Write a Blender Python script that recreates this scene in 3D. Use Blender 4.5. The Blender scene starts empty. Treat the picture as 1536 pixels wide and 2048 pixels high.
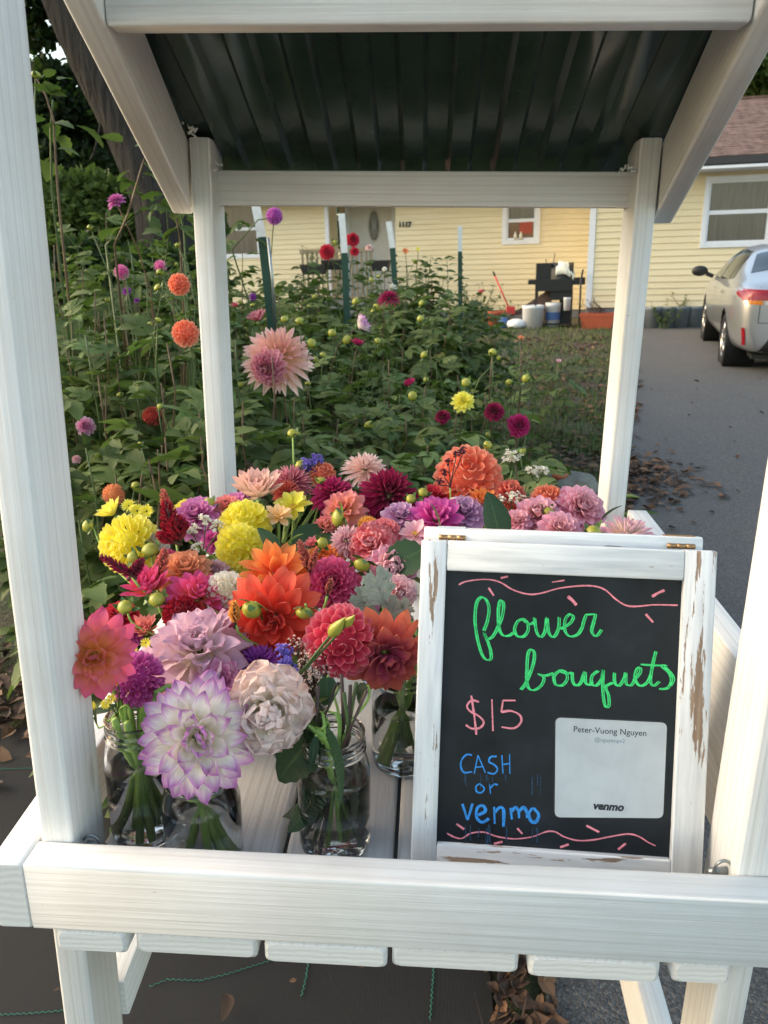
import bpy, bmesh, math, random
import numpy as np
from mathutils import Vector, Matrix, Euler, noise as mnoise
random.seed(7)
PI = math.pi
S = bpy.context.scene
COL = S.collection

# ------------------------------------------------------------------ camera
CAM = Vector((0.427, -0.660, 1.498))
H = 0.87                      # height of the top of the front beam
FPX = 1544.3
PITCH, YAW, ROLL = 0.3120, 0.0536, 0.0094
_fw = Vector((-math.sin(YAW) * math.cos(PITCH), math.cos(YAW) * math.cos(PITCH), -math.sin(PITCH)))
_rt = Vector((math.cos(YAW), math.sin(YAW), 0)); _up = _rt.cross(_fw)
RT = _rt * math.cos(ROLL) + _up * math.sin(ROLL)
UP = -_rt * math.sin(ROLL) + _up * math.cos(ROLL)
FW = _fw
cam = bpy.data.cameras.new('camera'); cam_o = bpy.data.objects.new('camera', cam); COL.objects.link(cam_o)
cam_o.matrix_world = Matrix(((RT.x, UP.x, -FW.x, CAM.x), (RT.y, UP.y, -FW.y, CAM.y), (RT.z, UP.z, -FW.z, CAM.z), (0, 0, 0, 1)))
cam.sensor_fit = 'VERTICAL'; cam.sensor_height = 36; cam.sensor_width = 27
cam.lens = FPX / 2048 * 36
cam.clip_start = 0.02; cam.clip_end = 400
cam.dof.use_dof = True; cam.dof.focus_distance = 1.05; cam.dof.aperture_fstop = 11
S.camera = cam_o

# ------------------------------------------------------------------ world and sun: evening, open sky behind the camera
W = bpy.data.worlds.new('World'); S.world = W; W.use_nodes = True
nt = W.node_tree; bg = nt.nodes['Background']
sky = nt.nodes.new('ShaderNodeTexSky'); sky.sky_type = 'NISHITA'; sky.sun_disc = False
SUN_EL, SUN_AZ = math.radians(28), math.radians(-84)      # azimuth from +Y, to the left and a little behind the camera
sky.sun_elevation = SUN_EL; sky.sun_rotation = SUN_AZ
sky.air_density = 1.2; sky.dust_density = 2.0; sky.ozone_density = 1.0
tint = nt.nodes.new('ShaderNodeMix'); tint.data_type = 'RGBA'; tint.blend_type = 'MULTIPLY'; tint.inputs[0].default_value = 1.0
tint.inputs[7].default_value = (1.08, 1.0, .86, 1)                       # the camera's evening white balance
nt.links.new(sky.outputs[0], tint.inputs[6]); nt.links.new(tint.outputs[2], bg.inputs[0]); bg.inputs[1].default_value = 0.15
sun = bpy.data.lights.new('sun', 'SUN'); sun.energy = .5; sun.angle = math.radians(60); sun.color = (1.0, 0.84, 0.68)
sun_o = bpy.data.objects.new('sun', sun); COL.objects.link(sun_o)
_sd = Vector((math.sin(SUN_AZ) * math.cos(SUN_EL), math.cos(SUN_AZ) * math.cos(SUN_EL), math.sin(SUN_EL)))
sun_o.rotation_euler = _sd.to_track_quat('Z', 'Y').to_euler()
S.view_settings.view_transform = 'Standard'; S.view_settings.look = 'None'
S.view_settings.exposure = 1.62; S.view_settings.gamma = 1.0; S.view_settings.use_curve_mapping = False

# ------------------------------------------------------------------ helpers
def hexl(h):
    h = h.lstrip('#'); c = [int(h[i:i + 2], 16) / 255 for i in (0, 2, 4)]
    return tuple((v / 12.92 if v <= .04045 else ((v + .055) / 1.055) ** 2.4) for v in c) + (1,)

def ray(px, py): return FW + RT * ((px - 768) / FPX) - UP * ((py - 1024) / FPX)
def at(px, py, Y):
    v = ray(px, py); return CAM + v * ((Y - CAM.y) / v.y)
def atz(px, py, z):
    v = ray(px, py); return CAM + v * ((z - CAM.z) / v.z)
GY = [-60, 1.0, 2.5, 5, 9.3, 12, 14.6, 18, 30, 200]; GZ = [0, 0, .015, .08, .19, .24, .262, .27, .3, 2.0]
TILT = .033                    # the yard rises to the right, towards the driveway
def gz(x, y):
    g = sum(float(np.interp(y + k * .25, GY, GZ)) for k in (-2, -1, 0, 1, 2)) / 5
    t = min(1, max(0, (y - 1.5) / 3.5)); t = t * t * (3 - 2 * t)
    return g + TILT * max(-12, min(12, x - .4)) * t
def atg(px, py):
    z = 0.0
    for _ in range(25):
        p = atz(px, py, z); z = .5 * z + .5 * gz(p.x, p.y)
    return atz(px, py, z)
def pxsize(P):                 # metres per photo pixel at a point
    return (P - CAM).dot(FW) / FPX

def newobj(name, me, parent=None, mat=None, loc=None):
    o = bpy.data.objects.new(name, me); COL.objects.link(o)
    if mat is not None and me is not None:
        for m in (mat if isinstance(mat, (list, tuple)) else [mat]): me.materials.append(m)
    if parent is not None: o.parent = parent
    if loc is not None: o.location = loc
    return o
def tag(o, label=None, cat=None, group=None, kind=None):
    if label: o['label'] = label
    if cat: o['category'] = cat
    if group: o['group'] = group
    if kind: o['kind'] = kind
    return o
def thing(name, label, cat, loc=(0, 0, 0), group=None):
    o = bpy.data.objects.new(name, None); COL.objects.link(o); o.location = loc
    o.empty_display_size = .05
    return tag(o, label, cat, group)
def org(parent):
    v = Vector((0, 0, 0))
    while parent is not None: v += parent.location; parent = parent.parent
    return v

class MB:
    """collects geometry for one mesh"""
    def __init__(s): s.v = []; s.f = []; s.m = []; s.uv = []; s.sm = []
    def add(s, vs, fs, uvs=None, mi=0, smooth=True):
        n = len(s.v); s.v += [tuple(p) for p in vs]
        for k, f in enumerate(fs):
            s.f.append([n + i for i in f]); s.m.append(mi); s.sm.append(smooth)
            s.uv.append([uvs[i] for i in f] if uvs and not isinstance(uvs[0], list) else (uvs[k] if uvs else [(0, 0)] * len(f)))
    def box(s, c, size, M=None, mi=0):
        hx, hy, hz = [d / 2 for d in size]
        vs = [Vector((x, y, z)) for x in (-hx, hx) for y in (-hy, hy) for z in (-hz, hz)]
        if M is not None: vs = [M @ p for p in vs]
        c = Vector(c); vs = [p + c for p in vs]
        s.add(vs, [(0, 1, 3, 2), (4, 6, 7, 5), (0, 4, 5, 1), (2, 3, 7, 6), (0, 2, 6, 4), (1, 5, 7, 3)], None, mi, False)
    def tube(s, pts, rad, n=8, mi=0, cap=True):
        pts = [Vector(p) for p in pts]; k = len(pts)
        if not hasattr(rad, '__len__'): rad = [rad] * k
        rings = []; ref = Vector((.31, .17, .93)).normalized()
        for i, p in enumerate(pts):
            t = (pts[min(i + 1, k - 1)] - pts[max(i - 1, 0)])
            t = t.normalized() if t.length > 1e-9 else Vector((0, 0, 1))
            a = t.cross(ref)
            if a.length < 1e-3: a = t.cross(Vector((1, 0, 0)))
            a.normalize(); b = t.cross(a)
            rings.append([p + (a * math.cos(2 * PI * j / n) + b * math.sin(2 * PI * j / n)) * rad[i] for j in range(n)])
        vs = [q for r in rings for q in r]; fs = []; uv = []
        for i in range(k - 1):
            for j in range(n):
                fs.append((i * n + j, i * n + (j + 1) % n, (i + 1) * n + (j + 1) % n, (i + 1) * n + j))
                uv.append([(j / n, i / (k - 1)), ((j + 1) / n, i / (k - 1)), ((j + 1) / n, (i + 1) / (k - 1)), (j / n, (i + 1) / (k - 1))])
        if cap:
            fs.append(tuple(range(n))[::-1]); uv.append([(0, 0)] * n)
            fs.append(tuple((k - 1) * n + j for j in range(n))); uv.append([(0, 1)] * n)
        s.add(vs, fs, uv if uv and isinstance(uv[0], list) else None, mi, True)
    def lathe(s, prof, n=24, c=(0, 0, 0), mi=0, close=False):
        c = Vector(c); vs = []; fs = []; k = len(prof)
        for r, z in prof:
            for j in range(n): vs.append(c + Vector((r * math.cos(2 * PI * j / n), r * math.sin(2 * PI * j / n), z)))
        for i in range(k - 1):
            for j in range(n): fs.append((i * n + j, i * n + (j + 1) % n, (i + 1) * n + (j + 1) % n, (i + 1) * n + j))
        if close: fs.append(tuple(range(n))[::-1]); fs.append(tuple((k - 1) * n + j for j in range(n)))
        s.add(vs, fs, None, mi, True)
    def lumber(s, p, q, w, h, side, r=.004, off=0.0):
        """board from p to q, w along side, h along the third axis; UVs run in metres: u round the section, v along"""
        p = Vector(p); q = Vector(q); t = (q - p).normalized(); a = Vector(side); a = (a - t * a.dot(t)).normalized(); b = t.cross(a)
        pr = []
        for cx, cy, a0 in ((w / 2 - r, h / 2 - r, 0), (-w / 2 + r, h / 2 - r, PI / 2), (-w / 2 + r, -h / 2 + r, PI), (w / 2 - r, -h / 2 + r, 1.5 * PI)):
            for k in range(4):
                an = a0 + k / 3 * PI / 2; pr.append((cx + r * math.cos(an), cy + r * math.sin(an)))
        n = len(pr); per = [0]
        for i in range(n): per.append(per[-1] + math.dist(pr[i], pr[(i + 1) % n]))
        L = (q - p).length; nl = 2; vs = []
        e = r * .6                                         # eased ends
        stations = [(0, .94), (e, 1), (L - e, 1), (L, .94)]
        for d, sc in stations:
            k = 1 if sc == 1 else None
            for x, y in pr:
                if k is None:
                    x2 = x - math.copysign(min(e, abs(x)), x); y2 = y - math.copysign(min(e, abs(y)), y)
                else: x2, y2 = x, y
                vs.append(p + t * d + a * x2 + b * y2)
        fs = []; uv = []
        for i in range(3):
            for j in range(n):
                fs.append((i * n + j, i * n + (j + 1) % n, (i + 1) * n + (j + 1) % n, (i + 1) * n + j))
                uv.append([(per[j] + off, stations[i][0]), (per[j + 1] + off, stations[i][0]), (per[j + 1] + off, stations[i + 1][0]), (per[j] + off, stations[i + 1][0])])
        s.add(vs, fs, uv, 0, True)
        ends = [tuple(range(n))[::-1], tuple(3 * n + j for j in range(n))]
        s.add(vs, ends, [[(pr[i % n][0] + off, pr[i % n][1]) for i in f] for f in ends], 1, False)
    def build(s, name, mat, parent=None, kind=None, flat=False):
        me = bpy.data.meshes.new(name); o0 = org(parent)
        me.from_pydata([(p[0] - o0.x, p[1] - o0.y, p[2] - o0.z) for p in s.v], [], s.f)
        uvl = me.uv_layers.new(name='UVMap')
        flatuv = np.array([c for f in s.uv for c in f], dtype=np.float32).reshape(-1)
        uvl.data.foreach_set('uv', flatuv)
        me.polygons.foreach_set('material_index', s.m)
        me.polygons.foreach_set('use_smooth', [False if flat else b for b in s.sm])
        me.update()
        o = newobj(name, me, parent, mat)
        if kind: o['kind'] = kind
        return o

def edge_split(o, deg=35):
    m = o.modifiers.new('es', 'EDGE_SPLIT'); m.split_angle = math.radians(deg); return o

# ------------------------------------------------------------------ materials
class NT:
    def __init__(s, name):
        s.mat = bpy.data.materials.new(name); s.mat.use_nodes = True; s.t = s.mat.node_tree
        s.b = s.t.nodes['Principled BSDF']; s.out = s.t.nodes['Material Output']
    def n(s, typ, **kw):
        nd = s.t.nodes.new(typ)
        for k, v in kw.items():
            if k.startswith('i_'):
                key = k[2:]; key = int(key) if key.isdigit() else key
                nd.inputs[key].default_value = v
            else: setattr(nd, k, v)
        return nd
    def l(s, a, b): s.t.links.new(a, b)
    def math(s, op, a, b=0.0, clamp=False):
        nd = s.n('ShaderNodeMath', operation=op); nd.use_clamp = clamp
        for i, v in enumerate((a, b)):
            if hasattr(v, 'links'): s.l(v, nd.inputs[i])
            else: nd.inputs[i].default_value = v
        return nd.outputs[0]
    def mix(s, fac, a, b, blend='MIX'):
        nd = s.n('ShaderNodeMix', data_type='RGBA', blend_type=blend)
        for k, v in ((0, fac), (6, a), (7, b)):
            if hasattr(v, 'links'): s.l(v, nd.inputs[k])
            else: nd.inputs[k].default_value = v
        return nd.outputs[2]
    def ramp(s, fac, stops, interp='LINEAR'):
        nd = s.n('ShaderNodeValToRGB'); r = nd.color_ramp; r.interpolation = interp
        while len(r.elements) < len(stops): r.elements.new(.5)
        for e, (p, c) in zip(r.elements, stops): e.position = p; e.color = c if len(c) == 4 else (*c, 1)
        s.l(fac, nd.inputs[0]); return nd.outputs[0]
    def coord(s, out='Object', scale=(1, 1, 1)):
        tc = s.n('ShaderNodeTexCoord'); mp = s.n('ShaderNodeMapping'); mp.inputs['Scale'].default_value = scale
        s.l(tc.outputs[out], mp.inputs[0]); return mp.outputs[0]
    def noise(s, vec, scale, detail=4, rough=.55, out=0):
        nd = s.n('ShaderNodeTexNoise', i_Scale=scale, i_Detail=detail, i_Roughness=rough)
        if vec is not None: s.l(vec, nd.inputs['Vector'])
        return nd.outputs[out]
    def bump(s, h, strength=.3, dist=.01):
        nd = s.n('ShaderNodeBump', i_Strength=strength, i_Distance=dist); s.l(h, nd.inputs['Height']); s.l(nd.outputs[0], s.b.inputs['Normal']); return nd
    def base(s, c):
        if hasattr(c, 'links'): s.l(c, s.b.inputs['Base Color'])
        else: s.b.inputs['Base Color'].default_value = c
    def set(s, **kw):
        for k, v in kw.items(): s.b.inputs[k.replace('_', ' ')].default_value = v

def simple(name, col, rough=.6, metal=0.0, var=.12, nscale=8, bump=0.0, spec=.4):
    m = NT(name); c = hexl(col) if isinstance(col, str) else col
    v = m.coord('Object'); f = m.noise(v, nscale, 5, .6)
    dk = tuple(x * (1 - var) for x in c[:3]) + (1,); lt = tuple(min(1, x * (1 + var)) for x in c[:3]) + (1,)
    m.base(m.ramp(f, [(.3, dk), (.7, lt)])); m.set(Roughness=rough, Metallic=metal); m.b.inputs['Specular IOR Level'].default_value = spec
    if bump: m.bump(f, bump, .01)
    return m.mat

def white_wood(name, c0='#d9d8d5', c1='#e6e6e4', grain=1.0, grime=.42):
    m = NT(name)
    uv = m.coord('UV', (210, 3.2, 1)); g = m.noise(uv, 1.0, 5, .65)
    uv2 = m.coord('UV', (420, 6, 1)); g2 = m.noise(uv2, 1.0, 3, .6)
    big = m.noise(m.coord('Object'), 5.0, 4, .55)
    fine = m.noise(m.coord('UV', (160, 22, 1)), 1.0, 3, .7)
    c = m.ramp(g, [(.30, hexl(c0)), (.62, hexl(c1))])
    ww = m.n('ShaderNodeTexWave', i_Scale=22, i_Distortion=5.0, i_Detail=2); ww.inputs['Detail Scale'].default_value = .6; m.l(m.coord('UV', (1, .10, 1)), ww.inputs['Vector'])
    c = m.mix(m.math('MULTIPLY', m.ramp(ww.outputs[1], [(.0, (1, 1, 1)), (.25, (0, 0, 0))]), .22), c, hexl('#b3aea4'))
    c = m.mix(m.math('MULTIPLY', m.ramp(big, [(.42, (0, 0, 0)), (.75, (1, 1, 1))]), grime), c, hexl('#bdb8ae'))
    sp = m.ramp(fine, [(.66, (0, 0, 0)), (.78, (1, 1, 1))])          # thin brush-outs where wood shows grey
    c = m.mix(m.math('MULTIPLY', sp, .32 * grain), c, hexl('#8f8b84'))
    kn = m.n('ShaderNodeTexVoronoi', i_Scale=1.0); m.l(m.coord('UV', (9, 3.0, 1)), kn.inputs['Vector'])
    kf = m.ramp(kn.outputs['Distance'], [(.03, (1, 1, 1)), (.085, (0, 0, 0))])
    c = m.mix(m.math('MULTIPLY', kf, .35), c, hexl('#9a917f'))
    dn = m.noise(m.coord('Object'), 85, 3, .6); dv = m.ramp(dn, [(.745, (0, 0, 0)), (.78, (1, 1, 1))])
    c = m.mix(m.math('MULTIPLY', dv, .55), c, hexl('#8d877c'))
    m.base(c); m.set(Roughness=.66); m.b.inputs['Specular IOR Level'].default_value = .25
    h = m.math('ADD', m.math('MULTIPLY', g, .9), m.math('MULTIPLY', g2, .5))
    m.bump(m.math('ADD', h, m.math('MULTIPLY', m.noise(m.coord('Object'), 26, 4, .6), .5)), .42 * grain, .0018)
    return m.mat
M = {}
M['paint'] = white_wood('white_painted_wood')
# end grain: curved growth rings under thin paint
m = NT('painted_end_grain'); wv = m.n('ShaderNodeTexWave', wave_type='RINGS', i_Scale=30, i_Distortion=3.5, i_Detail=2)
mp = m.n('ShaderNodeMapping'); tc = m.n('ShaderNodeTexCoord'); mp.inputs['Location'].default_value = (.05, .09, 0); m.l(tc.outputs['UV'], mp.inputs[0]); m.l(mp.outputs[0], wv.inputs['Vector'])
nz = m.noise(m.coord('UV', (150, 150, 1)), 1, 4, .7)
m.base(m.mix(m.math('MULTIPLY', m.ramp(nz, [(.62, (0, 0, 0)), (.75, (1, 1, 1))]), .4), m.ramp(wv.outputs[1], [(0, hexl('#d6d5d0')), (1, hexl('#e0dfda'))]), hexl('#a39c8e')))
m.set(Roughness=.7); m.bump(m.math('ADD', m.math('MULTIPLY', wv.outputs[1], .6), nz), .25, .0015); M['endgrain'] = m.mat
PW = [M['paint'], M['endgrain']]
# chipped white paint of the sign frame
m = NT('chipped_white_paint')
uv = m.coord('UV', (70, 7, 1)); n1 = m.noise(uv, 1, 6, .65); n2 = m.noise(m.coord('UV', (14, 3, 1)), 1, 4, .6)
th = m.math('ADD', m.math('MULTIPLY', n1, .75), m.math('MULTIPLY', n2, .45))
chip = m.ramp(th, [(.664, (0, 0, 0)), (.680, (1, 1, 1))])
wood = m.ramp(m.noise(m.coord('UV', (150, 5, 1)), 1, 4, .6), [(.3, hexl('#7d6653')), (.7, hexl('#a58f7a'))])
wp = m.ramp(m.noise(m.coord('UV', (90, 6, 1)), 1, 4, .6), [(.35, hexl('#c9ccce')), (.65, hexl('#e8eaea'))])
m.base(m.mix(chip, wp, wood)); m.set(Roughness=.65)
m.bump(m.math('SUBTRACT', m.math('MULTIPLY', n1, .4), m.math('MULTIPLY', chip, .35)), .5, .002); M['chipped'] = m.mat
# roof panel: dark green gloss plastic
m = NT('dark_green_roof_plastic'); nz = m.noise(m.coord('Object', (3, 3, 3)), 2, 3, .5)
m.base(m.ramp(nz, [(.3, hexl('#22302e')), (.7, hexl('#30413d'))])); m.set(Roughness=.09); m.b.inputs['Specular IOR Level'].default_value = .55
dust = m.noise(m.coord('Object', (2, 6, 6)), 7, 5, .7); m.l(m.math('ADD', m.math('MULTIPLY', dust, .22), .10), m.b.inputs['Roughness']); M['roofplastic'] = m.mat
# glass and water
def glass(name, col=(1, 1, 1, 1), ior=1.45, rough=0.0):
    m = NT(name); m.set(Roughness=rough, IOR=ior); m.base(col); m.b.inputs['Transmission Weight'].default_value = 1.0; return m.mat
M['glass'] = glass('jar_glass', (1, 1, 1, 1)); M['water'] = glass('jar_water', (.985, .995, .98, 1), 1.33)
def leafmat(name, c0, c1, tr=.28, rough=.6, under=None):
    m = NT(name); oi = m.n('ShaderNodeObjectInfo'); uvn = m.n('ShaderNodeTexCoord'); sx = m.n('ShaderNodeSeparateXYZ'); m.l(uvn.outputs['UV'], sx.inputs[0])
    f = m.noise(m.coord('Object'), 9, 3, .6)
    c = m.ramp(m.math('ADD', m.math('MULTIPLY', oi.outputs['Random'], .7), m.math('MULTIPLY', f, .3)), [(.15, hexl(c0)), (.85, hexl(c1))])
    vein = m.math('ABSOLUTE', m.math('SUBTRACT', sx.outputs[0], .5))
    c = m.mix(m.ramp(vein, [(.0, (.55, .55, .55)), (.05, (0, 0, 0))]), c, hexl('#5d7048'))
    m.base(c); m.set(Roughness=rough); m.b.inputs['Specular IOR Level'].default_value = .22
    wv = m.n('ShaderNodeTexWave', i_Scale=7, i_Distortion=.6, bands_direction='Y'); m.l(m.coord('UV'), wv.inputs['Vector'])
    m.bump(wv.outputs[1], .25, .002)
    tl = m.n('ShaderNodeBsdfTranslucent'); m.l(m.mix(.5, c, hexl('#5f8a2e')), tl.inputs[0])
    mx = m.n('ShaderNodeMixShader', i_0=tr); m.l(m.b.outputs[0], mx.inputs[1]); m.l(tl.outputs[0], mx.inputs[2]); m.l(mx.outputs[0], m.out.inputs[0])
    return m.mat
M['leaf'] = leafmat('dahlia_leaf', '#46532d', '#6d7a47')
M['leaf2'] = leafmat('dahlia_leaf_light', '#4c6236', '#748750')
M['leafdark'] = leafmat('glossy_dark_leaf', '#24382a', '#3a5238', .15, .3)
M['silver'] = leafmat('dusty_silver_leaf', '#8f9a8e', '#b3bbb0', .1, .8)
M['treeleaf'] = leafmat('tree_leaf', '#22321c', '#3f5428', .3)
M['cutstem'] = simple('cut_flower_stem', '#8cae58', .45, 0, .2, 40)
M['stem'] = simple('green_stem', '#45592c', .5, 0, .25, 30)
M['stemdark'] = simple('dark_plant_stem', '#4a3a34', .55, 0, .3, 30)
M['stembrown'] = simple('reddish_plant_stem', '#5d4a34', .6, 0, .3, 30)
M['bud'] = simple('green_bud', '#98983a', .35, 0, .2, 40)
M['sepal'] = simple('bud_sepal', '#4d6a36', .5, 0, .25, 40)

PET = {}
def petalmat(key, outer, inner=None, edge=None, tr=.3, mid=.62):
    """outer / inner = (base, middle, tip) colours; the object's own colour (red channel) blends outer to inner rows"""
    if key in PET: return PET[key]
    m = NT('petal_' + key); inner = inner or outer
    tc = m.n('ShaderNodeTexCoord'); sx = m.n('ShaderNodeSeparateXYZ'); m.l(tc.outputs['UV'], sx.inputs[0])
    oi = m.n('ShaderNodeObjectInfo'); sc = m.n('ShaderNodeSeparateColor'); m.l(oi.outputs['Color'], sc.inputs[0])
    at_ = m.n('ShaderNodeAttribute', attribute_name='fac')
    fac = m.math('MAXIMUM', sc.outputs[0], at_.outputs['Fac'])
    wob = m.math('ADD', sx.outputs[1], m.math('MULTIPLY', m.math('SUBTRACT', m.noise(m.coord('UV', (9, 1.5, 1)), 1.5, 3), .5), .55))
    ra = m.ramp(wob, [(.05, hexl(outer[0])), (mid, hexl(outer[1])), (1.0, hexl(outer[2]))])
    rb = m.ramp(wob, [(.05, hexl(inner[0])), (mid, hexl(inner[1])), (1.0, hexl(inner[2]))])
    c = m.mix(fac, ra, rb)
    if edge:
        u = m.math('ABSOLUTE', m.math('SUBTRACT', sx.outputs[0], .5))
        e = m.ramp(m.math('ADD', m.math('MULTIPLY', u, .6), m.math('MULTIPLY', wob, .6)), [(.60, (0, 0, 0)), (.84, (1, 1, 1))])
        c = m.mix(e, c, hexl(edge))
    st = m.n('ShaderNodeTexWave', i_Scale=7, i_Distortion=.8, bands_direction='X'); m.l(m.coord('UV', (1, .15, 1)), st.inputs['Vector'])
    c = m.mix(m.math('MULTIPLY', st.outputs[1], .16), c, m.mix(1.0, c, (.72, .62, .66, 1), 'MULTIPLY'))
    hs = m.n('ShaderNodeHueSaturation'); m.l(c, hs.inputs['Color'])
    m.l(m.math('ADD', m.math('MULTIPLY', oi.outputs['Random'], .18), .91), hs.inputs['Value'])
    c = hs.outputs[0]
    m.base(c); m.set(Roughness=.6); m.b.inputs['Specular IOR Level'].default_value = .25; m.b.inputs['Sheen Weight'].default_value = .12
    m.bump(st.outputs[1], .3, .0015)
    tl = m.n('ShaderNodeBsdfTranslucent'); m.l(c, tl.inputs[0])
    mx = m.n('ShaderNodeMixShader', i_0=tr); m.l(m.b.outputs[0], mx.inputs[1]); m.l(tl.outputs[0], mx.inputs[2]); m.l(mx.outputs[0], m.out.inputs[0])
    PET[key] = m.mat; return m.mat
# ------------------------------------------------------------------ sky is the world; ground sheet, driveway, fabric
def sheet(name, xs, ys, dz, mat, inside=None, kind='structure', lump=0.0, seed=0):
    vs = [Vector((x, y, gz(x, y) + dz + (lump * mnoise.noise(Vector((x * 2.1 + seed, y * 2.1, seed))) if lump else 0))) for y in ys for x in xs]
    nx = len(xs); fs = []
    for j in range(len(ys) - 1):
        for i in range(nx - 1):
            if inside and not inside((xs[i] + xs[i + 1]) / 2, (ys[j] + ys[j + 1]) / 2): continue
            fs.append((j * nx + i, j * nx + i + 1, (j + 1) * nx + i + 1, (j + 1) * nx + i))
    me = bpy.data.meshes.new(name); me.from_pydata(vs, [], fs); me.polygons.foreach_set('use_smooth', [True] * len(fs)); me.update()
    o = newobj(name, me, None, mat); o['kind'] = kind; return o
m = NT('soil_and_turf'); v = m.coord('Object')
n1 = m.noise(v, 1.3, 5, .6); n2 = m.noise(v, 22, 6, .65); n3 = m.noise(v, 90, 3, .6)
soil = m.ramp(n2, [(.3, hexl('#2a231b')), (.5, hexl('#4a3d2f')), (.72, hexl('#6b5945'))])
turf = m.ramp(n2, [(.3, hexl('#26301a')), (.7, hexl('#435030'))])
m.base(m.mix(m.ramp(n1, [(.42, (0, 0, 0)), (.58, (1, 1, 1))]), soil, turf)); m.set(Roughness=.95)
m.bump(m.math('ADD', n2, m.math('MULTIPLY', n3, .5)), .8, .03); M['soil'] = m.mat
m = NT('asphalt'); v = m.coord('Object')
vo = m.n('ShaderNodeTexVoronoi', i_Scale=150.0); m.l(v, vo.inputs['Vector']); n1 = m.noise(v, .8, 5, .6); n2 = m.noise(v, 60, 5, .7)
c = m.ramp(vo.outputs['Color'], [(.2, hexl('#4b4c4e')), (.6, hexl('#5c5d5e')), (.95, hexl('#7f7d79'))])
c = m.mix(m.ramp(n1, [(.35, (0, 0, 0)), (.7, (.4, .4, .4))]), c, hexl('#6f6c68'))
c = m.mix(m.ramp(n2, [(.62, (0, 0, 0)), (.78, (.5, .5, .5))]), c, hexl('#3b3936'))
m.base(c); m.set(Roughness=.9); m.bump(m.math('ADD', m.math('MULTIPLY', vo.outputs['Distance'], -1.0), n2), .9, .012); M['asphalt'] = m.mat
m = NT('woven_weed_fabric')
w1 = m.n('ShaderNodeTexWave', i_Scale=110, bands_direction='X'); w2 = m.n('ShaderNodeTexWave', i_Scale=110, bands_direction='Y'); v = m.coord('Object'); m.l(v, w1.inputs[0]); m.l(v, w2.inputs[0])
n1 = m.noise(v, 3.2, 5, .6); n2 = m.noise(v, 40, 4, .7)
wv = m.math('ADD', m.math('MULTIPLY', w1.outputs[1], .5), m.math('MULTIPLY', w2.outputs[1], .5))
c = m.ramp(wv, [(.2, hexl('#0a0b0e')), (.8, hexl('#15181d'))])
c = m.mix(m.ramp(n1, [(.48, (0, 0, 0)), (.75, (.4, .4, .4))]), c, hexl('#24252a')); c = m.mix(m.ramp(n2, [(.7, (0, 0, 0)), (.8, (.5, .5, .5))]), c, hexl('#8a8378'))
m.base(c); m.set(Roughness=.8); m.bump(m.math('ADD', wv, m.math('MULTIPLY', n1, 3)), .4, .006); M['fabric'] = m.mat

fine = lambda a, b, n: [a + (b - a) * i / n for i in range(n + 1)]
sheet('ground', [-120, -60, -30] + fine(-14, 14, 70) + [30, 60, 120], [-60, -30, -12] + fine(-6, 22, 80) + [30, 50, 90, 180], 0, M['soil'])
EDGE = [(-6, .66), (0, .66), (.6, .70), (3.2, 1.5), (5, 1.93), (8, 2.75), (11, 3.45), (13, 3.85), (30, 6)]
ex = lambda y: float(np.interp(y, [e[0] for e in EDGE], [e[1] for e in EDGE]))
# driveway: rows that follow its left edge
ys = fine(-3.0, 14.4, 90); vs = []; fs = []; nx = 26
for y in ys:
    for i in range(nx):
        x = ex(y) + .04 * mnoise.noise(Vector((y * 3, 1, 2))) * (i == 0) + 9 * (i / (nx - 1)) ** 1.5
        vs.append((x, y, gz(x, y) + .006))
for j in range(len(ys) - 1):
    for i in range(nx - 1): fs.append((j * nx + i, j * nx + i + 1, (j + 1) * nx + i + 1, (j + 1) * nx + i))
me = bpy.data.meshes.new('driveway'); me.from_pydata(vs, [], fs); me.polygons.foreach_set('use_smooth', [True] * len(fs))
tag(newobj('driveway', me, None, M['asphalt']), kind='structure')
vs = [(x, y, gz(x, y) + .004) for y in (-30, -20, -10, -3.0) for x in (-40, -10, 10, 40)]
me = bpy.data.meshes.new('road'); me.from_pydata(vs, [], [(j * 4 + i, j * 4 + i + 1, j * 4 + i + 5, j * 4 + i + 4) for j in range(3) for i in range(3)])
tag(newobj('road', me, None, M['asphalt']), kind='structure')
fab = sheet('landscape_fabric', fine(-2.6, .60, 64), fine(-1.2, 1.5, 54), .006, M['fabric'], None, 'thing', .012, 3)
tag(fab, 'black woven landscape fabric spread on the ground under the flower stand', 'ground cloth'); del fab['kind']
def fabz(x, y): return gz(x, y) + .006 + .012 * mnoise.noise(Vector((x * 2.1 + 3, y * 2.1, 3)))
M['thread'] = simple('teal_thread', '#2f7f6e', .8)
for k, pts in enumerate([[(0, 2035), (60, 2033), (130, 2027), (240, 2017)], [(300, 1980), (335, 1965), (400, 1967), (450, 1955), (540, 1925), (590, 1905)], [(617, 1925), (612, 1960), (603, 1995)], [(868, 1930), (864, 1990), (860, 2046)], [(0, 1548), (60, 1547), (110, 1545)]]):
    mb = MB(); P = [atz(*p, .0) for p in pts]
    for a, b in zip(P, P[1:]):                     # a zigzag stitch
        n = max(2, int((b - a).length / .006)); w = (b - a).cross(Vector((0, 0, 1))).normalized() * .0022
        mb.tube([Vector((q.x, q.y, fabz(q.x, q.y) + .002)) for q in [a.lerp(b, i / n) + w * (1 if i % 2 else -1) for i in range(n + 1)]], .0008, 4)
    mb.build('stitch_line', M['thread'], fab)

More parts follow.
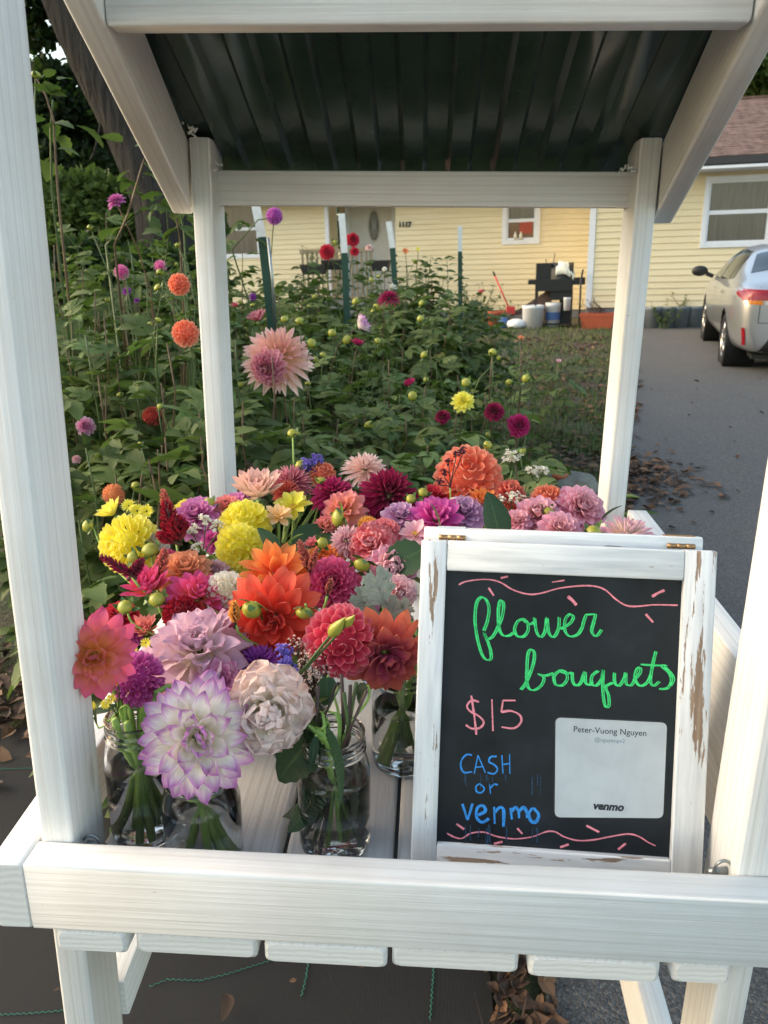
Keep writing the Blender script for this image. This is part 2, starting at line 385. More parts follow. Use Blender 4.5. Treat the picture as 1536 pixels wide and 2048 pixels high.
# ------------------------------------------------------------------ the flower stand
stand = thing('flower_stand', 'white painted wooden roadside stand with dark green corrugated roof', 'flower stand', (.4, .45, 0))
L0 = [0]
def board(name, p, q, w, h, side, r=.0032, mat=None, par=None):
    L0[0] += 1.37; mb = MB(); mb.lumber(p, q, w, h, side, r, L0[0])
    return edge_split(mb.build(name, mat or PW, par or stand), 50)
X_, Y_, Z_ = Vector((1, 0, 0)), Vector((0, 1, 0)), Vector((0, 0, 1))
def post(x0, x1, y0, y1, lean, ztop, name='post'):
    xc = (x0 + x1) / 2; yc = (y0 + y1) / 2
    return board(name, (xc - lean * (H - .01), yc, .004), (xc + lean * (ztop - H), yc, ztop), x1 - x0, y1 - y0, X_, .004)
post(.002, .040, .0382, .119, .0235, H + 1.20); post(.776, .814, .0382, .119, -.0109, H + 1.20)
post(-.0203, .0177, .857, .947, .0057, H + .842); post(.7988, .8368, .857, .947, -.0077, H + .842)
board('front_beam', (-.0005, .019, H - .0445), (.8170, .019, H - .0445), .038, .089, Y_)
board('side_rail', (-.020, .0005, H - .0447), (-.042, .985, H - .0447), .038, .089, X_)
board('side_rail', (.837, .001, H - .0445), (.858, .985, H - .0445), .038, .089, X_)
board('side_board', (.8366, .040, H + .0815), (.8560, .845, H + .0815), .038, .157, X_)
board('back_rail', (-.018, .968, H - .0445), (.836, .968, H - .0445), .038, .089, Y_)
slx = [(.0225, .106), (.1135, .254), (.261, .4005), (.404, .5455), (.5545, .698), (.711, .775)]
for i, (x0, x1) in enumerate(slx):
    board('deck_plank', ((x0 + x1) / 2, .002 + .003 * (i % 2), H - .0905 - .016), ((x0 + x1) / 2, .982, H - .0905 - .016), x1 - x0 - .002, .032, X_, .007)
board('lower_rail', (.021, .1195, H - .332), (-.001, .8565, H - .332), .038, .062, X_); board('lower_rail', (.795, .1195, H - .495), (.818, .8565, H - .495), .038, .098, X_)
tn = math.tan(math.radians(22.5)); rb = lambda y: 1.5965 - (y - .85) * tn     # underside of the rafters
def rafter(xa, xb, ya, yb, sgn):
    c = .0545 / math.cos(math.radians(22.5))
    board('rafter', (xa + sgn * .019, ya, rb(ya) + c), (xb + sgn * .019, yb, rb(yb) + c), .038, .109, X_, .005)
rafter(.0435, -.0243, .125, .905, -1); rafter(.7835, .8385, .125, .93, 1)
board('roof_beam', (.0185, .435, 1.775 + .049), (.8015, .435, 1.775 + .049), .038, .098, Y_, .004)
board('rear_beam', (.0182, .926, H + .792 - .0306), (.7955, .926, H + .792 - .0306), .038, .0612, Y_)
# corrugated roof panel: trapezoid ribs running down the slope
vs = []; pr = []; x = -.056; per = .0862
while x < .85:
    pr += [(x, 0), (x + .0335, 0), (x + .0415, .013), (x + .0765, .013)]; x += per
y0, y1 = .345, 1.02
for y in fine(y0, y1, 10):
    for px_, pz_ in pr: vs.append((min(max(px_, -.034), .842) + 1e-4 * px_, y, rb(y) + .121 + pz_))
n = len(pr); fs = [(j * n + i, j * n + i + 1, (j + 1) * n + i + 1, (j + 1) * n + i) for j in range(10) for i in range(n - 1)]
me = bpy.data.meshes.new('roof_panel'); me.from_pydata([Vector(p) - stand.location for p in vs], [], fs)
o = newobj('roof_panel', me, stand, M['roofplastic']); sm = o.modifiers.new('thick', 'SOLIDIFY'); sm.thickness = .0015; sm.offset = 1
bv = o.modifiers.new('bev', 'BEVEL'); bv.width = .003; bv.segments = 2; bv.limit_method = 'ANGLE'; bv.angle_limit = .4
me.polygons.foreach_set('use_smooth', [True] * len(me.polygons)); edge_split(o, 40)
# silicone blobs where the panel meets the rear posts
M['sealant'] = simple('clear_sealant', '#c9ccc8', .25)
for px, py, Y in ((438, 335, .856), (1252, 337, .856), (377, 262, .84)):
    P = at(px, py, Y); mb = MB(); rnd = random.Random(px)
    for k in range(7):
        a = P + Vector((rnd.uniform(-.012, .012), rnd.uniform(-.006, .0), rnd.uniform(-.012, .012)))
        mb.tube([a, a + Vector((rnd.uniform(-.012, .012), 0, rnd.uniform(-.01, .01)))], [.0028, .0016], 6)
    mb.build('sealant_blob', M['sealant'], stand)
M['screw'] = simple('screw_head', '#6f6b64', .4, .6)
mb = MB()
for P in (Vector((.041, .08, H + .16)), Vector((.041, .06, H - .03))): mb.tube([P - X_ * .002, P + X_ * .0012], .004, 10)
mb.build('screw', M['screw'], stand, 'stuff')
M['steel'] = simple('galvanised_steel', '#8f9698', .35, .8)
for (px, py), sx in (((1425, 1735), -1), ((203, 1685), 1)):
    P = at(px, py, .055); hk = thing('cup_hook', 'small bent steel hook by the foot of the %s front post' % ('right' if sx < 0 else 'left'), 'hook', P)
    mb = MB(); mb.tube([P + Vector((sx * -.012 + .01 * math.cos(t) * sx, 0, -.004 + .014 * math.sin(t))) for t in fine(-.4, 2.6, 10)] , .0018, 6); mb.build('hook_wire', M['steel'], hk)
    mb = MB(); mb.tube([P + Vector((-.02 * sx, .004, -.006)), P + Vector((.002 * sx, .004, -.010))], .0045, 8); mb.build('hook_base', M['steel'], hk)

# ------------------------------------------------------------------ chalkboard sign
SO = Vector((.422, .096, H - .0885)); SYAW, SLEAN, SW, SH = -.032, .279, .344, .417
su = Vector((math.cos(SYAW), math.sin(SYAW), 0)); sn0 = Vector((-math.sin(SYAW), math.cos(SYAW), 0))
sv = Z_ * math.cos(SLEAN) + sn0 * math.sin(SLEAN); sback = su.cross(sv) * -1      # sback points behind the board
sign = thing('chalkboard_sign', 'black chalkboard A-frame sign in a chipped white wooden frame, flower bouquets for sale', 'sign', SO)
SP = lambda u, v, d=0.0: SO + su * u + sv * v + sback * d
def spx(px, py, d=0.0):        # where a point of the board seen in the photograph lies on the board (local u, v)
    r = ray(px, py); n = sback; P0 = SP(0, 0, d); t = (P0 - CAM).dot(n) / r.dot(n); q = CAM + r * t - SO
    return q.dot(su), q.dot(sv)
def plank(name, u0, v0, u1, v1, w, th=.019, d=0.0, mat=None):
    L0[0] += 1.7; mb = MB(); p, q = SP(u0, v0, d + th / 2), SP(u1, v1, d + th / 2)
    t = (q - p).normalized(); mb.lumber(p, q, w, th, t.cross(sback), .0022, L0[0])
    return edge_split(mb.build(name, mat or [M['chipped'], M['chipped']], sign), 50)
SB = .030; ST = .0305
plank('stile', ST / 2, 0, ST / 2, SH, ST); plank('stile', SW - ST / 2 - .003, 0, SW - ST / 2 - .003, SH, ST + .006)
uL, vT = spx(893, 1143); uR, vR = spx(1372, 1160); _, vB = spx(875, 1690); _, vB2 = spx(1343, 1719)
vT = (vT + vR) / 2; vB = (vB + vB2) / 2
plank('top_rail', ST + .0008, (SH + vT) / 2, SW - ST - .0066, (SH + vT) / 2, SH - vT); plank('bottom_rail', ST + .0008, vB / 2 + .01, SW - ST - .0066, vB / 2 + .01, vB - .02)
mb = MB(); mt = Matrix((su, sv, sback)).transposed()
mb.box(SP(SW / 2, (vT + vB) / 2, .011), (SW - 2 * ST + .012, vT - vB + .012, .006), mt)
m = NT('chalkboard'); v = m.coord('Object'); n1 = m.noise(v, 14, 4, .6); n2 = m.noise(v, 160, 3, .7)
c = m.ramp(n1, [(.3, hexl('#0e1216')), (.62, hexl('#1d2328')), (.85, hexl('#2d3439'))]); c = m.mix(m.ramp(n2, [(.74, (0, 0, 0)), (.8, (.35, .35, .35))]), c, hexl('#646a6e'))
m.base(c); m.set(Roughness=.5); m.b.inputs['Specular IOR Level'].default_value = .3; M['chalkboard'] = m.mat
mb.build('board', M['chalkboard'], sign)
brd = sign.children[-1]
# second leaf of the A-frame behind, its top rail with two hinges
plank('cap_rail', .002, SH - .0, SW - .010, SH - .0, .030, .019, .0215)
ang = .62; sv2 = Z_ * math.cos(.24) - (Y_ * -1) * math.sin(.24)
tp = SP(0, SH - .02, .032)
for u0 in (.016, SW - .024):
    a = tp + su * u0; b = Vector((a.x, a.y + .10, H - .0885 + .004)); L0[0] += 1.1
    mb = MB(); mb.lumber(b, a, .03, .018, su, .002, L0[0]); edge_split(mb.build('rear_stile', [M['chipped']] * 2, sign), 50)
a = tp + su * .034; b = Vector((a.x, a.y + .10, H - .0845)); a2 = tp + su * (SW - .042); b2 = Vector((a2.x, a2.y + .10, H - .0845))
mb = MB(); qv = [a.lerp(b, .06), a2.lerp(b2, .06), a2.lerp(b2, .9), a.lerp(b, .9)]; mb.add(qv + [p + Y_ * .006 for p in qv], [(0, 1, 2, 3), (7, 6, 5, 4), (0, 4, 5, 1), (1, 5, 6, 2), (2, 6, 7, 3), (3, 7, 4, 0)], None, 0, False)
mb.build('rear_board', M['chalkboard'], sign)
M['brass'] = simple('aged_brass', '#a5825c', .35, .85, .3, 60)
for u0 in (.020, SW - .052):
    hg = MB(); hg.box(SP(u0 + .016, SH + .0155, .031), (.034, .0012, .016), mt); hg = hg.build('hinge', M['chipped'] if u0 < .1 else M['brass'], sign)
    for k in range(3):
        mb = MB(); mb.tube([SP(u0 + k * .011 + .0004, SH + .0035, .0215), SP(u0 + k * .011 + .0105, SH + .0035, .0215)], .0032, 10); mb.build('hinge_knuckle', M['brass'], hg)
# chalk writing: strokes lie on the board as thin ribbons of chalk-marker paint
CR = lambda p: (800 + p[0] / 2.2588, 1040 + p[1] / 2.2588)
def ink(name, col, rough=.75):
    m = NT(name); c = hexl(col); n = m.noise(m.coord('Object', (1, 1, 1)), 220, 3, .7)
    n3 = m.noise(m.coord('Object', (1, 1, 1)), 520, 2, .6); cc = m.ramp(n, [(.3, tuple(x * .62 for x in c[:3]) + (1,)), (.6, c)]); m.base(m.mix(m.ramp(n3, [(.60, (0, 0, 0)), (.72, (.6, .6, .6))]), cc, hexl('#23302c'))); m.set(Roughness=rough); return m.mat
M['pink'] = ink('pink_chalk_ink', '#f3929f'); M['green'] = ink('green_chalk_ink', '#3fe07d'); M['blue'] = ink('blue_chalk_ink', '#2f8fe0'); M['bluedrip'] = ink('washed_blue_ink', '#1c3f5c')
def smooth(pts, k=5):
    out = []; n = len(pts)
    for i in range(n - 1):
        p0, p1, p2, p3 = pts[max(i - 1, 0)], pts[i], pts[i + 1], pts[min(i + 2, n - 1)]
        for j in range(k):
            t = j / k
            out.append(tuple(.5 * (2 * b + (c - a) * t + (2 * a - 5 * b + 4 * c - d) * t * t + (3 * b - a - 3 * c + d) * t ** 3) for a, b, c, d in zip(p0, p1, p2, p3)))
    return out + [pts[-1]]
DL = [0]
def stroke(mb, pts, w, sm=True, jit=0.0):
    """pts in the enlarged view of the board; w = stroke width in the same units"""
    pts = smooth(pts) if sm and len(pts) > 2 else pts
    mpp = .344 / (592 * 2.2588); DL[0] = (DL[0] + 1) % 40; d = .0078 - DL[0] * 4e-6
    U = [spx(*CR(p), .008) for p in pts]; n = len(U); L = []; R = []
    for i, (u, v) in enumerate(U):
        a = U[max(i - 1, 0)]; b = U[min(i + 1, n - 1)]; t = Vector((b[0] - a[0], b[1] - a[1])); t = t.normalized() if t.length else Vector((1, 0))
        ww = w * mpp / 2 * (1 + .42 * mnoise.noise(Vector((u * 90, v * 90, 1.3)))) * (.75 if i in (0, n - 1) else 1)
        L.append(SP(u - t.y * ww, v + t.x * ww, d)); R.append(SP(u + t.y * ww, v - t.x * ww, d))
    mb.add(L + R, [(i, n + i, n + i + 1, i + 1) for i in range(n - 1)], None, 0, False)
def writing(name, mat, strokes, w, double=0.0):
    mb = MB()
    for s in strokes:
        stroke(mb, s, w)
        if double:
            stroke(mb, [(x + double, y + double * .3) for x, y in s], w * .7)
    o = mb.build(name, mat, brd); return o
writing('pink_line', M['pink'], [[(265, 293), (300, 277), (385, 268), (450, 280), (510, 315), (580, 335), (640, 330), (720, 308), (820, 297), (885, 300), (930, 318), (975, 358), (1020, 385), (1070, 390), (1150, 383), (1255, 385)]], 7)
writing('pink_line', M['pink'], [[(212, 1415), (245, 1432), (280, 1438), (320, 1415), (380, 1410), (440, 1430), (520, 1440), (600, 1430), (660, 1408), (700, 1408), (740, 1430), (800, 1447), (870, 1445), (950, 1430), (1030, 1418), (1080, 1430), (1120, 1455), (1155, 1472)]], 7)
for s in ([(455, 262), (488, 255)], [(400, 306), (424, 342)], [(686, 281), (743, 272)], [(757, 345), (778, 362), (797, 385)], [(1138, 346), (1165, 330), (1195, 317)], [(1110, 425), (1143, 462)], [(255, 1372), (290, 1397)], [(530, 1392), (553, 1418)], [(842, 1380), (900, 1410)], [(425, 1462), (463, 1453)], [(723, 1478), (762, 1465)], [(985, 1488), (1020, 1460)]):
    writing('pink_dash', M['pink'], [s], 13 if s[0][0] not in (686,) else 9)
G = [[(375, 500), (392, 450), (398, 395), (385, 358), (362, 348), (342, 375), (335, 440), (340, 500), (352, 560), (370, 612), (392, 632), (408, 622), (404, 582), (388, 535), (376, 508), (390, 535), (415, 525), (440, 480), (460, 425), (464, 375), (450, 364), (441, 400), (441, 450), (446, 495), (462, 520), (488, 522), (512, 505)],
     [(562, 445), (530, 455), (514, 490), (525, 522), (555, 525), (575, 495), (570, 458), (556, 452), (580, 470), (606, 458)], [(604, 440), (612, 500), (630, 527), (650, 505), (660, 440), (668, 505), (690, 528), (712, 490), (715, 438)],
     [(720, 492), (765, 465), (779, 435), (762, 425), (742, 450), (742, 500), (765, 525), (800, 515), (822, 478)], [(820, 480), (830, 445), (838, 428), (848, 426), (880, 424)], [(880, 424), (870, 465), (862, 500), (876, 523), (892, 516), (906, 494)]]
writing('green_word', M['green'], G, 7.5, 8.5)
G = [[(542, 765), (565, 735), (595, 660), (604, 605), (592, 584), (575, 602), (569, 680), (573, 748), (598, 768), (635, 745), (646, 710), (622, 695), (655, 702), (692, 690)], [(718, 678), (692, 705), (700, 742), (730, 745), (752, 715), (742, 682), (716, 680), (745, 692), (775, 688)],
     [(774, 685), (776, 725), (790, 746), (812, 735), (832, 685), (834, 730), (850, 744), (866, 730)], [(892, 680), (864, 702), (862, 738), (884, 746), (908, 715), (914, 675), (912, 740), (915, 800), (925, 842), (940, 836), (938, 790), (926, 752), (960, 733)],
     [(965, 688), (966, 732), (985, 748), (1006, 720), (1016, 688), (1018, 738), (1040, 745), (1056, 722)], [(1052, 722), (1080, 690), (1082, 666), (1065, 675), (1058, 715), (1080, 748), (1112, 733), (1130, 695)], [(1152, 592), (1136, 660), (1128, 725), (1142, 748), (1168, 728)], [(1087, 652), (1150, 656), (1200, 655)],
     [(1178, 662), (1212, 690), (1222, 726), (1204, 758), (1170, 763)], [(1192, 660), (1224, 695), (1232, 720), (1218, 748)]]
writing('green_word', M['green'], G, 7.5, 8.5)
writing('price', M['pink'], [[(357, 822), (325, 815), (303, 838), (315, 862), (355, 885), (378, 912), (362, 938), (325, 942), (297, 925)], [(322, 793), (335, 880), (345, 970)], [(415, 810), (420, 953)], [(522, 815), (465, 815)], [(465, 815), (458, 868)], [(458, 868), (500, 862), (540, 880), (547, 912), (515, 940), (458, 935)]], 9.5)
writing('blue_word', M['blue'], [[(325, 1062), (300, 1060), (278, 1085), (275, 1115), (290, 1140), (326, 1137)], [(335, 1146), (352, 1063)], [(352, 1063), (386, 1141)], [(343, 1117), (376, 1113)], [(437, 1068), (410, 1070), (402, 1092), (425, 1105), (440, 1125), (425, 1146), (395, 1140)], [(460, 1062), (465, 1146)], [(495, 1057), (496, 1146)], [(462, 1104), (496, 1100)]], 8)
writing('blue_word', M['blue'], [[(360, 1190), (343, 1205), (348, 1228), (370, 1230), (380, 1210), (358, 1190)], [(404, 1193), (409, 1236)], [(407, 1212), (424, 1194), (442, 1196)]], 7.5)
writing('blue_word', M['blue'], [[(282, 1282), (305, 1355)], [(305, 1355), (328, 1280)], [(345, 1335), (385, 1315), (375, 1290), (350, 1300), (345, 1340), (370, 1365), (402, 1348)], [(425, 1295), (428, 1372)], [(428, 1322), (450, 1298), (468, 1312), (467, 1386)], [(500, 1300), (505, 1352)], [(503, 1317), (522, 1298), (535, 1315), (538, 1347)], [(537, 1317), (558, 1298), (572, 1318), (576, 1346)], [(600, 1300), (582, 1325), (592, 1360), (615, 1362), (626, 1330), (602, 1300)]], 14)
mb = MB(); rnd = random.Random(3)
for k in range(26):
    x0 = rnd.choice([290, 325, 390, 400, 480, 600, 615, 630, 420, 360]) + rnd.uniform(-8, 8); y0 = rnd.choice([1150, 1160, 1390, 1380, 1375]); L = rnd.uniform(20, 90)
    stroke(mb, [(x0, y0), (x0 + rnd.uniform(-3, 3), y0 + L / 2), (x0 + rnd.uniform(-4, 4), min(1480, y0 + L))], rnd.uniform(2, 8))
mb.build('washed_ink_drip', M['bluedrip'], brd, 'stuff')
# payment card, laminated, with printed lines
M['card'] = simple('white_card', '#b4bcc1', .3, 0, .10, 22); M['laminate'] = simple('dark_laminate', '#2c3033', .25)
def rrect(c4, r, n=5):
    """rounded quad from four (u, v) corners"""
    out = []
    for i in range(4):
        p = Vector(c4[i]); a = (Vector(c4[i - 1]) - p).normalized(); b = (Vector(c4[(i + 1) % 4]) - p).normalized()
        s, e = p + a * r, p + b * r
        for k in range(n + 1):
            t = k / n; out.append((s * (1 - t) ** 2 + p * 2 * t * (1 - t) + e * t * t))
    return out
def slab(name, poly, d0, d1, mat, par):
    mb = MB(); n = len(poly); vs = [SP(p.x, p.y, d1) for p in poly] + [SP(p.x, p.y, d0) for p in poly]
    mb.add(vs, [tuple(range(n, 2 * n)), tuple(range(n))[::-1]] + [(i, (i + 1) % n, n + (i + 1) % n, n + i) for i in range(n)], None, 0, False); return mb.build(name, mat, par)
cq = [spx(*CR(p), .007) for p in ((699, 1342), (1188, 1346), (1206, 916), (703, 892))]
cu = sum(p[0] for p in cq) / 4; cv = sum(p[1] for p in cq) / 4
lamq = [(cu + (p[0] - cu) * 1.035, cv + (p[1] - cv) * 1.035) for p in cq]
card = thing('payment_card', 'rounded white payment card with printed name fixed to the chalkboard', 'card', SP(cu, cv, .007))
slab('laminate', rrect(lamq, .009), .0070, .0079, M['laminate'], card); cf = slab('card_face', rrect(cq, .007), .0064, .0070, M['card'], card)
M['print'] = simple('dark_print', '#23272d', .5); M['printgrey'] = simple('blue_grey_print', '#6f8796', .5)
def printed(txt, cx, cy, width, col, bold=0.0, shear=0.0, name='printed_line'):
    cu_ = bpy.data.curves.new('t', 'FONT'); cu_.body = txt; cu_.align_x = 'CENTER'; cu_.align_y = 'CENTER'; cu_.size = 1; cu_.shear = shear; cu_.offset = bold; cu_.resolution_u = 3
    to = bpy.data.objects.new('t', cu_); COL.objects.link(to); dg = bpy.context.evaluated_depsgraph_get(); me = bpy.data.meshes.new_from_object(to.evaluated_get(dg)); bpy.data.objects.remove(to); bpy.data.curves.remove(cu_)
    xs = [v.co.x for v in me.vertices]; w = max(xs) - min(xs); sc = width / w
    u0, v0 = spx(*CR((cx, cy)), .0064)
    for v in me.vertices: p = SP(u0 + v.co.x * sc, v0 + v.co.y * sc, .00628); v.co = p - card.location
    me.materials.clear(); return newobj(name, me, card, col)
mpp = .344 / (592 * 2.2588)
printed('Peter-Vuong Nguyen', 948, 955, 330 * mpp, M['print'], .004); printed('@nguyenpv2', 947, 996, 138 * mpp, M['printgrey']); printed('venmo', 940, 1295, 140 * mpp, M['print'], .045, .22)

# ------------------------------------------------------------------ glass jars on the deck
DECK = H - .0905
def jar(x, y, label, h=.168, r=.0445):
    o = thing('glass_jar', label, 'jar', (x, y, DECK), 'glass canning jars of cut flowers')
    rn = r * .84
    out = [(.001, .002), (r * .72, .0005), (r * .93, .006), (r, .018), (r, h * .62), (r * .985, h * .70), (r * .90, h * .79), (rn, h * .84), (rn, h * .865), (rn + .0022, h * .87), (rn + .0022, h * .885), (rn, h * .89), (rn, h * .905), (rn + .0018, h * .912), (rn + .0018, h * .928), (rn, h * .935), (rn, h * .985), (rn + .001, h)]
    t = .0027; inn = [(rn - .002, h), (rn - t, h * .98), (rn - t, h * .85), (r * .90 - t, h * .785), (r - t, h * .69), (r - t, .02), (r * .8, .008), (.001, .0075)]
    mb = MB(); mb.lathe(out + inn, 36, o.location)
    for k in range(4):                                     # raised measuring marks on the wall
        z = .035 + k * .022; a = 4.4; P = [o.location + Vector(((r + .0002) * math.cos(a + q), (r + .0002) * math.sin(a + q), z)) for q in (0, .12, .24)]
        mb.tube(P, .0006, 5)
    mb.build('jar_wall', M['glass'], o)
    wl = h * random.uniform(.60, .72); q = t - .0004
    mb = MB(); mb.lathe([(.0005, .0071), (r * .8, .0074), (r - q, .0196), (r - q, min(wl, h * .68)), (r - q - .002, min(wl, h * .68) - .0012), (.0005, min(wl, h * .68) - .0014)], 36, o.location); mb.build('water', M['water'], o)
    return o
JARS = []
for x, y, lab, h, r in [(.324, .153, 'clear glass jar standing nearest the chalkboard sign, dark stems in water', .172, .0455), (.074, .160, 'tall clear jar beside the left front post, thick green stems inside', .178, .043),
                        (.168, .108, 'squat clear jar at the front beam under the violet tipped dahlia', .150, .047), (.404, .335, 'clear jar behind the sign edge, standing deeper on the deck', .165, .046),
                        (.085, .36, 'jar under the yellow ball dahlias, mostly hidden by blooms', .165, .044), (.245, .35, 'jar in the middle of the deck under the orange dahlia', .165, .044),
                        (.17, .56, 'jar behind the lemon yellow blooms at the left rear', .165, .044), (.36, .58, 'jar under the dark magenta dahlias at the back', .165, .044),
                        (.56, .55, 'jar behind the sign under the hot pink blooms', .165, .044), (.70, .62, 'jar at the right rear under the pale pink blooms', .165, .044), (.50, .78, 'jar by the rear rail under the large salmon dahlia', .165, .044)]:
    JARS.append(jar(x, y, lab, h, r))
# ------------------------------------------------------------------ petals, leaves, blooms
def petal_geo(W, A, bend, tip=1.0, wave=0.0, nu=4, nv=7, seed=0, base=.25, notch=0.0, twist=0.0):
    """unit-length petal: base at the origin, length along +Y, upper face +Z. A = half angle of the cross-section arc"""
    vs = []; uv = []; y = z = 0.0
    for j in range(nv + 1):
        v = j / nv; ph = bend * v
        if j: y += math.cos(bend * (v - .5 / nv)) / nv; z += math.sin(bend * (v - .5 / nv)) / nv
        w = W * (base + (1 - base) * math.sin(min(1, v / .62) * PI / 2)) * (1 if v < .62 else max(0.0, 1 - ((v - .62) / .38) ** (2.2 / tip)) ** (.75))
        if j == nv: w = W * .05
        a = A * (1 - .45 * v) if A > .8 else A
        tw = twist * v
        for i in range(nu + 1):
            u = i / nu * 2 - 1; rr = w / max(a, .05); x = rr * math.sin(u * a); d = rr * (1 - math.cos(u * a))
            if wave: d += wave * W * math.sin(3.1 * PI * v + seed) * u * abs(u) + wave * .6 * W * math.sin(7 * v + u * 5 + seed) * v + (wave * .55 * W * math.sin(u * 11 + seed * 3) * v ** 2.5 if nu > 5 else 0)
            if notch and j == nv: pass
            xr = x * math.cos(tw) - d * math.sin(tw); dr = x * math.sin(tw) + d * math.cos(tw)
            vs.append((xr, y - dr * math.sin(ph), z + dr * math.cos(ph))); uv.append((i / nu, v))
    n = nu + 1; fs = [(j * n + i, j * n + i + 1, (j + 1) * n + i + 1, (j + 1) * n + i) for j in range(nv) for i in range(nu)]
    return vs, fs, uv
#        N   base r, L inner/outer, W, A in/out, theta0/theta1, bend in/out, tip, wave, pow
KIND = {
 'deco':   dict(N=74,  Li=.30, Lo=.86, W=.215, A=(1.9, .75), th=(4, 108), bend=(.5, -.30), tip=1.15, wave=.06, pw=.62),
 'formal': dict(N=105, Li=.22, Lo=.80, W=.185, A=(2.2, 1.05), th=(4, 112), bend=(.55, -.12), tip=.95, wave=.04, pw=.60),
 'water':  dict(N=46,  Li=.36, Lo=.97, W=.205, A=(1.9, .75), th=(4, 104), bend=(.65, -.38), tip=1.35, wave=.14, pw=.60, jit=9, roll=.32),
 'ball':   dict(N=140, Li=.30, Lo=.50, W=.135, A=(2.5, 1.9), th=(4, 150), bend=(.3, .1), tip=.75, wave=.0, pw=.56, ball=1),
 'loose':  dict(N=66,  Li=.34, Lo=.96, W=.215, A=(1.7, .8), th=(6, 118), bend=(.5, -.55), tip=1.35, wave=.30, pw=.60, twist=.6, jit=10, roll=.4),
 'cactus': dict(N=105, Li=.38, Lo=.92, W=.105, A=(2.2, 1.5), th=(4, 112), bend=(.35, -.20), tip=1.6, wave=.05, pw=.58),
 'spiky':  dict(N=120, Li=.40, Lo=.90, W=.075, A=(2.4, 2.0), th=(4, 112), bend=(.35, -.15), tip=1.6, wave=.05, pw=.58),
 'ruffle': dict(N=58,  Li=.55, Lo=.86, W=.30, A=(1.5, .8), th=(2, 128), bend=(.9, .15), tip=.45, wave=.30, pw=.60, jit=10, roll=.4, fine=1),
 'fluffy': dict(N=72,  Li=.50, Lo=.88, W=.22, A=(1.5, .8), th=(2, 128), bend=(.8, .0), tip=.6, wave=.30, pw=.58, jit=8, roll=.3, fine=1),
 'single': dict(N=14,  Li=.80, Lo=.95, W=.27, A=(1.0, .6), th=(38, 92), bend=(.3, -.2), tip=1.1, wave=.06, pw=.8),
 'daisy':  dict(N=22,  Li=.85, Lo=.95, W=.13, A=(.8, .6), th=(60, 88), bend=(.1, -.1), tip=.6, wave=.0, pw=1.0),
 'bigball':dict(N=118, Li=.30, Lo=.50, W=.185, A=(2.2, 1.15), th=(4, 148), bend=(.35, -.25), tip=1.1, wave=.05, pw=.56, ball=1),
 'lily':   dict(N=26,  Li=.62, Lo=.98, W=.185, A=(1.5, .8), th=(12, 88), bend=(.3, -.45), tip=1.55, wave=.10, pw=.62, jit=8, roll=.35),
 'dinner': dict(N=54,  Li=.36, Lo=.98, W=.20, A=(1.7, .8), th=(5, 114), bend=(.75, -.50), tip=1.5, wave=.20, pw=.60, jit=12, roll=.42, twist=.35, fine=1),
 'half':   dict(N=40,  Li=.55, Lo=.95, W=.17, A=(1.9, 1.2), th=(4, 62), bend=(.35, .25), tip=1.3, wave=.05, pw=.6),
}
PROTO = {}
def petal_proto(kind, b, var, lod=0):
    k = (kind, b, var, lod)
    if k not in PROTO:
        K = KIND[kind]; t = (b + .5) / 4; A = K['A'][0] + (K['A'][1] - K['A'][0]) * t ** .6; bd = K['bend'][0] + (K['bend'][1] - K['bend'][0]) * t
        rnd = random.Random(hash((b, var)) % 1000 + len(kind)); L = K['Li'] + (K['Lo'] - K['Li']) * t ** .7
        W = K['W'] / L * (1.15 if b == 0 else 1.0)
        PROTO[k] = petal_geo(W, A, bd + rnd.uniform(-.12, .12), K['tip'] * rnd.uniform(.9, 1.1), K['wave'] * rnd.uniform(.7, 1.3), ((8, 3, 2) if K.get('fine') else (4, 3, 2))[lod], ((10, 5, 3) if K.get('fine') else (7, 5, 3))[lod], rnd.uniform(0, 6), .28, 0, K.get('twist', 0) * rnd.uniform(-1, 1))
    return PROTO[k]
PMESH = {}
def petal_mesh(kind, b, var):
    k = (kind, b, var)
    if k not in PMESH:
        vs, fs, uv = petal_proto(kind, b, var); me = bpy.data.meshes.new('petal'); me.from_pydata(vs, [], fs); l = me.uv_layers.new(name='UVMap')
        l.data.foreach_set('uv', [c for f in fs for i in f for c in uv[i]]); me.polygons.foreach_set('use_smooth', [True] * len(fs)); me.materials.append(None); me.update(); PMESH[k] = me
    return PMESH[k]
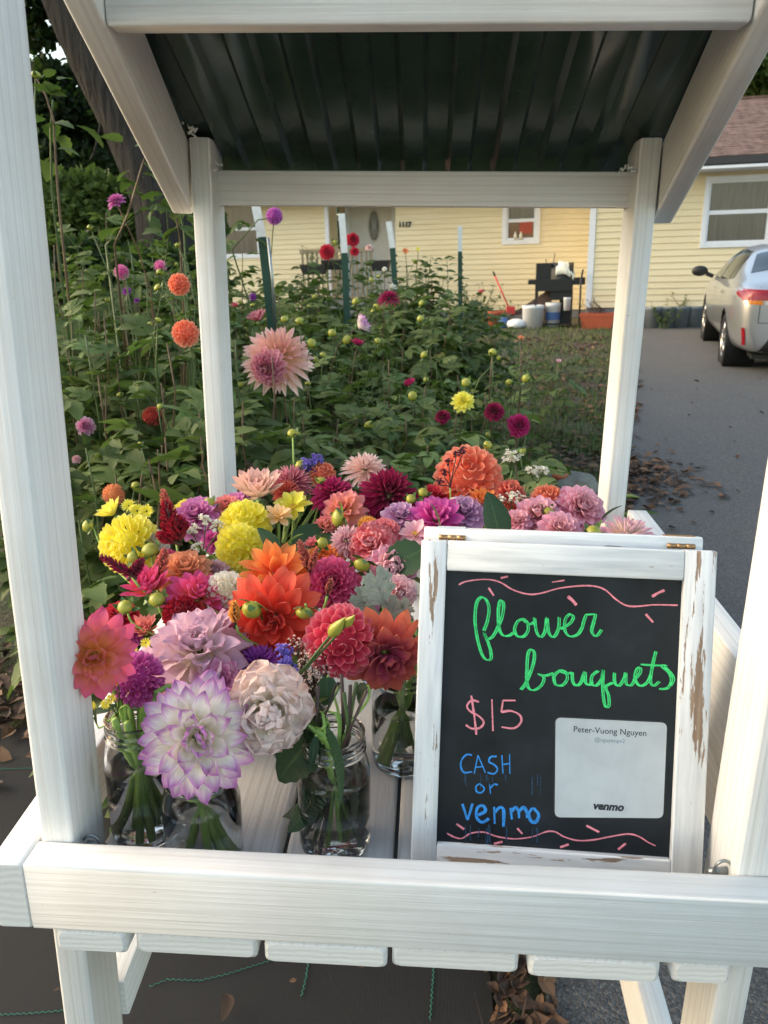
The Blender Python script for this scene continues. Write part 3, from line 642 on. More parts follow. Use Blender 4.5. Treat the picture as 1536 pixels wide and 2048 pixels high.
def petal_frames(kind, R, axis, seed, dens=1.0):
    K = KIND[kind]; rnd = random.Random(seed); N = max(6, int(K['N'] * dens)); axis = Vector(axis).normalized()
    ref = Vector((.2, .9, .3)); e1 = (ref - axis * ref.dot(axis)).normalized(); e2 = axis.cross(e1); a0 = rnd.uniform(0, 6)
    squash = rnd.uniform(.0, .12)
    for i in range(N):
        t = (i + .5) / N; an = a0 + i * 2.39996 + rnd.uniform(-.10, .10); th = math.radians(K['th'][0] + (K['th'][1] - K['th'][0]) * t ** K['pw'] + rnd.uniform(-1, 1) * K.get('jit', 5))
        rad = e1 * math.cos(an) + e2 * math.sin(an); L = R * (K['Li'] + (K['Lo'] - K['Li']) * t ** .7) * rnd.uniform(.93, 1.05)
        if K.get('ball'):
            d = axis * math.cos(th) + rad * math.sin(th); k = min(1.0, .35 + th / .9); p = d * R * .52 * k + axis * R * .40 * (1 - k); dr = (d * .86 + axis * .30 * k + rad * .12 * k).normalized(); L *= .75 + .25 * k
        else:
            dr = axis * math.cos(th) + rad * math.sin(th); p = rad * R * .16 * math.sin(min(th, PI / 2)) + axis * R * (.16 * math.cos(th) + .03)
        nz = axis - dr * axis.dot(dr)
        if nz.length < .05: nz = -rad
        if K.get('ball'): nz = (axis * .6 - rad) ; nz = nz - dr * nz.dot(dr)
        if th > PI / 2 and not K.get('ball'): pass
        if not K.get('ball') and th < 1.2: nz = (-rad * math.cos(th) + axis * math.sin(th))
        nz.normalize(); x = dr.cross(nz); b = min(3, int(t ** .62 * 4)); roll = rnd.uniform(-1, 1) * K.get('roll', .16)
        x2 = x * math.cos(roll) + nz * math.sin(roll); n2 = -x * math.sin(roll) + nz * math.cos(roll)
        yield p, Matrix((x2 * L, dr * L, n2 * L)).transposed(), b, rnd.randrange(5), min(1.0, max(0.0, 1.25 - t * 1.5)), t
def bloom_objects(parent, center, R, axis, kind, mat, seed, dens=1.0):
    o0 = org(parent)
    for p, m3, b, var, fac, t in petal_frames(kind, R, axis, seed, dens):
        o = bpy.data.objects.new('petal', petal_mesh(kind, b, var)); COL.objects.link(o); o.parent = parent
        m4 = m3.to_4x4(); m4.translation = center + p - o0; o.matrix_basis = m4
        o.material_slots[0].link = 'OBJECT'; o.material_slots[0].material = mat; o.color = (fac, 0, 0, 1)
def bloom_mesh(name, parent, center, R, axis, kind, mat, seed, dens=1.0, lod=1, stuff=True):
    vs = []; fs = []; uv = []; fa = []
    for p, m3, b, var, fac, t in petal_frames(kind, R, axis, seed, dens):
        pv, pf, pu = petal_proto(kind, b, var, lod); n = len(vs); q = center + p
        vs += [q + m3 @ Vector(v) for v in pv]; fa += [fac] * len(pv); fs += [tuple(n + i for i in f) for f in pf]; uv += [c for f in pf for i in f for c in pu[i]]
    me = bpy.data.meshes.new(name); o0 = org(parent); me.from_pydata([v - o0 for v in vs], [], fs); me.uv_layers.new(name='UVMap').data.foreach_set('uv', uv)
    a = me.attributes.new('fac', 'FLOAT', 'POINT'); a.data.foreach_set('value', fa); me.polygons.foreach_set('use_smooth', [True] * len(fs)); me.update()
    o = newobj(name, me, parent, mat); o.color = (0, 0, 0, 1)
    if stuff: o['kind'] = 'stuff'
    return o
def leaflet(L, W, fold=.35, droop=.5, serr=.10, nv=8):
    vs = []; uv = []; y = z = 0.0
    for j in range(nv + 1):
        v = j / nv
        if j: y += math.cos(droop * v) / nv * L; z -= math.sin(droop * v) / nv * L
        w = W * math.sin(PI * min(1, (v * .93 + .03)) ** .8) ** .85 * (1 + serr * (1 if j % 2 else -1)) if 0 < j < nv else W * .04
        for u in (-1, 0, 1): vs.append((u * w, y + (-.06 * L * abs(u) if serr else 0) * 0, z + abs(u) * w * fold)); uv.append((u / 2 + .5, v))
    fs = [(j * 3 + i, j * 3 + i + 1, j * 3 + i + 4, j * 3 + i + 3) for j in range(nv) for i in (0, 1)]
    return vs, fs, uv
def compound(n, L, seed):
    """a dahlia leaf: n leaflets on one stalk, along +Y"""
    rnd = random.Random(seed); V = []; F = []; U = []
    def put(g, loc, rz, rx, s):
        M3 = Euler((rx, 0, rz)).to_matrix() * s; k = len(V)
        V.extend([Vector(loc) + M3 @ Vector(v) for v in g[0]]); F.extend([tuple(k + i for i in f) for f in g[1]]); U.extend(g[2])
    lf = lambda: leaflet(L, L * rnd.uniform(.24, .30), rnd.uniform(.15, .45), rnd.uniform(.2, .9), rnd.uniform(.05, .12))
    put(lf(), (0, L * .75, 0), rnd.uniform(-.2, .2), -.1, 1.15)
    for k in range((n - 1) // 2):
        yy = L * (.68 - .42 * k)
        for sgn in (-1, 1): put(lf(), (0, yy, 0), sgn * -rnd.uniform(.75, 1.05), rnd.uniform(-.25, .2), .85 - .12 * k)
    k = len(V); V += [Vector((-.012 * L, 0, 0)), Vector((.012 * L, 0, 0)), Vector((.008 * L, L * .78, 0)), Vector((-.008 * L, L * .78, 0))]; F.append((k, k + 1, k + 2, k + 3)); U += [(.5, 0)] * 4
    return V, F, U
def geo_mesh(name, g):
    me = bpy.data.meshes.new(name); me.from_pydata(g[0], [], g[1]); me.uv_layers.new(name='UVMap').data.foreach_set('uv', [c for f in g[1] for i in f for c in g[2][i]])
    me.polygons.foreach_set('use_smooth', [True] * len(g[1])); me.materials.append(None); me.update(); return me
LEAFG = [compound(n, .075, s) for n, s in ((3, 1), (3, 2), (5, 3), (5, 4), (3, 5))] + [leaflet(.11, .028, .3, .7, .1), leaflet(.10, .035, .2, .5, .08)]
LEAFM = [geo_mesh('leaf', g) for g in LEAFG]
def look(dirv, upv=Z_, roll=0.0):
    d = Vector(dirv).normalized(); x = d.cross(Vector(upv))
    if x.length < 1e-3: x = Vector((1, 0, 0))
    x.normalize(); n = x.cross(d)
    if roll: x, n = x * math.cos(roll) + n * math.sin(roll), -x * math.sin(roll) + n * math.cos(roll)
    return Matrix((x, d, n)).transposed()
def leaf_obj(parent, p, d, s, which, mat, roll=0.0, name='leaf', me=None):
    o = bpy.data.objects.new(name, me or LEAFM[which]); COL.objects.link(o); o.parent = parent
    m4 = (look(d, Z_, roll) * s).to_4x4(); m4.translation = Vector(p) - org(parent); o.matrix_basis = m4
    o.material_slots[0].link = 'OBJECT'; o.material_slots[0].material = mat; return o
def bud_parts(parent, c, r, axis, mat=None, open_=0.0):
    axis = Vector(axis).normalized(); m3 = look(axis); mb = MB(); br = random.Random(int(abs(c[0]) * 1e4)); r = r * br.uniform(.8, 1.06); fl_ = br.uniform(.72, 1.12); prof = [(.02, -.8), (.55, -.72), (.92, -.35), (1.0, 0), (.92, .38), (.6, .72), (.25, .88), (.02, .92)]
    vs = []; n = 14
    for rr, z in prof:
        for j in range(n):
            q = rr * (1 + .09 * (j % 2)); vs.append(Vector(c) + m3 @ Vector((q * math.cos(2 * PI * j / n), z * fl_, q * math.sin(2 * PI * j / n))) * r)
    mb.add(vs, [(i * n + j, i * n + (j + 1) % n, (i + 1) * n + (j + 1) % n, (i + 1) * n + j) for i in range(len(prof) - 1) for j in range(n)])
    b = mb.build('bud', mat or M['bud'], parent)
    mb = MB(); g = leaflet(1.9, .42, .3, -.9, 0, 4)
    for k in range(6):
        a = k / 6 * 2 * PI; rad = m3 @ Vector((math.cos(a), 0, math.sin(a))); q = look(rad * .8 - axis * .25 * (1 if k % 2 else -.6), axis) * r
        mb.add([Vector(c) - axis * r * .62 + rad * r * .3 + q @ Vector(v) for v in g[0]], g[1])
    mb.build('sepals', M['sepal'], b, 'stuff')
    return b
def curve_pts(a, b, sag, n=8, start=None, end=None):
    """cubic from a to b that leaves along start and arrives along end"""
    a, b = Vector(a), Vector(b); L = (b - a).length; s = Vector(start or (0, 0, 1)).normalized(); e = Vector(end or (0, 0, 1)).normalized(); c1 = a + s * L * sag; c2 = b - e * L * sag
    return [a * (1 - t) ** 3 + c1 * 3 * t * (1 - t) ** 2 + c2 * 3 * t * t * (1 - t) + b * t ** 3 for t in [i / n for i in range(n + 1)]]
jr = random.Random(11)
def stem_to_jar(parent, head, axis, r=.003, mat=None, near=None, sag=.35):
    """stem from the head down through the mouth of the nearest jar into its water"""
    J = min(JARS, key=lambda j: (j.location.x - head.x) ** 2 + (j.location.y - head.y) ** 2) if near is None else JARS[near]
    top = max(v.co.z for v in J.children[0].data.vertices) if J.get('top') is None else J['top']; J['top'] = top
    a = jr.uniform(0, 2 * PI); rr = jr.uniform(.2, .78) * .030; mouth = J.location + Vector((rr * math.cos(a), rr * math.sin(a), top - .004)); foot = J.location + Vector((-rr * .85 * math.cos(a), -rr * .85 * math.sin(a), .012 + jr.uniform(0, .02)))
    up = (mouth - foot).normalized()
    if head.z < mouth.z + .015: pts = [foot, foot.lerp(mouth, .5), mouth, mouth + Vector((0, 0, .018))] + curve_pts(mouth + Vector((0, 0, .018)), head, .5, 7, Z_, axis)[1:]
    else: pts = [foot, foot.lerp(mouth, .33), foot.lerp(mouth, .66), mouth] + curve_pts(mouth, head, sag, 8, up, Vector(axis) * .6 + Z_ * .8)[1:]
    mb = MB(); mb.tube(pts, [r * 1.15] * 5 + [r * .8] * (len(pts) - 5), 7); return mb.build('stem', mat or M['cutstem'], parent), pts

# palettes: outer (base, mid, tip), inner rows, edge
P_ = dict(
 sunset=(('#f08a5a', '#ec6a86', '#e65f92'), ('#f8b545', '#f09066', '#ea6a86'), None), orchid=(('#c0489c', '#d264b4', '#e094c8'), ('#aa3888', '#c654a6', '#dc84c4'), None),
 blush=(('#f7e3bf', '#f6d5c0', '#f3c3bc'), None, None), lavender=(('#f2e6dc', '#eccad6', '#e8bace'), ('#f0e2ca', '#e8c6d2', '#deb0c8'), None),
 violettip=(('#f8f2d8', '#fcf4ec', '#e08ed2'), ('#f6eed0', '#faf0e6', '#bc62b8'), '#da8cd0'), pink=(('#d95f9c', '#e88fbb', '#f2b8d2'), None, None),
 cream=(('#fbf0da', '#fbeade', '#f8d4ca'), ('#f6f0cc', '#fcf2e6', '#f8dcd6'), None), purple=(('#7a2a8c', '#9a3fa8', '#b062be'), None, None),
 scarlet=(('#e8603a', '#f0563f', '#f57c60'), ('#d9432e', '#e53f30', '#ee5a48'), None), orange=(('#f0603a', '#f58a44', '#f9a45c'), None, None),
 rose=(('#c02f66', '#dd4a80', '#ea749b'), ('#b02558', '#cf3a70', '#e0608c'), None), coral=(('#d63f5c', '#ea5f76', '#f08c98'), ('#c22f4c', '#d84762', '#e96d80'), '#f3a0a8'),
 coralorange=(('#d85a46', '#e8705a', '#ee8a66'), ('#a8325e', '#b8446a', '#d8685a'), None), hotpink=(('#f07a5a', '#ea4f80', '#e0609c'), None, None), darkred=(('#7e0f20', '#a3182c', '#b92a3c'), None, None),
 peach=(('#f0a266', '#f2b082', '#efa07c'), None, None), white=(('#f0ebc8', '#f5f2e4', '#f7f4ee'), None, None), yellow=(('#f0e23a', '#f3e84e', '#f6ee86'), ('#f2e63a', '#f5ea58', '#f4ec80'), None),
 magpink=(('#d060a4', '#dc7ab8', '#e3a0cc'), None, None), dusty=(('#b84f66', '#cf7a8c', '#e2a3ab'), None, None), coralred=(('#d24a44', '#e66a5a', '#f29680'), None, None),
 salmon=(('#ee7a58', '#f4947a', '#f9b498'), ('#e86c50', '#f2876a', '#f6a68a'), '#fac4aa'), palepink=(('#f2c8b8', '#f4cfc6', '#f6ddd6'), None, None), magenta=(('#8c0c48', '#b3165c', '#cf3f7c'), ('#7a0a3c', '#a01252', '#c02c6c'), None),
 burgundy=(('#6a0a34', '#960f48', '#b8205c'), ('#5c0a28', '#800c38', '#a0184a'), None), peachpink=(('#f4a86a', '#f2a089', '#ef92a0'), None, None), golden=(('#eaa53a', '#f0b654', '#f3c877'), None, None),
 softpink=(('#e4a4b4', '#eebcc6', '#f3d3d6'), None, None), coralpink=(('#e85f6a', '#f08088', '#f4a2a6'), None, None), lilac=(('#bd80b4', '#d09cc6', '#deb8d4'), None, None), hotmag=(('#d0389a', '#e052ae', '#ea7cc2'), None, None),
 bubble=(('#e47aac', '#ee9cc0', '#f4bfd4'), ('#f2b0b0', '#f3b8bf', '#f4c4d0'), None), candy=(('#f6e6c8', '#f0b4cc', '#e58cc0'), ('#f8ecc8', '#f6dcd0', '#f0b8d0'), None), ballorange=(('#ee8662', '#f5a284', '#fcc4a6'), ('#e46e54', '#ee8664', '#f6a27e'), '#fdd0b4'),
 pinkwhite=(('#e06ab0', '#eb9cc9', '#f6e4ee'), ('#d85aa6', '#e482ba', '#f0b0d4'), None), crimson=(('#a00f2a', '#c41c3a', '#dc4458'), None, None), dinnerpeach=(('#f8d8ae', '#f8d0be', '#fae0d8'), ('#f6d49a', '#f4bca6', '#eea8ae'), None),
 dinnerpink=(('#f0b67a', '#d9708a', '#eda6ac'), ('#e59a6a', '#b85a8e', '#e08fa8'), '#f2bdb8'), mauve=(('#b04aa8', '#c46cc0', '#d897d4'), None, None), apricot=(('#f0c07a', '#f4cd98', '#f6dcb6'), None, None))
PM = lambda k: petalmat(k, *P_[k], mid=.68 if k == 'violettip' else .62)
YT = ([900, 930, 960, 1020, 1080, 1150, 1230, 1310, 1400, 1500], [.80, .77, .73, .63, .52, .42, .33, .25, .17, .12])
SCALE = dict(dinner=1.2, ball=1.08, bigball=1.12, lily=1.15, formal=1.32, deco=1.30, water=1.22, fluffy=1.25, ruffle=1.32, loose=1.30, cactus=1.15, spiky=1.12, single=1.2, half=1.3)
BLOOMS = []; LEAVES = []
def ball_core(parent, c0, R, ax, mat):
    mb = MB(); m3 = look(ax); n = 16; pr = [(max(.004, .46 * math.sin(a)), .46 * math.cos(a)) for a in np.linspace(0, PI, 10)]
    mb.add([c0 + m3 @ Vector((r_ * math.cos(2 * PI * j / n), z - .02, r_ * math.sin(2 * PI * j / n))) * R for r_, z in pr for j in range(n)], [(i * n + j, i * n + (j + 1) % n, (i + 1) * n + (j + 1) % n, (i + 1) * n + j) for i in range(9) for j in range(n)])
    o = mb.build('flower_centre', mat, parent); o.color = (1, 0, 0, 1); return o
def fl(label, kind, pal, px, py, dia, face=(0, .75, .8), cat='dahlia', dY=0.0, near=None, dens=1.0, name='dahlia', group='cut flowers in the jars', big=None, stemr=.0040):
    """face = (right, towards the viewer, up)"""
    Y = float(np.interp(py, *YT)) + dY; c = at(px, py, Y); R = dia / 2 * pxsize(c) * SCALE.get(kind, 1.2); ax = Vector((face[0], -face[1], face[2])).normalized(); c0 = c - ax * R * .15
    o = thing(name, label, cat, c0, group)
    BLOOMS.append((c, R))
    if big is None: big = dia >= 68
    sd = int(px * 7 + py)
    if big: bloom_objects(o, c0, R, ax, kind, PM(pal), sd, dens)
    else: bloom_mesh('petals', o, c0, R, ax, kind, PM(pal), sd, dens)
    if KIND[kind].get('ball'): ball_core(o, c0, R, ax, PM(pal))
    if kind in ('single', 'daisy'):
        mb = MB(); m3 = look(ax); n = 10
        mb.add([c0 + m3 @ Vector((rr * math.cos(2 * PI * j / n), z, rr * math.sin(2 * PI * j / n))) * R for rr, z in ((.26, .06), (.22, .16), (.02, .2)) for j in range(n)], [(i * n + j, i * n + (j + 1) % n, (i + 1) * n + (j + 1) % n, (i + 1) * n + j) for i in range(2) for j in range(n)])
        mb.build('flower_centre', M['centre'], o)
    back = .42 if KIND[kind].get('ball') else 0
    mb = MB(); m3 = look(-ax); g = leaflet(.62, .2, .1, .5, 0, 4)
    for k in range(6):
        a = k * PI / 3; rad = m3 @ Vector((math.cos(a), 0, math.sin(a))); q = look(rad - ax * .15, ax) * R * .7 * (.7 if back else 1)
        mb.add([c0 - ax * R * (.06 + back) + q @ Vector(v) for v in g[0]], g[1])
    mb.build('calyx', M['sepal'], o)
    st, pts = stem_to_jar(o, c0 - ax * R * (.04 + back), ax, stemr, near=near)
    return o, c0, pts
M['centre'] = simple('yellow_flower_centre', '#c9a02c', .7, 0, .3, 200, .4)
F = [
 ('coral pink dahlia with a golden centre leaning against the left front post', 'water', 'sunset', 188, 1312, 150, (.35, .9, .28), 'dahlia', -.142, 1),
 ('orchid purple ball dahlia tucked beside the coral and gold bloom above a jar', 'ball', 'orchid', 272, 1362, 118, (.25, .8, .2), 'dahlia', -.03),
 ('pale peach dahlia half hidden behind the large violet tipped bloom', 'deco', 'blush', 345, 1440, 165, (-.5, .6, .5), 'dahlia', .05),
 ('large pale lavender dahlia with long floppy petals above the violet tipped one', 'loose', 'lavender', 396, 1300, 200, (.05, .45, .9)),
 ('big white dahlia with violet petal tips hanging over the front jar', 'dinner', 'violettip', 394, 1474, 212, (.22, .85, .45), 'dahlia', -.055, 2, 1.12),
 ('small mauve pink dahlia between the lavender and the cream ruffled bloom', 'deco', 'pink', 440, 1365, 96, (.2, .7, .6), 'dahlia', .02),
 ('ruffled cream and blush lisianthus beside the violet tipped dahlia', 'ruffle', 'cream', 535, 1424, 150, (.1, .85, .25), 'lisianthus', -.035, 0, 1.0, 'lisianthus'),
 ('small deep purple dahlia peeking out above the cream lisianthus', 'cactus', 'purple', 518, 1325, 88, (.1, .5, .8), 'dahlia', .03),
 ('vivid scarlet orange dahlia with broad petals in the middle of the display', 'water', 'scarlet', 545, 1238, 168, (.0, .9, .25)),
 ('bright orange dahlia with pointed petals behind the scarlet one', 'lily', 'orange', 552, 1150, 142, (.15, .6, .8)),
 ('rose pink dahlia just right of the pointed orange one', 'formal', 'rose', 664, 1165, 104, (.1, .7, .45)),
 ('round coral pink formal dahlia with layered cupped petals over the dark stemmed jar', 'bigball', 'coral', 682, 1287, 148, (.12, .92, .2), 'dahlia', -.02),
 ('coral orange waterlily dahlia drooping next to the chalkboard frame', 'water', 'coralorange', 772, 1310, 150, (.25, .8, -.05), 'dahlia', .02),
 ('hot pink dahlia with upright coral petals above the lavender bloom', 'water', 'hotpink', 398, 1192, 120, (.4, .35, .9)),
 ('pink dahlia seen from the side under the dark red celosia at left', 'half', 'hotpink', 300, 1182, 95, (-.2, .3, .95)),
 ('dark red ball dahlia under the upright hot pink petals', 'ball', 'darkred', 362, 1228, 82, (.1, .8, .5)),
 ('peach orange dahlia behind the hot pink one, petals curling', 'deco', 'peach', 370, 1140, 104, (.1, .35, .95)),
 ('white ball dahlia beside the pointed orange bloom', 'bigball', 'white', 450, 1180, 84, (.1, .7, .6)),
 ('big lemon yellow ball dahlia facing left beside the red celosia plume', 'bigball', 'yellow', 247, 1090, 124, (-.5, .75, .2)),
 ('small open yellow dahlia on top of the left lemon yellow ball', 'half', 'yellow', 226, 1028, 56, (-.5, .2, .8)),
 ('upper lemon yellow dahlia of the pair right of the red celosia', 'bigball', 'yellow', 490, 1045, 108, (.1, .6, .8)),
 ('lower lemon yellow dahlia of the pair with a ruffled round head', 'bigball', 'yellow', 478, 1098, 98, (.1, .9, .1)),
 ('mauve pink dahlia behind the red celosia plume, left rear', 'deco', 'magpink', 392, 1030, 90, (.0, .5, .8)),
 ('thin sliver of yellow bloom showing behind the mauve pink dahlia', 'formal', 'yellow', 374, 1015, 56, (0, .3, .9)),
 ('white bloom wedged between the left yellow ball and the red celosia', 'fluffy', 'white', 312, 1082, 48, (0, .7, .6)),
 ('orange and pink dahlia below the left rear post', 'deco', 'peachpink', 452, 1012, 56, (0, .5, .8)),
 ('cream white dahlia with upright petals by the dark basil flowers', 'half', 'blush', 515, 990, 100, (.0, .25, .95)),
 ('dusty pink dahlia with thin spiky petals at the back', 'spiky', 'dusty', 582, 962, 92, (.0, .5, .85)),
 ('small coral red dahlia under the dusty pink spiky bloom', 'spiky', 'coralred', 572, 982, 58, (0, .7, .7)),
 ('coral orange ball half behind the lavender blue ageratum at the back', 'ball', 'ballorange', 645, 945, 58, (.1, .4, .8)),
 ('pale blush pink dahlia standing highest in the middle at the back', 'cactus', 'palepink', 730, 935, 92, (.15, .35, .95), 'dahlia', 0, None, .8),
 ('dark pink magenta dahlia under the blush pink one', 'cactus', 'magenta', 664, 985, 88, (-.1, .5, .8)),
 ('large burgundy magenta dahlia right of the blush pink one', 'cactus', 'burgundy', 778, 985, 118, (.1, .65, .75)),
 ('peach and pink dahlia with pointed petals below the dark magenta blooms', 'water', 'peachpink', 688, 1018, 82, (-.1, .6, .7)),
 ('pale yellow dahlia with broad petals near the big green leaf', 'single', 'yellow', 585, 1012, 64, (-.1, .4, .9)),
 ('small peach lily shaped flower above the big green leaf', 'single', 'apricot', 556, 1032, 52, (0, .3, .95)),
 ('small golden orange ball dahlia in the middle of the display', 'ball', 'golden', 735, 1050, 46, (0, .6, .75)),
 ('small pale pink dahlia under the pale green bud', 'cactus', 'softpink', 690, 1080, 66, (-.2, .7, .5)),
 ('coral pink double flower left of the chalkboard frame', 'fluffy', 'coralpink', 742, 1088, 92, (-.1, .7, .6)),
 ('coral dahlia tucked behind the coral pink double flower', 'deco', 'coralpink', 770, 1062, 66, (.1, .5, .8)),
 ('ruffled candy pink flower above the silver dusty leaves', 'fluffy', 'bubble', 782, 1140, 92, (.1, .8, .4)),
 ('dusky pink bloom in shade between the silver leaves and the sign', 'fluffy', 'softpink', 800, 1185, 64, (.1, .8, .3)),
 ('soft lilac dahlia behind the hot magenta bloom', 'deco', 'lilac', 800, 1032, 74, (0, .4, .85)),
 ('hot magenta pink dahlia with wide petals just above the sign', 'water', 'hotmag', 872, 1038, 112, (0, .5, .85)),
 ('pale pink petals at the top left corner of the chalkboard', 'single', 'softpink', 830, 1066, 56, (-.2, .4, .8)),
 ('large salmon coral dahlia standing tallest at the back', 'bigball', 'salmon', 937, 950, 140, (.0, .62, .65)),
 ('lilac purple dahlia under the large salmon bloom', 'deco', 'lilac', 928, 1024, 84, (.1, .5, .8)),
 ('small orange flower under the right edge of the salmon bloom', 'half', 'orange', 966, 1006, 54, (0, .4, .9)),
 ('coral double flower right of the salmon bloom, speckled with white florets', 'fluffy', 'coralred', 1020, 985, 62, (.1, .4, .8)),
 ('coral orange ball dahlia behind the pink blooms at right', 'ball', 'ballorange', 1096, 1000, 80, (0, .5, .8)),
 ('pink dahlia with long petals left of the coral orange ball', 'deco', 'bubble', 1075, 1030, 92, (-.1, .5, .8)),
 ('pale pink dahlia next to the right rear post', 'formal', 'bubble', 1165, 1015, 104, (.25, .6, .6)),
 ('pink dahlia half hidden behind the top edge of the sign', 'deco', 'bubble', 1120, 1058, 80, (.0, .6, .6)),
 ('flat open pink dahlia with a cream centre at the right end of the display', 'cactus', 'candy', 1255, 1072, 126, (.1, .15, .98), 'dahlia', .02),
 ('small pink bloom behind the big upright leaf over the sign', 'deco', 'bubble', 1035, 1042, 58, (-.1, .5, .8)),
 ('reddish dahlia peeking up behind the coral and gold bloom', 'deco', 'crimson', 240, 1228, 66, (.1, .3, .9), 'dahlia', .05),
 ('tan and pink dahlia between the left buds and the lavender bloom', 'half', 'peachpink', 290, 1262, 58, (0, .4, .9), 'dahlia', .05),
 ('deep red dahlia behind the salmon bloom and the green buds', 'deco', 'crimson', 862, 992, 60, (0, .4, .9), 'dahlia', .04),
 ('muted pink dahlia deep behind the silver leaves near the sign', 'deco', 'magpink', 712, 1215, 84, (.1, .6, .4), 'dahlia', .08),
 ('crimson dahlia in shadow under the scarlet orange bloom', 'deco', 'crimson', 500, 1290, 76, (-.1, .7, .2), 'dahlia', .05),
 ('orange tan dahlia low behind the rose pink one', 'deco', 'orange', 650, 1118, 74, (0, .5, .8), 'dahlia', .04),
 ('soft mauve dahlia behind the cream petals at the left rear', 'deco', 'magpink', 470, 1010, 70, (-.1, .4, .85), 'dahlia', .08),

 ('small rose pink bloom under the red celosia plume', 'deco', 'rose', 335, 1122, 52, (0, .6, .7), 'dahlia', .02),
 ('small pale pink bloom between the yellow pair and the white ball', 'fluffy', 'softpink', 432, 1142, 50, (0, .6, .7), 'dahlia', .03),
 ('small coral bloom behind the pink celosia spike', 'deco', 'coralpink', 628, 1092, 48, (0, .5, .8), 'dahlia', .05),
 ('little magenta bloom between the two lemon yellow groups', 'deco', 'hotmag', 425, 1078, 46, (0, .5, .8), 'dahlia', .04),
 ('small peach bloom right of the broad middle leaf', 'fluffy', 'peachpink', 652, 1052, 48, (0, .5, .8), 'dahlia', .03),
 ('small dusky rose bloom between the scarlet and lavender blooms', 'deco', 'rose', 455, 1262, 58, (-.1, .6, .6), 'dahlia', .04),
 ('small orchid bloom under the left green buds', 'ball', 'orchid', 262, 1270, 52, (0, .7, .5), 'dahlia', .05),
]
HEADS = {}
for row in F:
    o, c0, pts = fl(*row); HEADS[(row[3], row[4])] = (o, c0, pts)
# leaves on the bouquet stems (children of the flower whose stem carries them)
lr = random.Random(5)
for i, ((px, py), (o, c0, pts)) in enumerate(HEADS.items()):
    for k in range(lr.choice((1, 2, 3))):
        t = pts[-1].lerp(pts[4], lr.uniform(.35, 1.0)); d = Vector((lr.uniform(-1, 1), lr.uniform(-.25, 1), lr.uniform(-.1, .9)))
        LEAVES.append(leaf_obj(o, t, d, lr.uniform(.45, .75), lr.randrange(7), M['leaf'] if lr.random() < .75 else M['leaf2'], lr.uniform(-.4, .4)))
# big single leaves seen between the blooms
BIGLEAF = geo_mesh('leaf', leaflet(1, .30, .22, .35, .03, 12)); WIDELEAF = geo_mesh('leaf', leaflet(1, .36, .25, .5, .06, 12)); LONGLEAF = geo_mesh('leaf', leaflet(1, .13, .2, .6, .02, 10))
def bigleaf(label, bx, by, tx, ty, me, mat, dY=0.0, dY2=0.0, roll=0.0, near=None):
    Y = float(np.interp(by, *YT)) + dY; a = at(bx, by, Y); b = at(tx, ty, Y + dY2); L = (b - a).length
    o = thing('leaf_sprig', label, 'leaf', a, 'leafy sprigs among the cut flowers'); leaf_obj(o, a, b - a, L, 0, mat, roll, 'leaf_blade', me); stem_to_jar(o, a, (b - a).normalized() + Z_ * .5, .0022, near=near)
bigleaf('tall dark green leaf standing upright over the top rail of the sign', 1000, 1085, 985, 980, BIGLEAF, M['leafdark'], -.03, .02, .1)
bigleaf('broad dark green leaf touching the left stile of the sign', 848, 1098, 755, 1142, WIDELEAF, M['leafdark'], -.06, -.02, .9)
bigleaf('dark glossy leaf in the gap right of the lower yellow dahlia', 552, 1118, 530, 1050, WIDELEAF, M['leafdark'], 0, .0, .3)
bigleaf('wide dark leaf in the middle gap behind the pointed orange dahlia', 590, 1100, 668, 1040, WIDELEAF, M['leafdark'], .05, .05, -.4)
bigleaf('small pale green leaf in the middle gap behind the orange dahlia', 570, 1095, 598, 1058, WIDELEAF, M['leaf2'], .02, .0, .2)
bigleaf('large dark toothed leaf hanging left of the dark stemmed jar', 655, 1450, 532, 1558, WIDELEAF, M['leafdark'], .01, -.03, .5, 0)
bigleaf('long narrow leaf bent down over the neck of the dark stemmed jar', 650, 1452, 728, 1610, LONGLEAF, M['leafdark'], -.03, -.035, .4, 0)
bigleaf('narrow pointed leaf hanging over the rim of the dark stemmed jar', 632, 1470, 622, 1545, LONGLEAF, M['leafdark'], -.02, -.02, .4, 0)
bigleaf('pointed green leaf hanging under the coral formal dahlia', 655, 1352, 652, 1415, WIDELEAF, M['leafdark'], -.01, -.02, .2, 0)
bigleaf('slim curled leaf against the foot of the right rear post', 1203, 1040, 1236, 998, LONGLEAF, M['leafdark'], .02, .0, .8)
bigleaf('dark leaf under the coral and gold dahlia by the left front post', 240, 1412, 172, 1422, LONGLEAF, M['leafdark'], .02, -.02, .6, 1)
bigleaf('leaf tucked under the coral orange waterlily dahlia', 735, 1370, 705, 1405, WIDELEAF, M['leafdark'], .02, 0, .5, 0)
bigleaf('grassy leaf blade in front of the hot magenta dahlia', 880, 1068, 882, 1000, LONGLEAF, M['leaf2'], -.03, .0, .1)
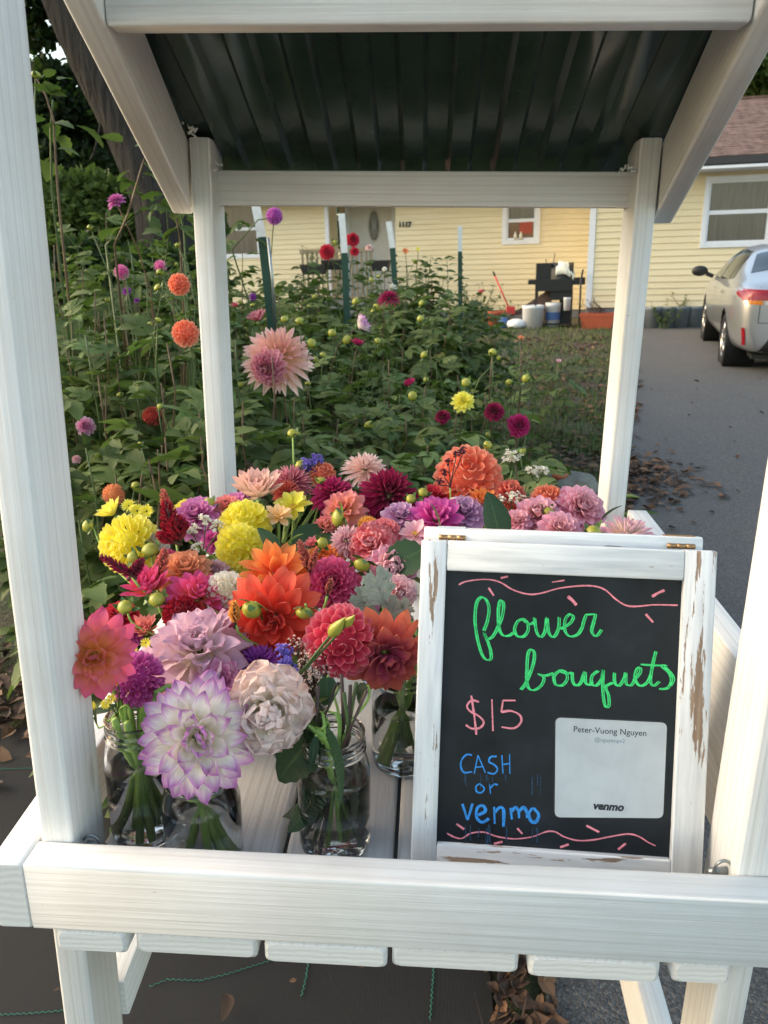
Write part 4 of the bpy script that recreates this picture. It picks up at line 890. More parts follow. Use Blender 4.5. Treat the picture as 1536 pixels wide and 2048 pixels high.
# green buds on stalks
def bud(label, px, py, dia, face, dY=-.02, near=None, mat=None):
    Y = float(np.interp(py, *YT)) + dY; c = at(px, py, Y); r = dia / 2 * pxsize(c); ax = Vector((face[0], -face[1], face[2])).normalized()
    o = thing('flower_bud', label, 'flower bud', c, 'green buds among the cut flowers'); bud_parts(o, c, r, ax, mat); stem_to_jar(o, c - ax * r * .8, ax * .4 + Z_ * .6 if ax.z > -.2 else ax, .0021, near=near, sag=.45)
for b in [('leftmost round green bud above the coral and gold dahlia', 250, 1214, 34, (0, .5, .8)), ('round green bud above the dark red ball dahlia', 314, 1199, 35, (0, .4, .9)), ('striped green bud nodding in front of the scarlet dahlia', 504, 1219, 40, (-.3, .6, -.7), -.05),
          ('squat shiny green bud between the scarlet and the coral formal dahlia', 610, 1226, 44, (0, .5, -.8), -.04), ('nodding green bud above the silver dusty leaves', 724, 1130, 33, (-.2, .7, -.5), -.03), ('olive green bud under the left yellow ball dahlia', 300, 1100, 32, (0, .4, .9)),
          ('pale yellow half open bud turned away in the middle', 676, 1036, 34, (-.9, .3, .1)), ('small yellow green bud lying on the big middle leaf', 645, 1086, 26, (.3, .7, .3)), ('yellow green bud high above the white florets at right', 975, 890, 20, (.3, .3, .5)), ('yellow bud in dark sepals over the sign, between the pink blooms', 1098, 1025, 26, (.2, .6, .4)),
          ('small green bud right of the burgundy dahlia', 822, 998, 20, (0, .5, .8)), ('tight green bud just above the small green bud by the burgundy dahlia', 846, 985, 20, (.1, .5, .8)), ('yellow bud by the sign top under the pale pink dahlia', 1187, 1064, 28, (0, .5, .8)), ('green bud by the left rear post above the mauve bloom', 418, 1006, 22, (0, .4, .8)),
          ('yellow bud overlapping the lower edge of the left yellow ball', 265, 1115, 26, (-.3, .6, .3)), ('stalked bud leaning from the yellow dahlia sprig at far left', 176, 1052, 24, (-.8, .2, .3)), ('tiny green bud on a bent stalk above the white floret head', 1045, 902, 16, (.4, .2, -.4)), ('green bud seen from behind above the dusty pink dahlia', 643, 962, 26, (.1, -.4, .9)), ('yellow bud beside the ageratum at the back', 600, 930, 22, (-.4, .5, .6)), ('yellow bud on a long bare stalk above the ageratum', 585, 866, 24, (0, .2, .95))]: bud(*b)
o = thing('lisianthus_sprig', 'two pointed yellow green lisianthus buds in front of the coral formal dahlia', 'flower bud', at(640, 1320, .2))
for bx, by, tx, ty in ((660, 1272, 688, 1238), (690, 1252, 708, 1232)):
    a = at(bx, by, .195); b = at(tx, ty, .185); L = (b - a).length; d = (b - a).normalized(); m3 = look(d); mb = MB(); n = 9
    mb.add([a + m3 @ Vector((rr * math.cos(2 * PI * j / n), z, rr * math.sin(2 * PI * j / n))) * L for rr, z in ((.06, 0), (.2, .18), (.24, .4), (.16, .7), (.05, 1.0), (.005, 1.12)) for j in range(n)], [(i * n + j, i * n + (j + 1) % n, (i + 1) * n + (j + 1) % n, (i + 1) * n + j) for i in range(5) for j in range(n)])
    mb.build('bud', M['bud'], o); mb = MB(); mb.tube(curve_pts(at(575, 1375, .19), a, .3, 8, Vector((.5, 0, .6)), d), .0018, 6); mb.build('stalk', M['stem'], o)
stem_to_jar(o, at(575, 1375, .19), Vector((.3, -.2, .6)), .0022, near=0)
# celosia plumes
def plume(label, segs, pal, near=None, cat='celosia'):
    o = None
    for (bx, by, tx, ty, w, dY) in segs:
        Y = float(np.interp(by, *YT)) + dY; a = at(bx, by, Y); b = at(tx, ty, Y - .01)
        if o is None: o = thing('celosia', label, cat, a, 'feathery celosia plumes'); st = a; first = b - a
        L = (b - a).length; W_ = w / 2 * pxsize(a); d = (b - a).normalized(); rnd = random.Random(int(bx * 3 + by)); mb = MB(); g = petal_geo(.16, .8, .3, 1.4, 0, 2, 3)
        for i in range(int(190)):
            t = rnd.random(); an = rnd.uniform(0, 2 * PI); rad = look(d) @ Vector((math.cos(an), 0, math.sin(an))); wr = W_ * (1 - t) ** .55 * (.5 + .5 * min(1, t * 5))
            q = look(rad * .8 + d * .75, d, rnd.uniform(-1, 1)) * (.0045 + wr * .75); mb.add([a + d * L * t * .96 + rad * wr * .25 + q @ Vector(v) for v in g[0]], g[1], g[2])
        pl = mb.build('plume', PM(pal), o, 'stuff'); pl.color = (0, 0, 0, 1)
        mb = MB(); mb.tube([a - d * .01, b], [.003, .001], 6); mb.build('plume_stalk', M['stemdark'], o)
    stem_to_jar(o, st, first.normalized() + Z_ * .5, .0024, near=near)
P_['celred'] = (('#7c0a24', '#a3122e', '#b8243c'), None, None); P_['celmag'] = (('#6e0a30', '#920f40', '#a8245a'), None, None); P_['celpink'] = (('#b85048', '#d4776c', '#e49a86'), None, None)
plume('dark red celosia plume with an orange tip standing left of the yellow pair', [(352, 1082, 330, 1000, 62, -.04), (360, 1080, 352, 1035, 66, -.05), (350, 1085, 315, 1068, 34, -.05)], 'celred')
plume('orange pink tip of a celosia spike above the dark red plume', [(335, 1020, 325, 980, 26, -.02)], 'celpink')
plume('dark magenta celosia plume drooping left across the yellow ball', [(262, 1150, 200, 1110, 30, -.06), (262, 1152, 285, 1120, 32, -.05)], 'celmag', 4)
plume('pink feathery celosia spike beside the pointed orange dahlia', [(618, 1140, 598, 1082, 28, -.02), (620, 1140, 634, 1098, 18, -.03)], 'celpink')
plume('short pinkish celosia spike below the rose dahlia', [(655, 1188, 662, 1160, 14, -.05)], 'celpink')
plume('tan red celosia behind the olive bud at left', [(315, 1160, 330, 1098, 40, .0)], 'celpink')
plume('yellow green celosia tip left of the scarlet dahlia', [(470, 1245, 468, 1205, 30, -.04)], 'golden')
# small clustered flowers
def cluster(label, cat, name, pts, col, r, near=None, n=22, spread=18, stemc=None, dY=-.02, core=None, group=None):
    """small round florets round each pixel point, on thin branching stalks"""
    Y = float(np.interp(pts[0][1], *YT)) + dY; rootp = at(sum(p[0] for p in pts) / len(pts), max(p[1] for p in pts) + spread * 2, Y); o = thing(name, label, cat, rootp, group)
    rnd = random.Random(int(pts[0][0] + pts[0][1])); mb = MB(); sb = MB()
    for px, py in pts:
        c = at(px, py, Y + rnd.uniform(-.01, .01)); sp = spread * pxsize(c); fork = c - Z_ * sp * 1.2; sb.tube(curve_pts(rootp, fork, .3, 4, Z_, fork - rootp), .0010, 5)
        for k in range(n):
            d = Vector((rnd.gauss(0, .5), rnd.gauss(0, .5), rnd.gauss(0, .5))); d = d if d.length < 1.1 else d.normalized(); q = c + d * sp; g = petal_geo(.42, .7, .4, .6, 0, 2, 2)
            nrm = (q - fork).normalized()
            if k % 3 == 0: sb.tube([fork, q], .0005, 4, 0, False)
            for j in range(5):
                a = j * 2 * PI / 5 + k; rad = look(nrm) @ Vector((math.cos(a), 0, math.sin(a))); M3 = look(rad + nrm * .5, nrm) * r; mb.add([q + M3 @ Vector(v) for v in g[0]], g[1], g[2])
    f = mb.build('florets', PM(col), o, 'stuff'); f.color = (0, 0, 0, 1); sb.build('stalks', stemc or M['stem'], o, 'stuff'); stem_to_jar(o, rootp, Z_, .0017, near=near)
P_['ager'] = (('#5a4aa8', '#7d6cc8', '#9b8ce0'), None, None); P_['babys'] = (('#d8b0a0', '#ecd8cc', '#f2e6dc'), None, None); P_['basil'] = (('#3a2230', '#553040', '#7a4a62'), None, None)
cluster('lavender blue ageratum clusters in front of the cream lisianthus', 'ageratum', 'ageratum', [(572, 1318), (580, 1345), (552, 1352), (568, 1300), (566, 1395)], 'ager', .0045, 0, 34, 14, None, -.04)
cluster('lavender blue ageratum head at the back beside the coral ball', 'ageratum', 'ageratum', [(612, 930), (632, 922), (625, 938)], 'ager', .006, None, 30, 12)
cluster("airy baby's breath with tiny pale florets beside the ageratum", "baby's breath", 'babys_breath', [(595, 1290), (612, 1320), (640, 1310), (600, 1345), (628, 1350), (650, 1335), (615, 1372), (640, 1365)], 'babys', .0026, 0, 34, 22, M['stemdark'], -.03)
cluster('round white floret head on a tall stalk right of the salmon dahlia', 'white flower', 'white_floret', [(1018, 915), (1030, 912)], 'white', .006, None, 24, 13)
cluster('flat white floret head standing over the coral orange ball', 'white flower', 'white_floret', [(1066, 943), (1084, 941)], 'white', .006, None, 24, 12)
cluster('white florets spilling over the coral double flower', 'white flower', 'white_floret', [(1025, 992), (1005, 1003), (1040, 1000)], 'white', .005, None, 18, 14)
cluster('white floret sprig between the red celosia and the yellow pair', 'white flower', 'white_floret', [(395, 1095), (435, 1052), (388, 1062), (410, 1040)], 'white', .0058, None, 16, 11)
cluster('greenish white florets in front of the lilac dahlia', 'white flower', 'white_floret', [(905, 1004), (940, 1036)], 'white', .005, None, 14, 9)
cluster('dark purple basil flowers in front of the cream upright petals', 'basil', 'basil_sprig', [(505, 945), (510, 965), (500, 985), (515, 1000)], 'basil', .005, None, 26, 16, M['stemdark'])
cluster('thin dark basil spike across the left of the salmon dahlia', 'basil', 'basil_sprig', [(880, 962), (888, 945), (898, 925), (912, 908), (925, 902)], 'basil', .004, None, 16, 7, M['stemdark'], -.06)
# small yellow daisies
for k, (lab, pts) in enumerate([('pair of tiny yellow button daisies low at the left front post', [(168, 1408), (183, 1412), (156, 1424)]), ('tiny yellow button daisies right below the coral and gold dahlia', [(212, 1408), (223, 1398), (230, 1362)]), ('tiny yellow daisy in front of the lavender petals', [(292, 1286)]),
                                ('two tiny yellow daisies on the edge of the orchid ball', [(266, 1304), (248, 1326)]), ('small yellow daisies on top of the left yellow ball', [(258, 1012), (275, 1022), (294, 1023)])]):
    Y = float(np.interp(pts[0][1], *YT)) - .035; o = thing('button_daisy', lab, 'daisy', at(*pts[0], Y), 'tiny yellow button daisies'); root = at(pts[0][0] + 25, pts[0][1] + 40, Y + .03)
    for px, py in pts:
        c = at(px, py, Y); R = (11 if k < 4 else 15) * pxsize(c); bloom_mesh('bloom', o, c, R, (0, -.8, .5), 'daisy', PM('yellow'), px, 1.0, 2); mb = MB(); mb.tube(curve_pts(root, c, .3, 5, (0, 0, 1), (0, -.8, .5)), .001, 5); mb.build('stalk', M['stem'], o)
    stem_to_jar(o, root, Z_, .0015)
# silver dusty leaves beside the sign: deeply lobed
def lobed(L):
    V = []; Fc = []; U = []
    for k, (yy, ang, s) in enumerate([(0, 0, 1.0), (.25, .9, .5), (.25, -.9, .5), (.45, .8, .52), (.45, -.8, .52), (.65, .6, .42), (.65, -.6, .42)]):
        g = leaflet(L * s, L * .09, .1, .2, 0, 5); M3 = Euler((0, 0, ang)).to_matrix(); n = len(V); V += [Vector((0, yy * L, .0006 * k)) + M3 @ Vector(v) for v in g[0]]; Fc += [tuple(n + i for i in f) for f in g[1]]; U += g[2]
        for sg in (-1, 1):
            g = leaflet(L * s * .35, L * .07, .1, .2, 0, 4); M4 = Euler((0, 0, ang + sg * .8)).to_matrix(); n = len(V); V += [Vector((0, yy * L, .0006 * k)) + M3 @ Vector((0, L * s * .6, 0)) + M4 @ Vector(v) for v in g[0]]; Fc += [tuple(n + i for i in f) for f in g[1]]; U += g[2]
    return V, Fc, U
LOB = geo_mesh('leaf', lobed(1.0)); o = thing('dusty_miller', 'silver grey lobed dusty miller leaves beside the left stile of the sign', 'dusty miller', at(790, 1290, .36))
for bx, by, tx, ty, rl in ((775, 1225, 745, 1140, .2), (760, 1230, 705, 1185, -.2), (790, 1250, 755, 1235, .3), (795, 1260, 800, 1190, -.5), (770, 1240, 812, 1215, .4), (800, 1270, 815, 1245, 0), (780, 1290, 815, 1300, .3)):
    a = at(bx, by, .345); b = at(tx, ty, .335); leaf_obj(o, a, b - a, (b - a).length / 1.0, 0, M['silver'], rl + 1.1, 'leaf', LOB); mb = MB(); mb.tube(curve_pts(at(790, 1300, .36), a, .3, 4), .0013, 5); mb.build('stalk', M['silver'], o)
stem_to_jar(o, at(790, 1300, .36), Z_, .002)
for ji, lab in ((2, 'pale green cut stems standing in the squat jar at the front beam'), (1, 'green cut stems crossing inside the tall jar by the left front post'), (3, 'green cut stems in the jar behind the sign edge')):
    o = thing('cut_stem_bunch', lab, 'stem bunch', JARS[ji].location + Z_ * .01); rnd = random.Random(ji)
    for k in range(5):
        a = rnd.uniform(0, 6.28); J = JARS[ji].location; q = .026; mb = MB(); mb.tube([J + Vector((q * math.cos(a), q * math.sin(a), .012)), J + Vector((-.2 * q * math.cos(a), .1 * q, .09)), J + Vector((-.8 * q * math.cos(a), -.8 * q * math.sin(a), .15 + .02 * k * .2)), J + Vector((-q * math.cos(a), -q * math.sin(a), .185))], .0045, 8); mb.build('stem', M['cutstem'], o)
# bare dark stems that fill the jar at the sign
o = thing('dark_stem_bunch', 'bunch of dark bare stems with drowned leaves inside the jar nearest the sign', 'stem bunch', JARS[0].location + Z_ * .01)
rnd = random.Random(2)
for k in range(9):
    a = rnd.uniform(0, 6.28); J = JARS[0].location; p0 = J + Vector((.028 * math.cos(a), .028 * math.sin(a), .014)); p1 = J + Vector((-.022 * math.cos(a), -.022 * math.sin(a), .17)); p2 = p1 + Vector((rnd.uniform(-.02, .03), rnd.uniform(.0, .03), .06)); mb = MB(); mb.tube([p0, p0.lerp(p1, .5), p1, p2], .0024, 6); mb.build('stem', M['stemdark'] if k % 3 else M['stem'], o)
for k in range(6):
    a = rnd.uniform(0, 6.28); leaf_obj(o, JARS[0].location + Vector((.015 * math.cos(a), .015 * math.sin(a), .11)), Vector((.3 * math.cos(a), .3 * math.sin(a), -1)), .75, 5, M['leafdark'], a)
# ------------------------------------------------------------------ the house across the yard
HYAW = -.186
HO = at(1174, 655, 14.6); HO.z = gz(HO.x, HO.y)
HM = (Matrix.Rotation(-TILT, 3, 'Y') @ Matrix.Rotation(HYAW, 3, 'Z'))
house = thing('house', 'yellow clapboard sided house with brown shingle roof and white trimmed windows', 'house', HO)
house.rotation_euler = HM.to_euler()
HI = HM.transposed()
def hp(px, py, yl):            # local house coordinates of a photo point on the plane y = yl
    o = HI @ (CAM - HO); d = HI @ ray(px, py); t = (yl - o.y) / d.y; return o + d * t
class HB(MB):                   # builds in house coordinates
    def part(s, name, mat, parent=None, kind=None):
        me = bpy.data.meshes.new(name); me.from_pydata(s.v, [], s.f); uvl = me.uv_layers.new(name='UVMap'); uvl.data.foreach_set('uv', [c for f in s.uv for p in f for c in p])
        me.polygons.foreach_set('use_smooth', s.sm); me.polygons.foreach_set('material_index', s.m); me.update(); o = newobj(name, me, parent or house, mat)
        if kind: o['kind'] = kind
        return o
    def blk(s, x0, x1, y0, y1, z0, z1): s.box(((x0 + x1) / 2, (y0 + y1) / 2, (z0 + z1) / 2), (abs(x1 - x0), abs(y1 - y0), abs(z1 - z0)))
def hblk(name, mat, x0, x1, y0, y1, z0, z1, parent=None):
    b = HB(); b.blk(x0, x1, y0, y1, z0, z1); return b.part(name, mat, parent)
m = NT('cream_vinyl_siding'); n1 = m.noise(m.coord('Object', (.5, .5, 6)), 2, 4, .6); n2 = m.noise(m.coord('Object', (2, 2, 30)), 6, 3, .6)
m.base(m.ramp(m.math('ADD', m.math('MULTIPLY', n1, .7), m.math('MULTIPLY', n2, .3)), [(.3, hexl('#dccba2')), (.7, hexl('#e9dcb8'))])); m.set(Roughness=.5); m.bump(n2, .15, .004); M['siding'] = m.mat
M['trim'] = simple('white_trim', '#dfe3e8', .45, 0, .05); M['gutter'] = simple('dark_grey_gutter', '#3b3a3c', .4, .2, .1); M['foundation'] = simple('grey_foundation', '#75777a', .9, 0, .15, 12, .4)
m = NT('window_pane'); m.base(hexl('#4a4c4c')); m.set(Roughness=.12, Metallic=0.0); m.b.inputs['Specular IOR Level'].default_value = .8
n1 = m.noise(m.coord('Object', (7, 7, .6)), 3, 4, .6); m.base(m.ramp(n1, [(.3, hexl('#434545')), (.7, hexl('#575958'))])); M['pane'] = m.mat
m = NT('brown_roof_shingle'); oi = m.n('ShaderNodeObjectInfo'); n1 = m.noise(m.coord('Object', (3.2, 1, 1)), 2.6, 2, .5); n2 = m.noise(m.coord('Object'), 40, 4, .7)
m.base(m.ramp(m.math('ADD', m.math('MULTIPLY', n1, .65), m.math('MULTIPLY', n2, .35)), [(.3, hexl('#503f39')), (.5, hexl('#6a544c')), (.7, hexl('#7e675e'))])); m.set(Roughness=.95); m.bump(n2, .5, .01); M['shingle'] = m.mat
EXP = .1115
def siding(x0, x1, yl, z0, z1, holes=()):
    z = z0
    while z < z1 - .01:
        zt = min(z + EXP, z1); segs = [(x0, x1)]
        for hx0, hx1, hz0, hz1 in holes:
            if z + EXP > hz0 + .07 and z < hz1 - .07:
                segs = [s for a, b in segs for s in (((a, min(b, hx0)) if a < hx0 else None), ((max(a, hx1), b) if b > hx1 else None)) if s and s[1] - s[0] > .02]
        for a, b in segs:
            p = HB(); sec = [(yl - .020, z), (yl - .022, z + .006), (yl - .006, zt), (yl + .004, zt + .012), (yl + .004, z)]; n = len(sec)
            p.add([(a, y, q) for y, q in sec] + [(b, y, q) for y, q in sec], [(i, (i + 1) % n, n + (i + 1) % n, n + i) for i in range(n)] + [tuple(range(n))[::-1], tuple(range(n, 2 * n))], None, 0, False); p.part('siding_board', M['siding'])
        z += EXP
def window(x0, x1, z0, z1, zm, yl, fw=.075, pane_lo=None, curtain=True):
    f = HB(); f.blk(x0 - fw, x0, yl - .045, yl + .03, z0 - fw, z1 + fw); f.blk(x1, x1 + fw, yl - .045, yl + .03, z0 - fw, z1 + fw); f.blk(x0 + .0005, x1 - .0005, yl - .043, yl + .03, z1, z1 + fw); f.blk(x0 + .0005, x1 - .0005, yl - .043, yl + .03, z0 - fw, z0)
    fr = f.part('window', M['trim'])
    s = HB(); w = .035
    for a, b, yy in ((z0, zm, .0), (zm, z1, .022)):
        s.blk(x0 + .001, x0 + w, yl - .03 + yy, yl - .01 + yy, a, b); s.blk(x1 - w, x1 - .001, yl - .03 + yy, yl - .01 + yy, a, b); s.blk(x0 + w, x1 - w, yl - .029 + yy, yl - .011 + yy, a, a + w); s.blk(x0 + w, x1 - w, yl - .029 + yy, yl - .011 + yy, b - w, b)
    s.part('sash', M['trim'], fr)
    hblk('pane', M['pane'], x0 + w, x1 - w, yl + .004, yl + .008, zm, z1 - w, fr); hblk('pane', pane_lo or M['pane'], x0 + w, x1 - w, yl - .018, yl - .014, z0 + w, zm - w, fr)
    return fr
# right wing (nearer), its front wall at y = 0
wl, wb = hp(1408, 487, 0), hp(1408, 362, 0); wr = hp(1522, 487, 0); wz0 = wl.z; wz1 = hp(1415, 363, 0).z; wzm = hp(1410, 426, 0).z; wx1 = wl.x + 1.02
eave = hp(1440, 312, -.5).z - .165
siding(.06, 6.6, 0, hp(1330, 614, 0).z, eave, [(wl.x - .07, wx1 + .07, wz0 - .07, wz1 + .07)])
window(wl.x, wx1, wz0, wz1, wzm, 0)
hblk('corner_trim', M['trim'], -.055, .055, -.028, .06, hp(1330, 614, 0).z, eave); hblk('foundation_wall', M['foundation'], -.03, 6.6, .008, .1, -.4, hp(1330, 614, 0).z)
DM = 2.75                       # main wall lies this far behind the wing
b = HB(); b.blk(-.02, .0, .06, DM, 0, eave); b.part('wing_side_wall', M['siding'])
# main wall
mz0 = .18; dl, dr = hp(656, 470, DM).x, hp(790, 470, DM).x
mw = [hp(1013, 480, DM), hp(1070, 480, DM)]; mwz0 = hp(1040, 479, DM).z; mwzm = hp(1040, 441, DM).z; mwz1 = mwzm + (mwzm - mwz0) * 1.02
lw0, lw1 = hp(405, 505, DM).x, hp(519, 505, DM).x; lwz0 = hp(500, 510, DM).z; lwzm = hp(490, 458, DM).z; lwz1 = lwzm + (lwzm - lwz0)
siding(-17, dl - .06, DM, mz0, eave, [(lw0 - .07, lw1 + .07, lwz0 - .07, lwz1 + .07)]); siding(dr + .02, -.02, DM, mz0, eave, [(mw[0].x - .07, mw[1].x + .07, mwz0 - .07, mwz1 + .07)])
window(lw0, lw1, lwz0, lwz1, lwzm, DM)
M['warmpane'] = simple('pane_over_lit_room', '#6a4a34', .15, 0, .3, 3, 0, .8)
kw = window(mw[0].x, mw[1].x, mwz0, mwz1, mwzm, DM, .1, M['warmpane'])
M['redcloth'] = simple('red_cloth', '#a04a3a', .7); M['bottle'] = simple('pale_bottle', '#d9d6c8', .3)
hblk('red_curtain', M['redcloth'], mw[0].x + .28, mw[1].x - .07, DM - .021, DM - .019, mwz0 + .12, mwzm - .04, kw)
for px in (1031, 1042):
    p = hp(px, 474, DM); bb = HB(); bb.lathe([(.001, 0), (.035, 0), (.035, .1), (.015, .13), (.015, .16), (.001, .16)], 10, (p.x, DM - .05, mwz0 + .001)); bb.part('bottle', M['bottle'], kw)
hblk('foundation_wall', M['foundation'], -17, -.02, DM + .01, DM + .1, -.5, mz0)
# recessed entrance with white door
M['door'] = simple('white_door', '#cfccc4', .4, 0, .05); M['dark'] = simple('dark_recess', '#5d5347', .8); M['lead'] = simple('leaded_glass', '#4c4a44', .2, 0, .5, 40)
ry = DM + .9; siding(dl + .02, dr - .02, ry, mz0, eave)
hblk('porch_side_wall', M['siding'], dl - .058, dl - .04, DM + .006, ry, mz0, eave); hblk('porch_side_wall', M['siding'], dr + .022, dr + .04, DM + .006, ry, mz0, eave)
hblk('corner_trim', M['trim'], dl - .06, dl + .03, DM - .03, DM + .05, mz0, eave); hblk('porch_floor', M['foundation'], dl - .04, dr + .02, DM - .9, ry - .02, mz0 - .1, mz0 + .28)
d0, d1 = hp(702, 470, ry).x, hp(786, 470, ry).x; dz1 = hp(740, 405, ry).z + .25
dr_ = hblk('door', M['door'], d0, d1, ry - .08, ry - .025, mz0 + .28, dz1)
hblk('door_frame', M['trim'], d0 - .1, d0 - .001, ry - .1, ry - .02, mz0 + .28, dz1 + .1); hblk('door_frame', M['trim'], d1 + .001, d1 + .1, ry - .1, ry - .02, mz0 + .28, dz1 + .1); hblk('door_frame', M['trim'], d0, d1, ry - .098, ry - .02, dz1 + .001, dz1 + .1)
oc = hp(748, 452, ry - .09); b = HB(); r2 = HB(); n = 28
ring = lambda a, h, y: [(oc.x + a * math.cos(2 * PI * k / n), y, oc.z + h * math.sin(2 * PI * k / n)) for k in range(n)]
b.add(ring(.125, .33, ry - .088), [tuple(range(n))], None, 0, False); b.part('oval_window', M['lead'], dr_)
r2.add(ring(.125, .33, ry - .092) + ring(.16, .37, ry - .082) + ring(.16, .37, ry - .075), [(i, (i + 1) % n, n + (i + 1) % n, n + i) for i in range(n)] + [(n + i, n + (i + 1) % n, 2 * n + (i + 1) % n, 2 * n + i) for i in range(n)]); r2.part('oval_frame', M['door'], dr_)
b = HB()
for k in range(-2, 3): b.tube([(oc.x + k * .04, ry - .09, oc.z - .30 + abs(k) * .05), (oc.x + k * .02, ry - .09, oc.z), (oc.x + k * .04, ry - .09, oc.z + .30 - abs(k) * .05)], .005, 4)
b.part('lead_strip', M['trim'], dr_)
p = hp(665, 455, ry - .05); b = HB(); b.lathe([(.001, 0), (.05, .02), (.06, .16), (.03, .2), (.001, .22)], 10, (p.x, ry - .1, p.z - .1)); b.part('porch_lamp', M['gutter'])
# house number
M['black'] = simple('black_metal', '#1d1d1f', .4, .3)
for k, px in enumerate((800, 806.5, 813, 819)):
    cu_ = bpy.data.curves.new('t', 'FONT'); cu_.body = '1117'[k]; cu_.align_x = 'CENTER'; cu_.align_y = 'CENTER'; cu_.size = .155; cu_.extrude = .006; cu_.offset = .006
    to = bpy.data.objects.new('t', cu_); COL.objects.link(to); me = bpy.data.meshes.new_from_object(to.evaluated_get(bpy.context.evaluated_depsgraph_get())); bpy.data.objects.remove(to); me.materials.clear()
    p = hp(px, 449.5, DM - .03)
    for v in me.vertices: v.co = Vector((p.x + v.co.x, DM - .03 - v.co.z, p.z + v.co.y))
    newobj('house_number', me, house, M['black'])
# roofs: courses of shingles on a deck
def roof(x0, x1, ye, ze, pitch, n, over=0):
    ex_ = .14; s = math.hypot(1, pitch); dy, dz = ex_ / s, ex_ * pitch / s
    f = HB(); f.add([(x0, ye, ze - .03), (x1, ye, ze - .03), (x1, ye + dy * n, ze - .03 + dz * n), (x0, ye + dy * n, ze - .03 + dz * n)], [(0, 1, 2, 3)], None, 0, False); rf = f.part('roof', M['shingle'])
    rnd = random.Random(int(x1 * 10))
    for i in range(n):
        y, z = ye + dy * i, ze + dz * i; c = HB(); x = x0 - rnd.uniform(0, .3)
        while x < x1:
            w = rnd.uniform(.14, .34); t = rnd.choice((.004, .010, .013)); a, b_ = max(x, x0), min(x + w, x1)
            if b_ > a: c.add([(a, y - .004, z + t), (b_, y - .004, z + t), (b_, y + dy * 1.15, z + dz * 1.15 + .002), (a, y + dy * 1.15, z + dz * 1.15 + .002), (a, y - .004, z - .004), (b_, y - .004, z - .004)], [(0, 1, 2, 3), (4, 5, 1, 0), (0, 3, 4), (1, 5, 2)], None, 0, False)
            x += w
        c.part('shingle_course', M['shingle'], rf)
    return rf
zr = hp(1440, 312, -.5).z; pitch = .36
nr = 8
while (HI @ (CAM - HO)).y < 0 and nr < 60:
    y = -.5 + .14 / math.hypot(1, pitch) * nr; z = zr + .14 * pitch / math.hypot(1, pitch) * nr; P = HO + HM @ Vector((4.6, y, z)); q = P - CAM; py = 1024 - FPX * q.dot(UP) / q.dot(FW)
    if py < 186: break
    nr += 1
roof(-.6, 7.2, -.5, zr, pitch, nr)
b = HB(); b.blk(-.6, 7.2, -.62, -.50, zr - .13, zr - .02); b.blk(-.6, 7.2, -.60, -.48, zr - .155, zr - .131); b.part('gutter', M['gutter']); hblk('soffit', M['trim'], -.6, 7.2, -.617, .02, zr - .2, zr - .157)
hblk('ridge_cap', M['shingle'], -.6, 7.2, -.5 + .14 / math.hypot(1, pitch) * nr - .08, -.5 + .14 / math.hypot(1, pitch) * nr + .08, zr + .14 * pitch / math.hypot(1, pitch) * nr - .01, zr + .14 * pitch / math.hypot(1, pitch) * nr + .03)
roof(-17.4, -.62, DM - .5, zr, pitch, 16); hblk('gutter', M['gutter'], -17.4, -.65, DM - .62, DM - .51, zr - .14, zr - .02)
# porch rail
M['rail'] = simple('weathered_rail', '#8a7d68', .8)
p0, p1 = hp(600, 500, DM - .9), hp(655, 500, DM - .9); zb = mz0 + .28
rail = thing('porch_railing', 'low wooden porch railing with thin balusters in front of the recessed door', 'railing', HO + HM @ Vector((p0.x, DM - .9, zb)))
rail.rotation_euler = HM.to_euler()
def rblk(name, mat, x0, x1, y0, y1, z0, z1):
    b = HB(); b.blk(x0 - p0.x, x1 - p0.x, y0 - DM + .9, y1 - DM + .9, z0 - zb, z1 - zb); return b.part(name, mat, rail)
rblk('rail_beam', M['rail'], p0.x, p0.x + 1.7, DM - .94, DM - .86, p0.z - .08, p0.z); rblk('rail_beam', M['rail'], p0.x, p0.x + 1.7, DM - .93, DM - .87, zb + .06, zb + .11)
for k in range(15): rblk('baluster', M['rail'], p0.x + .03 + k * .115, p0.x + .07 + k * .115, DM - .92, DM - .88, zb + .1, p0.z - .07)

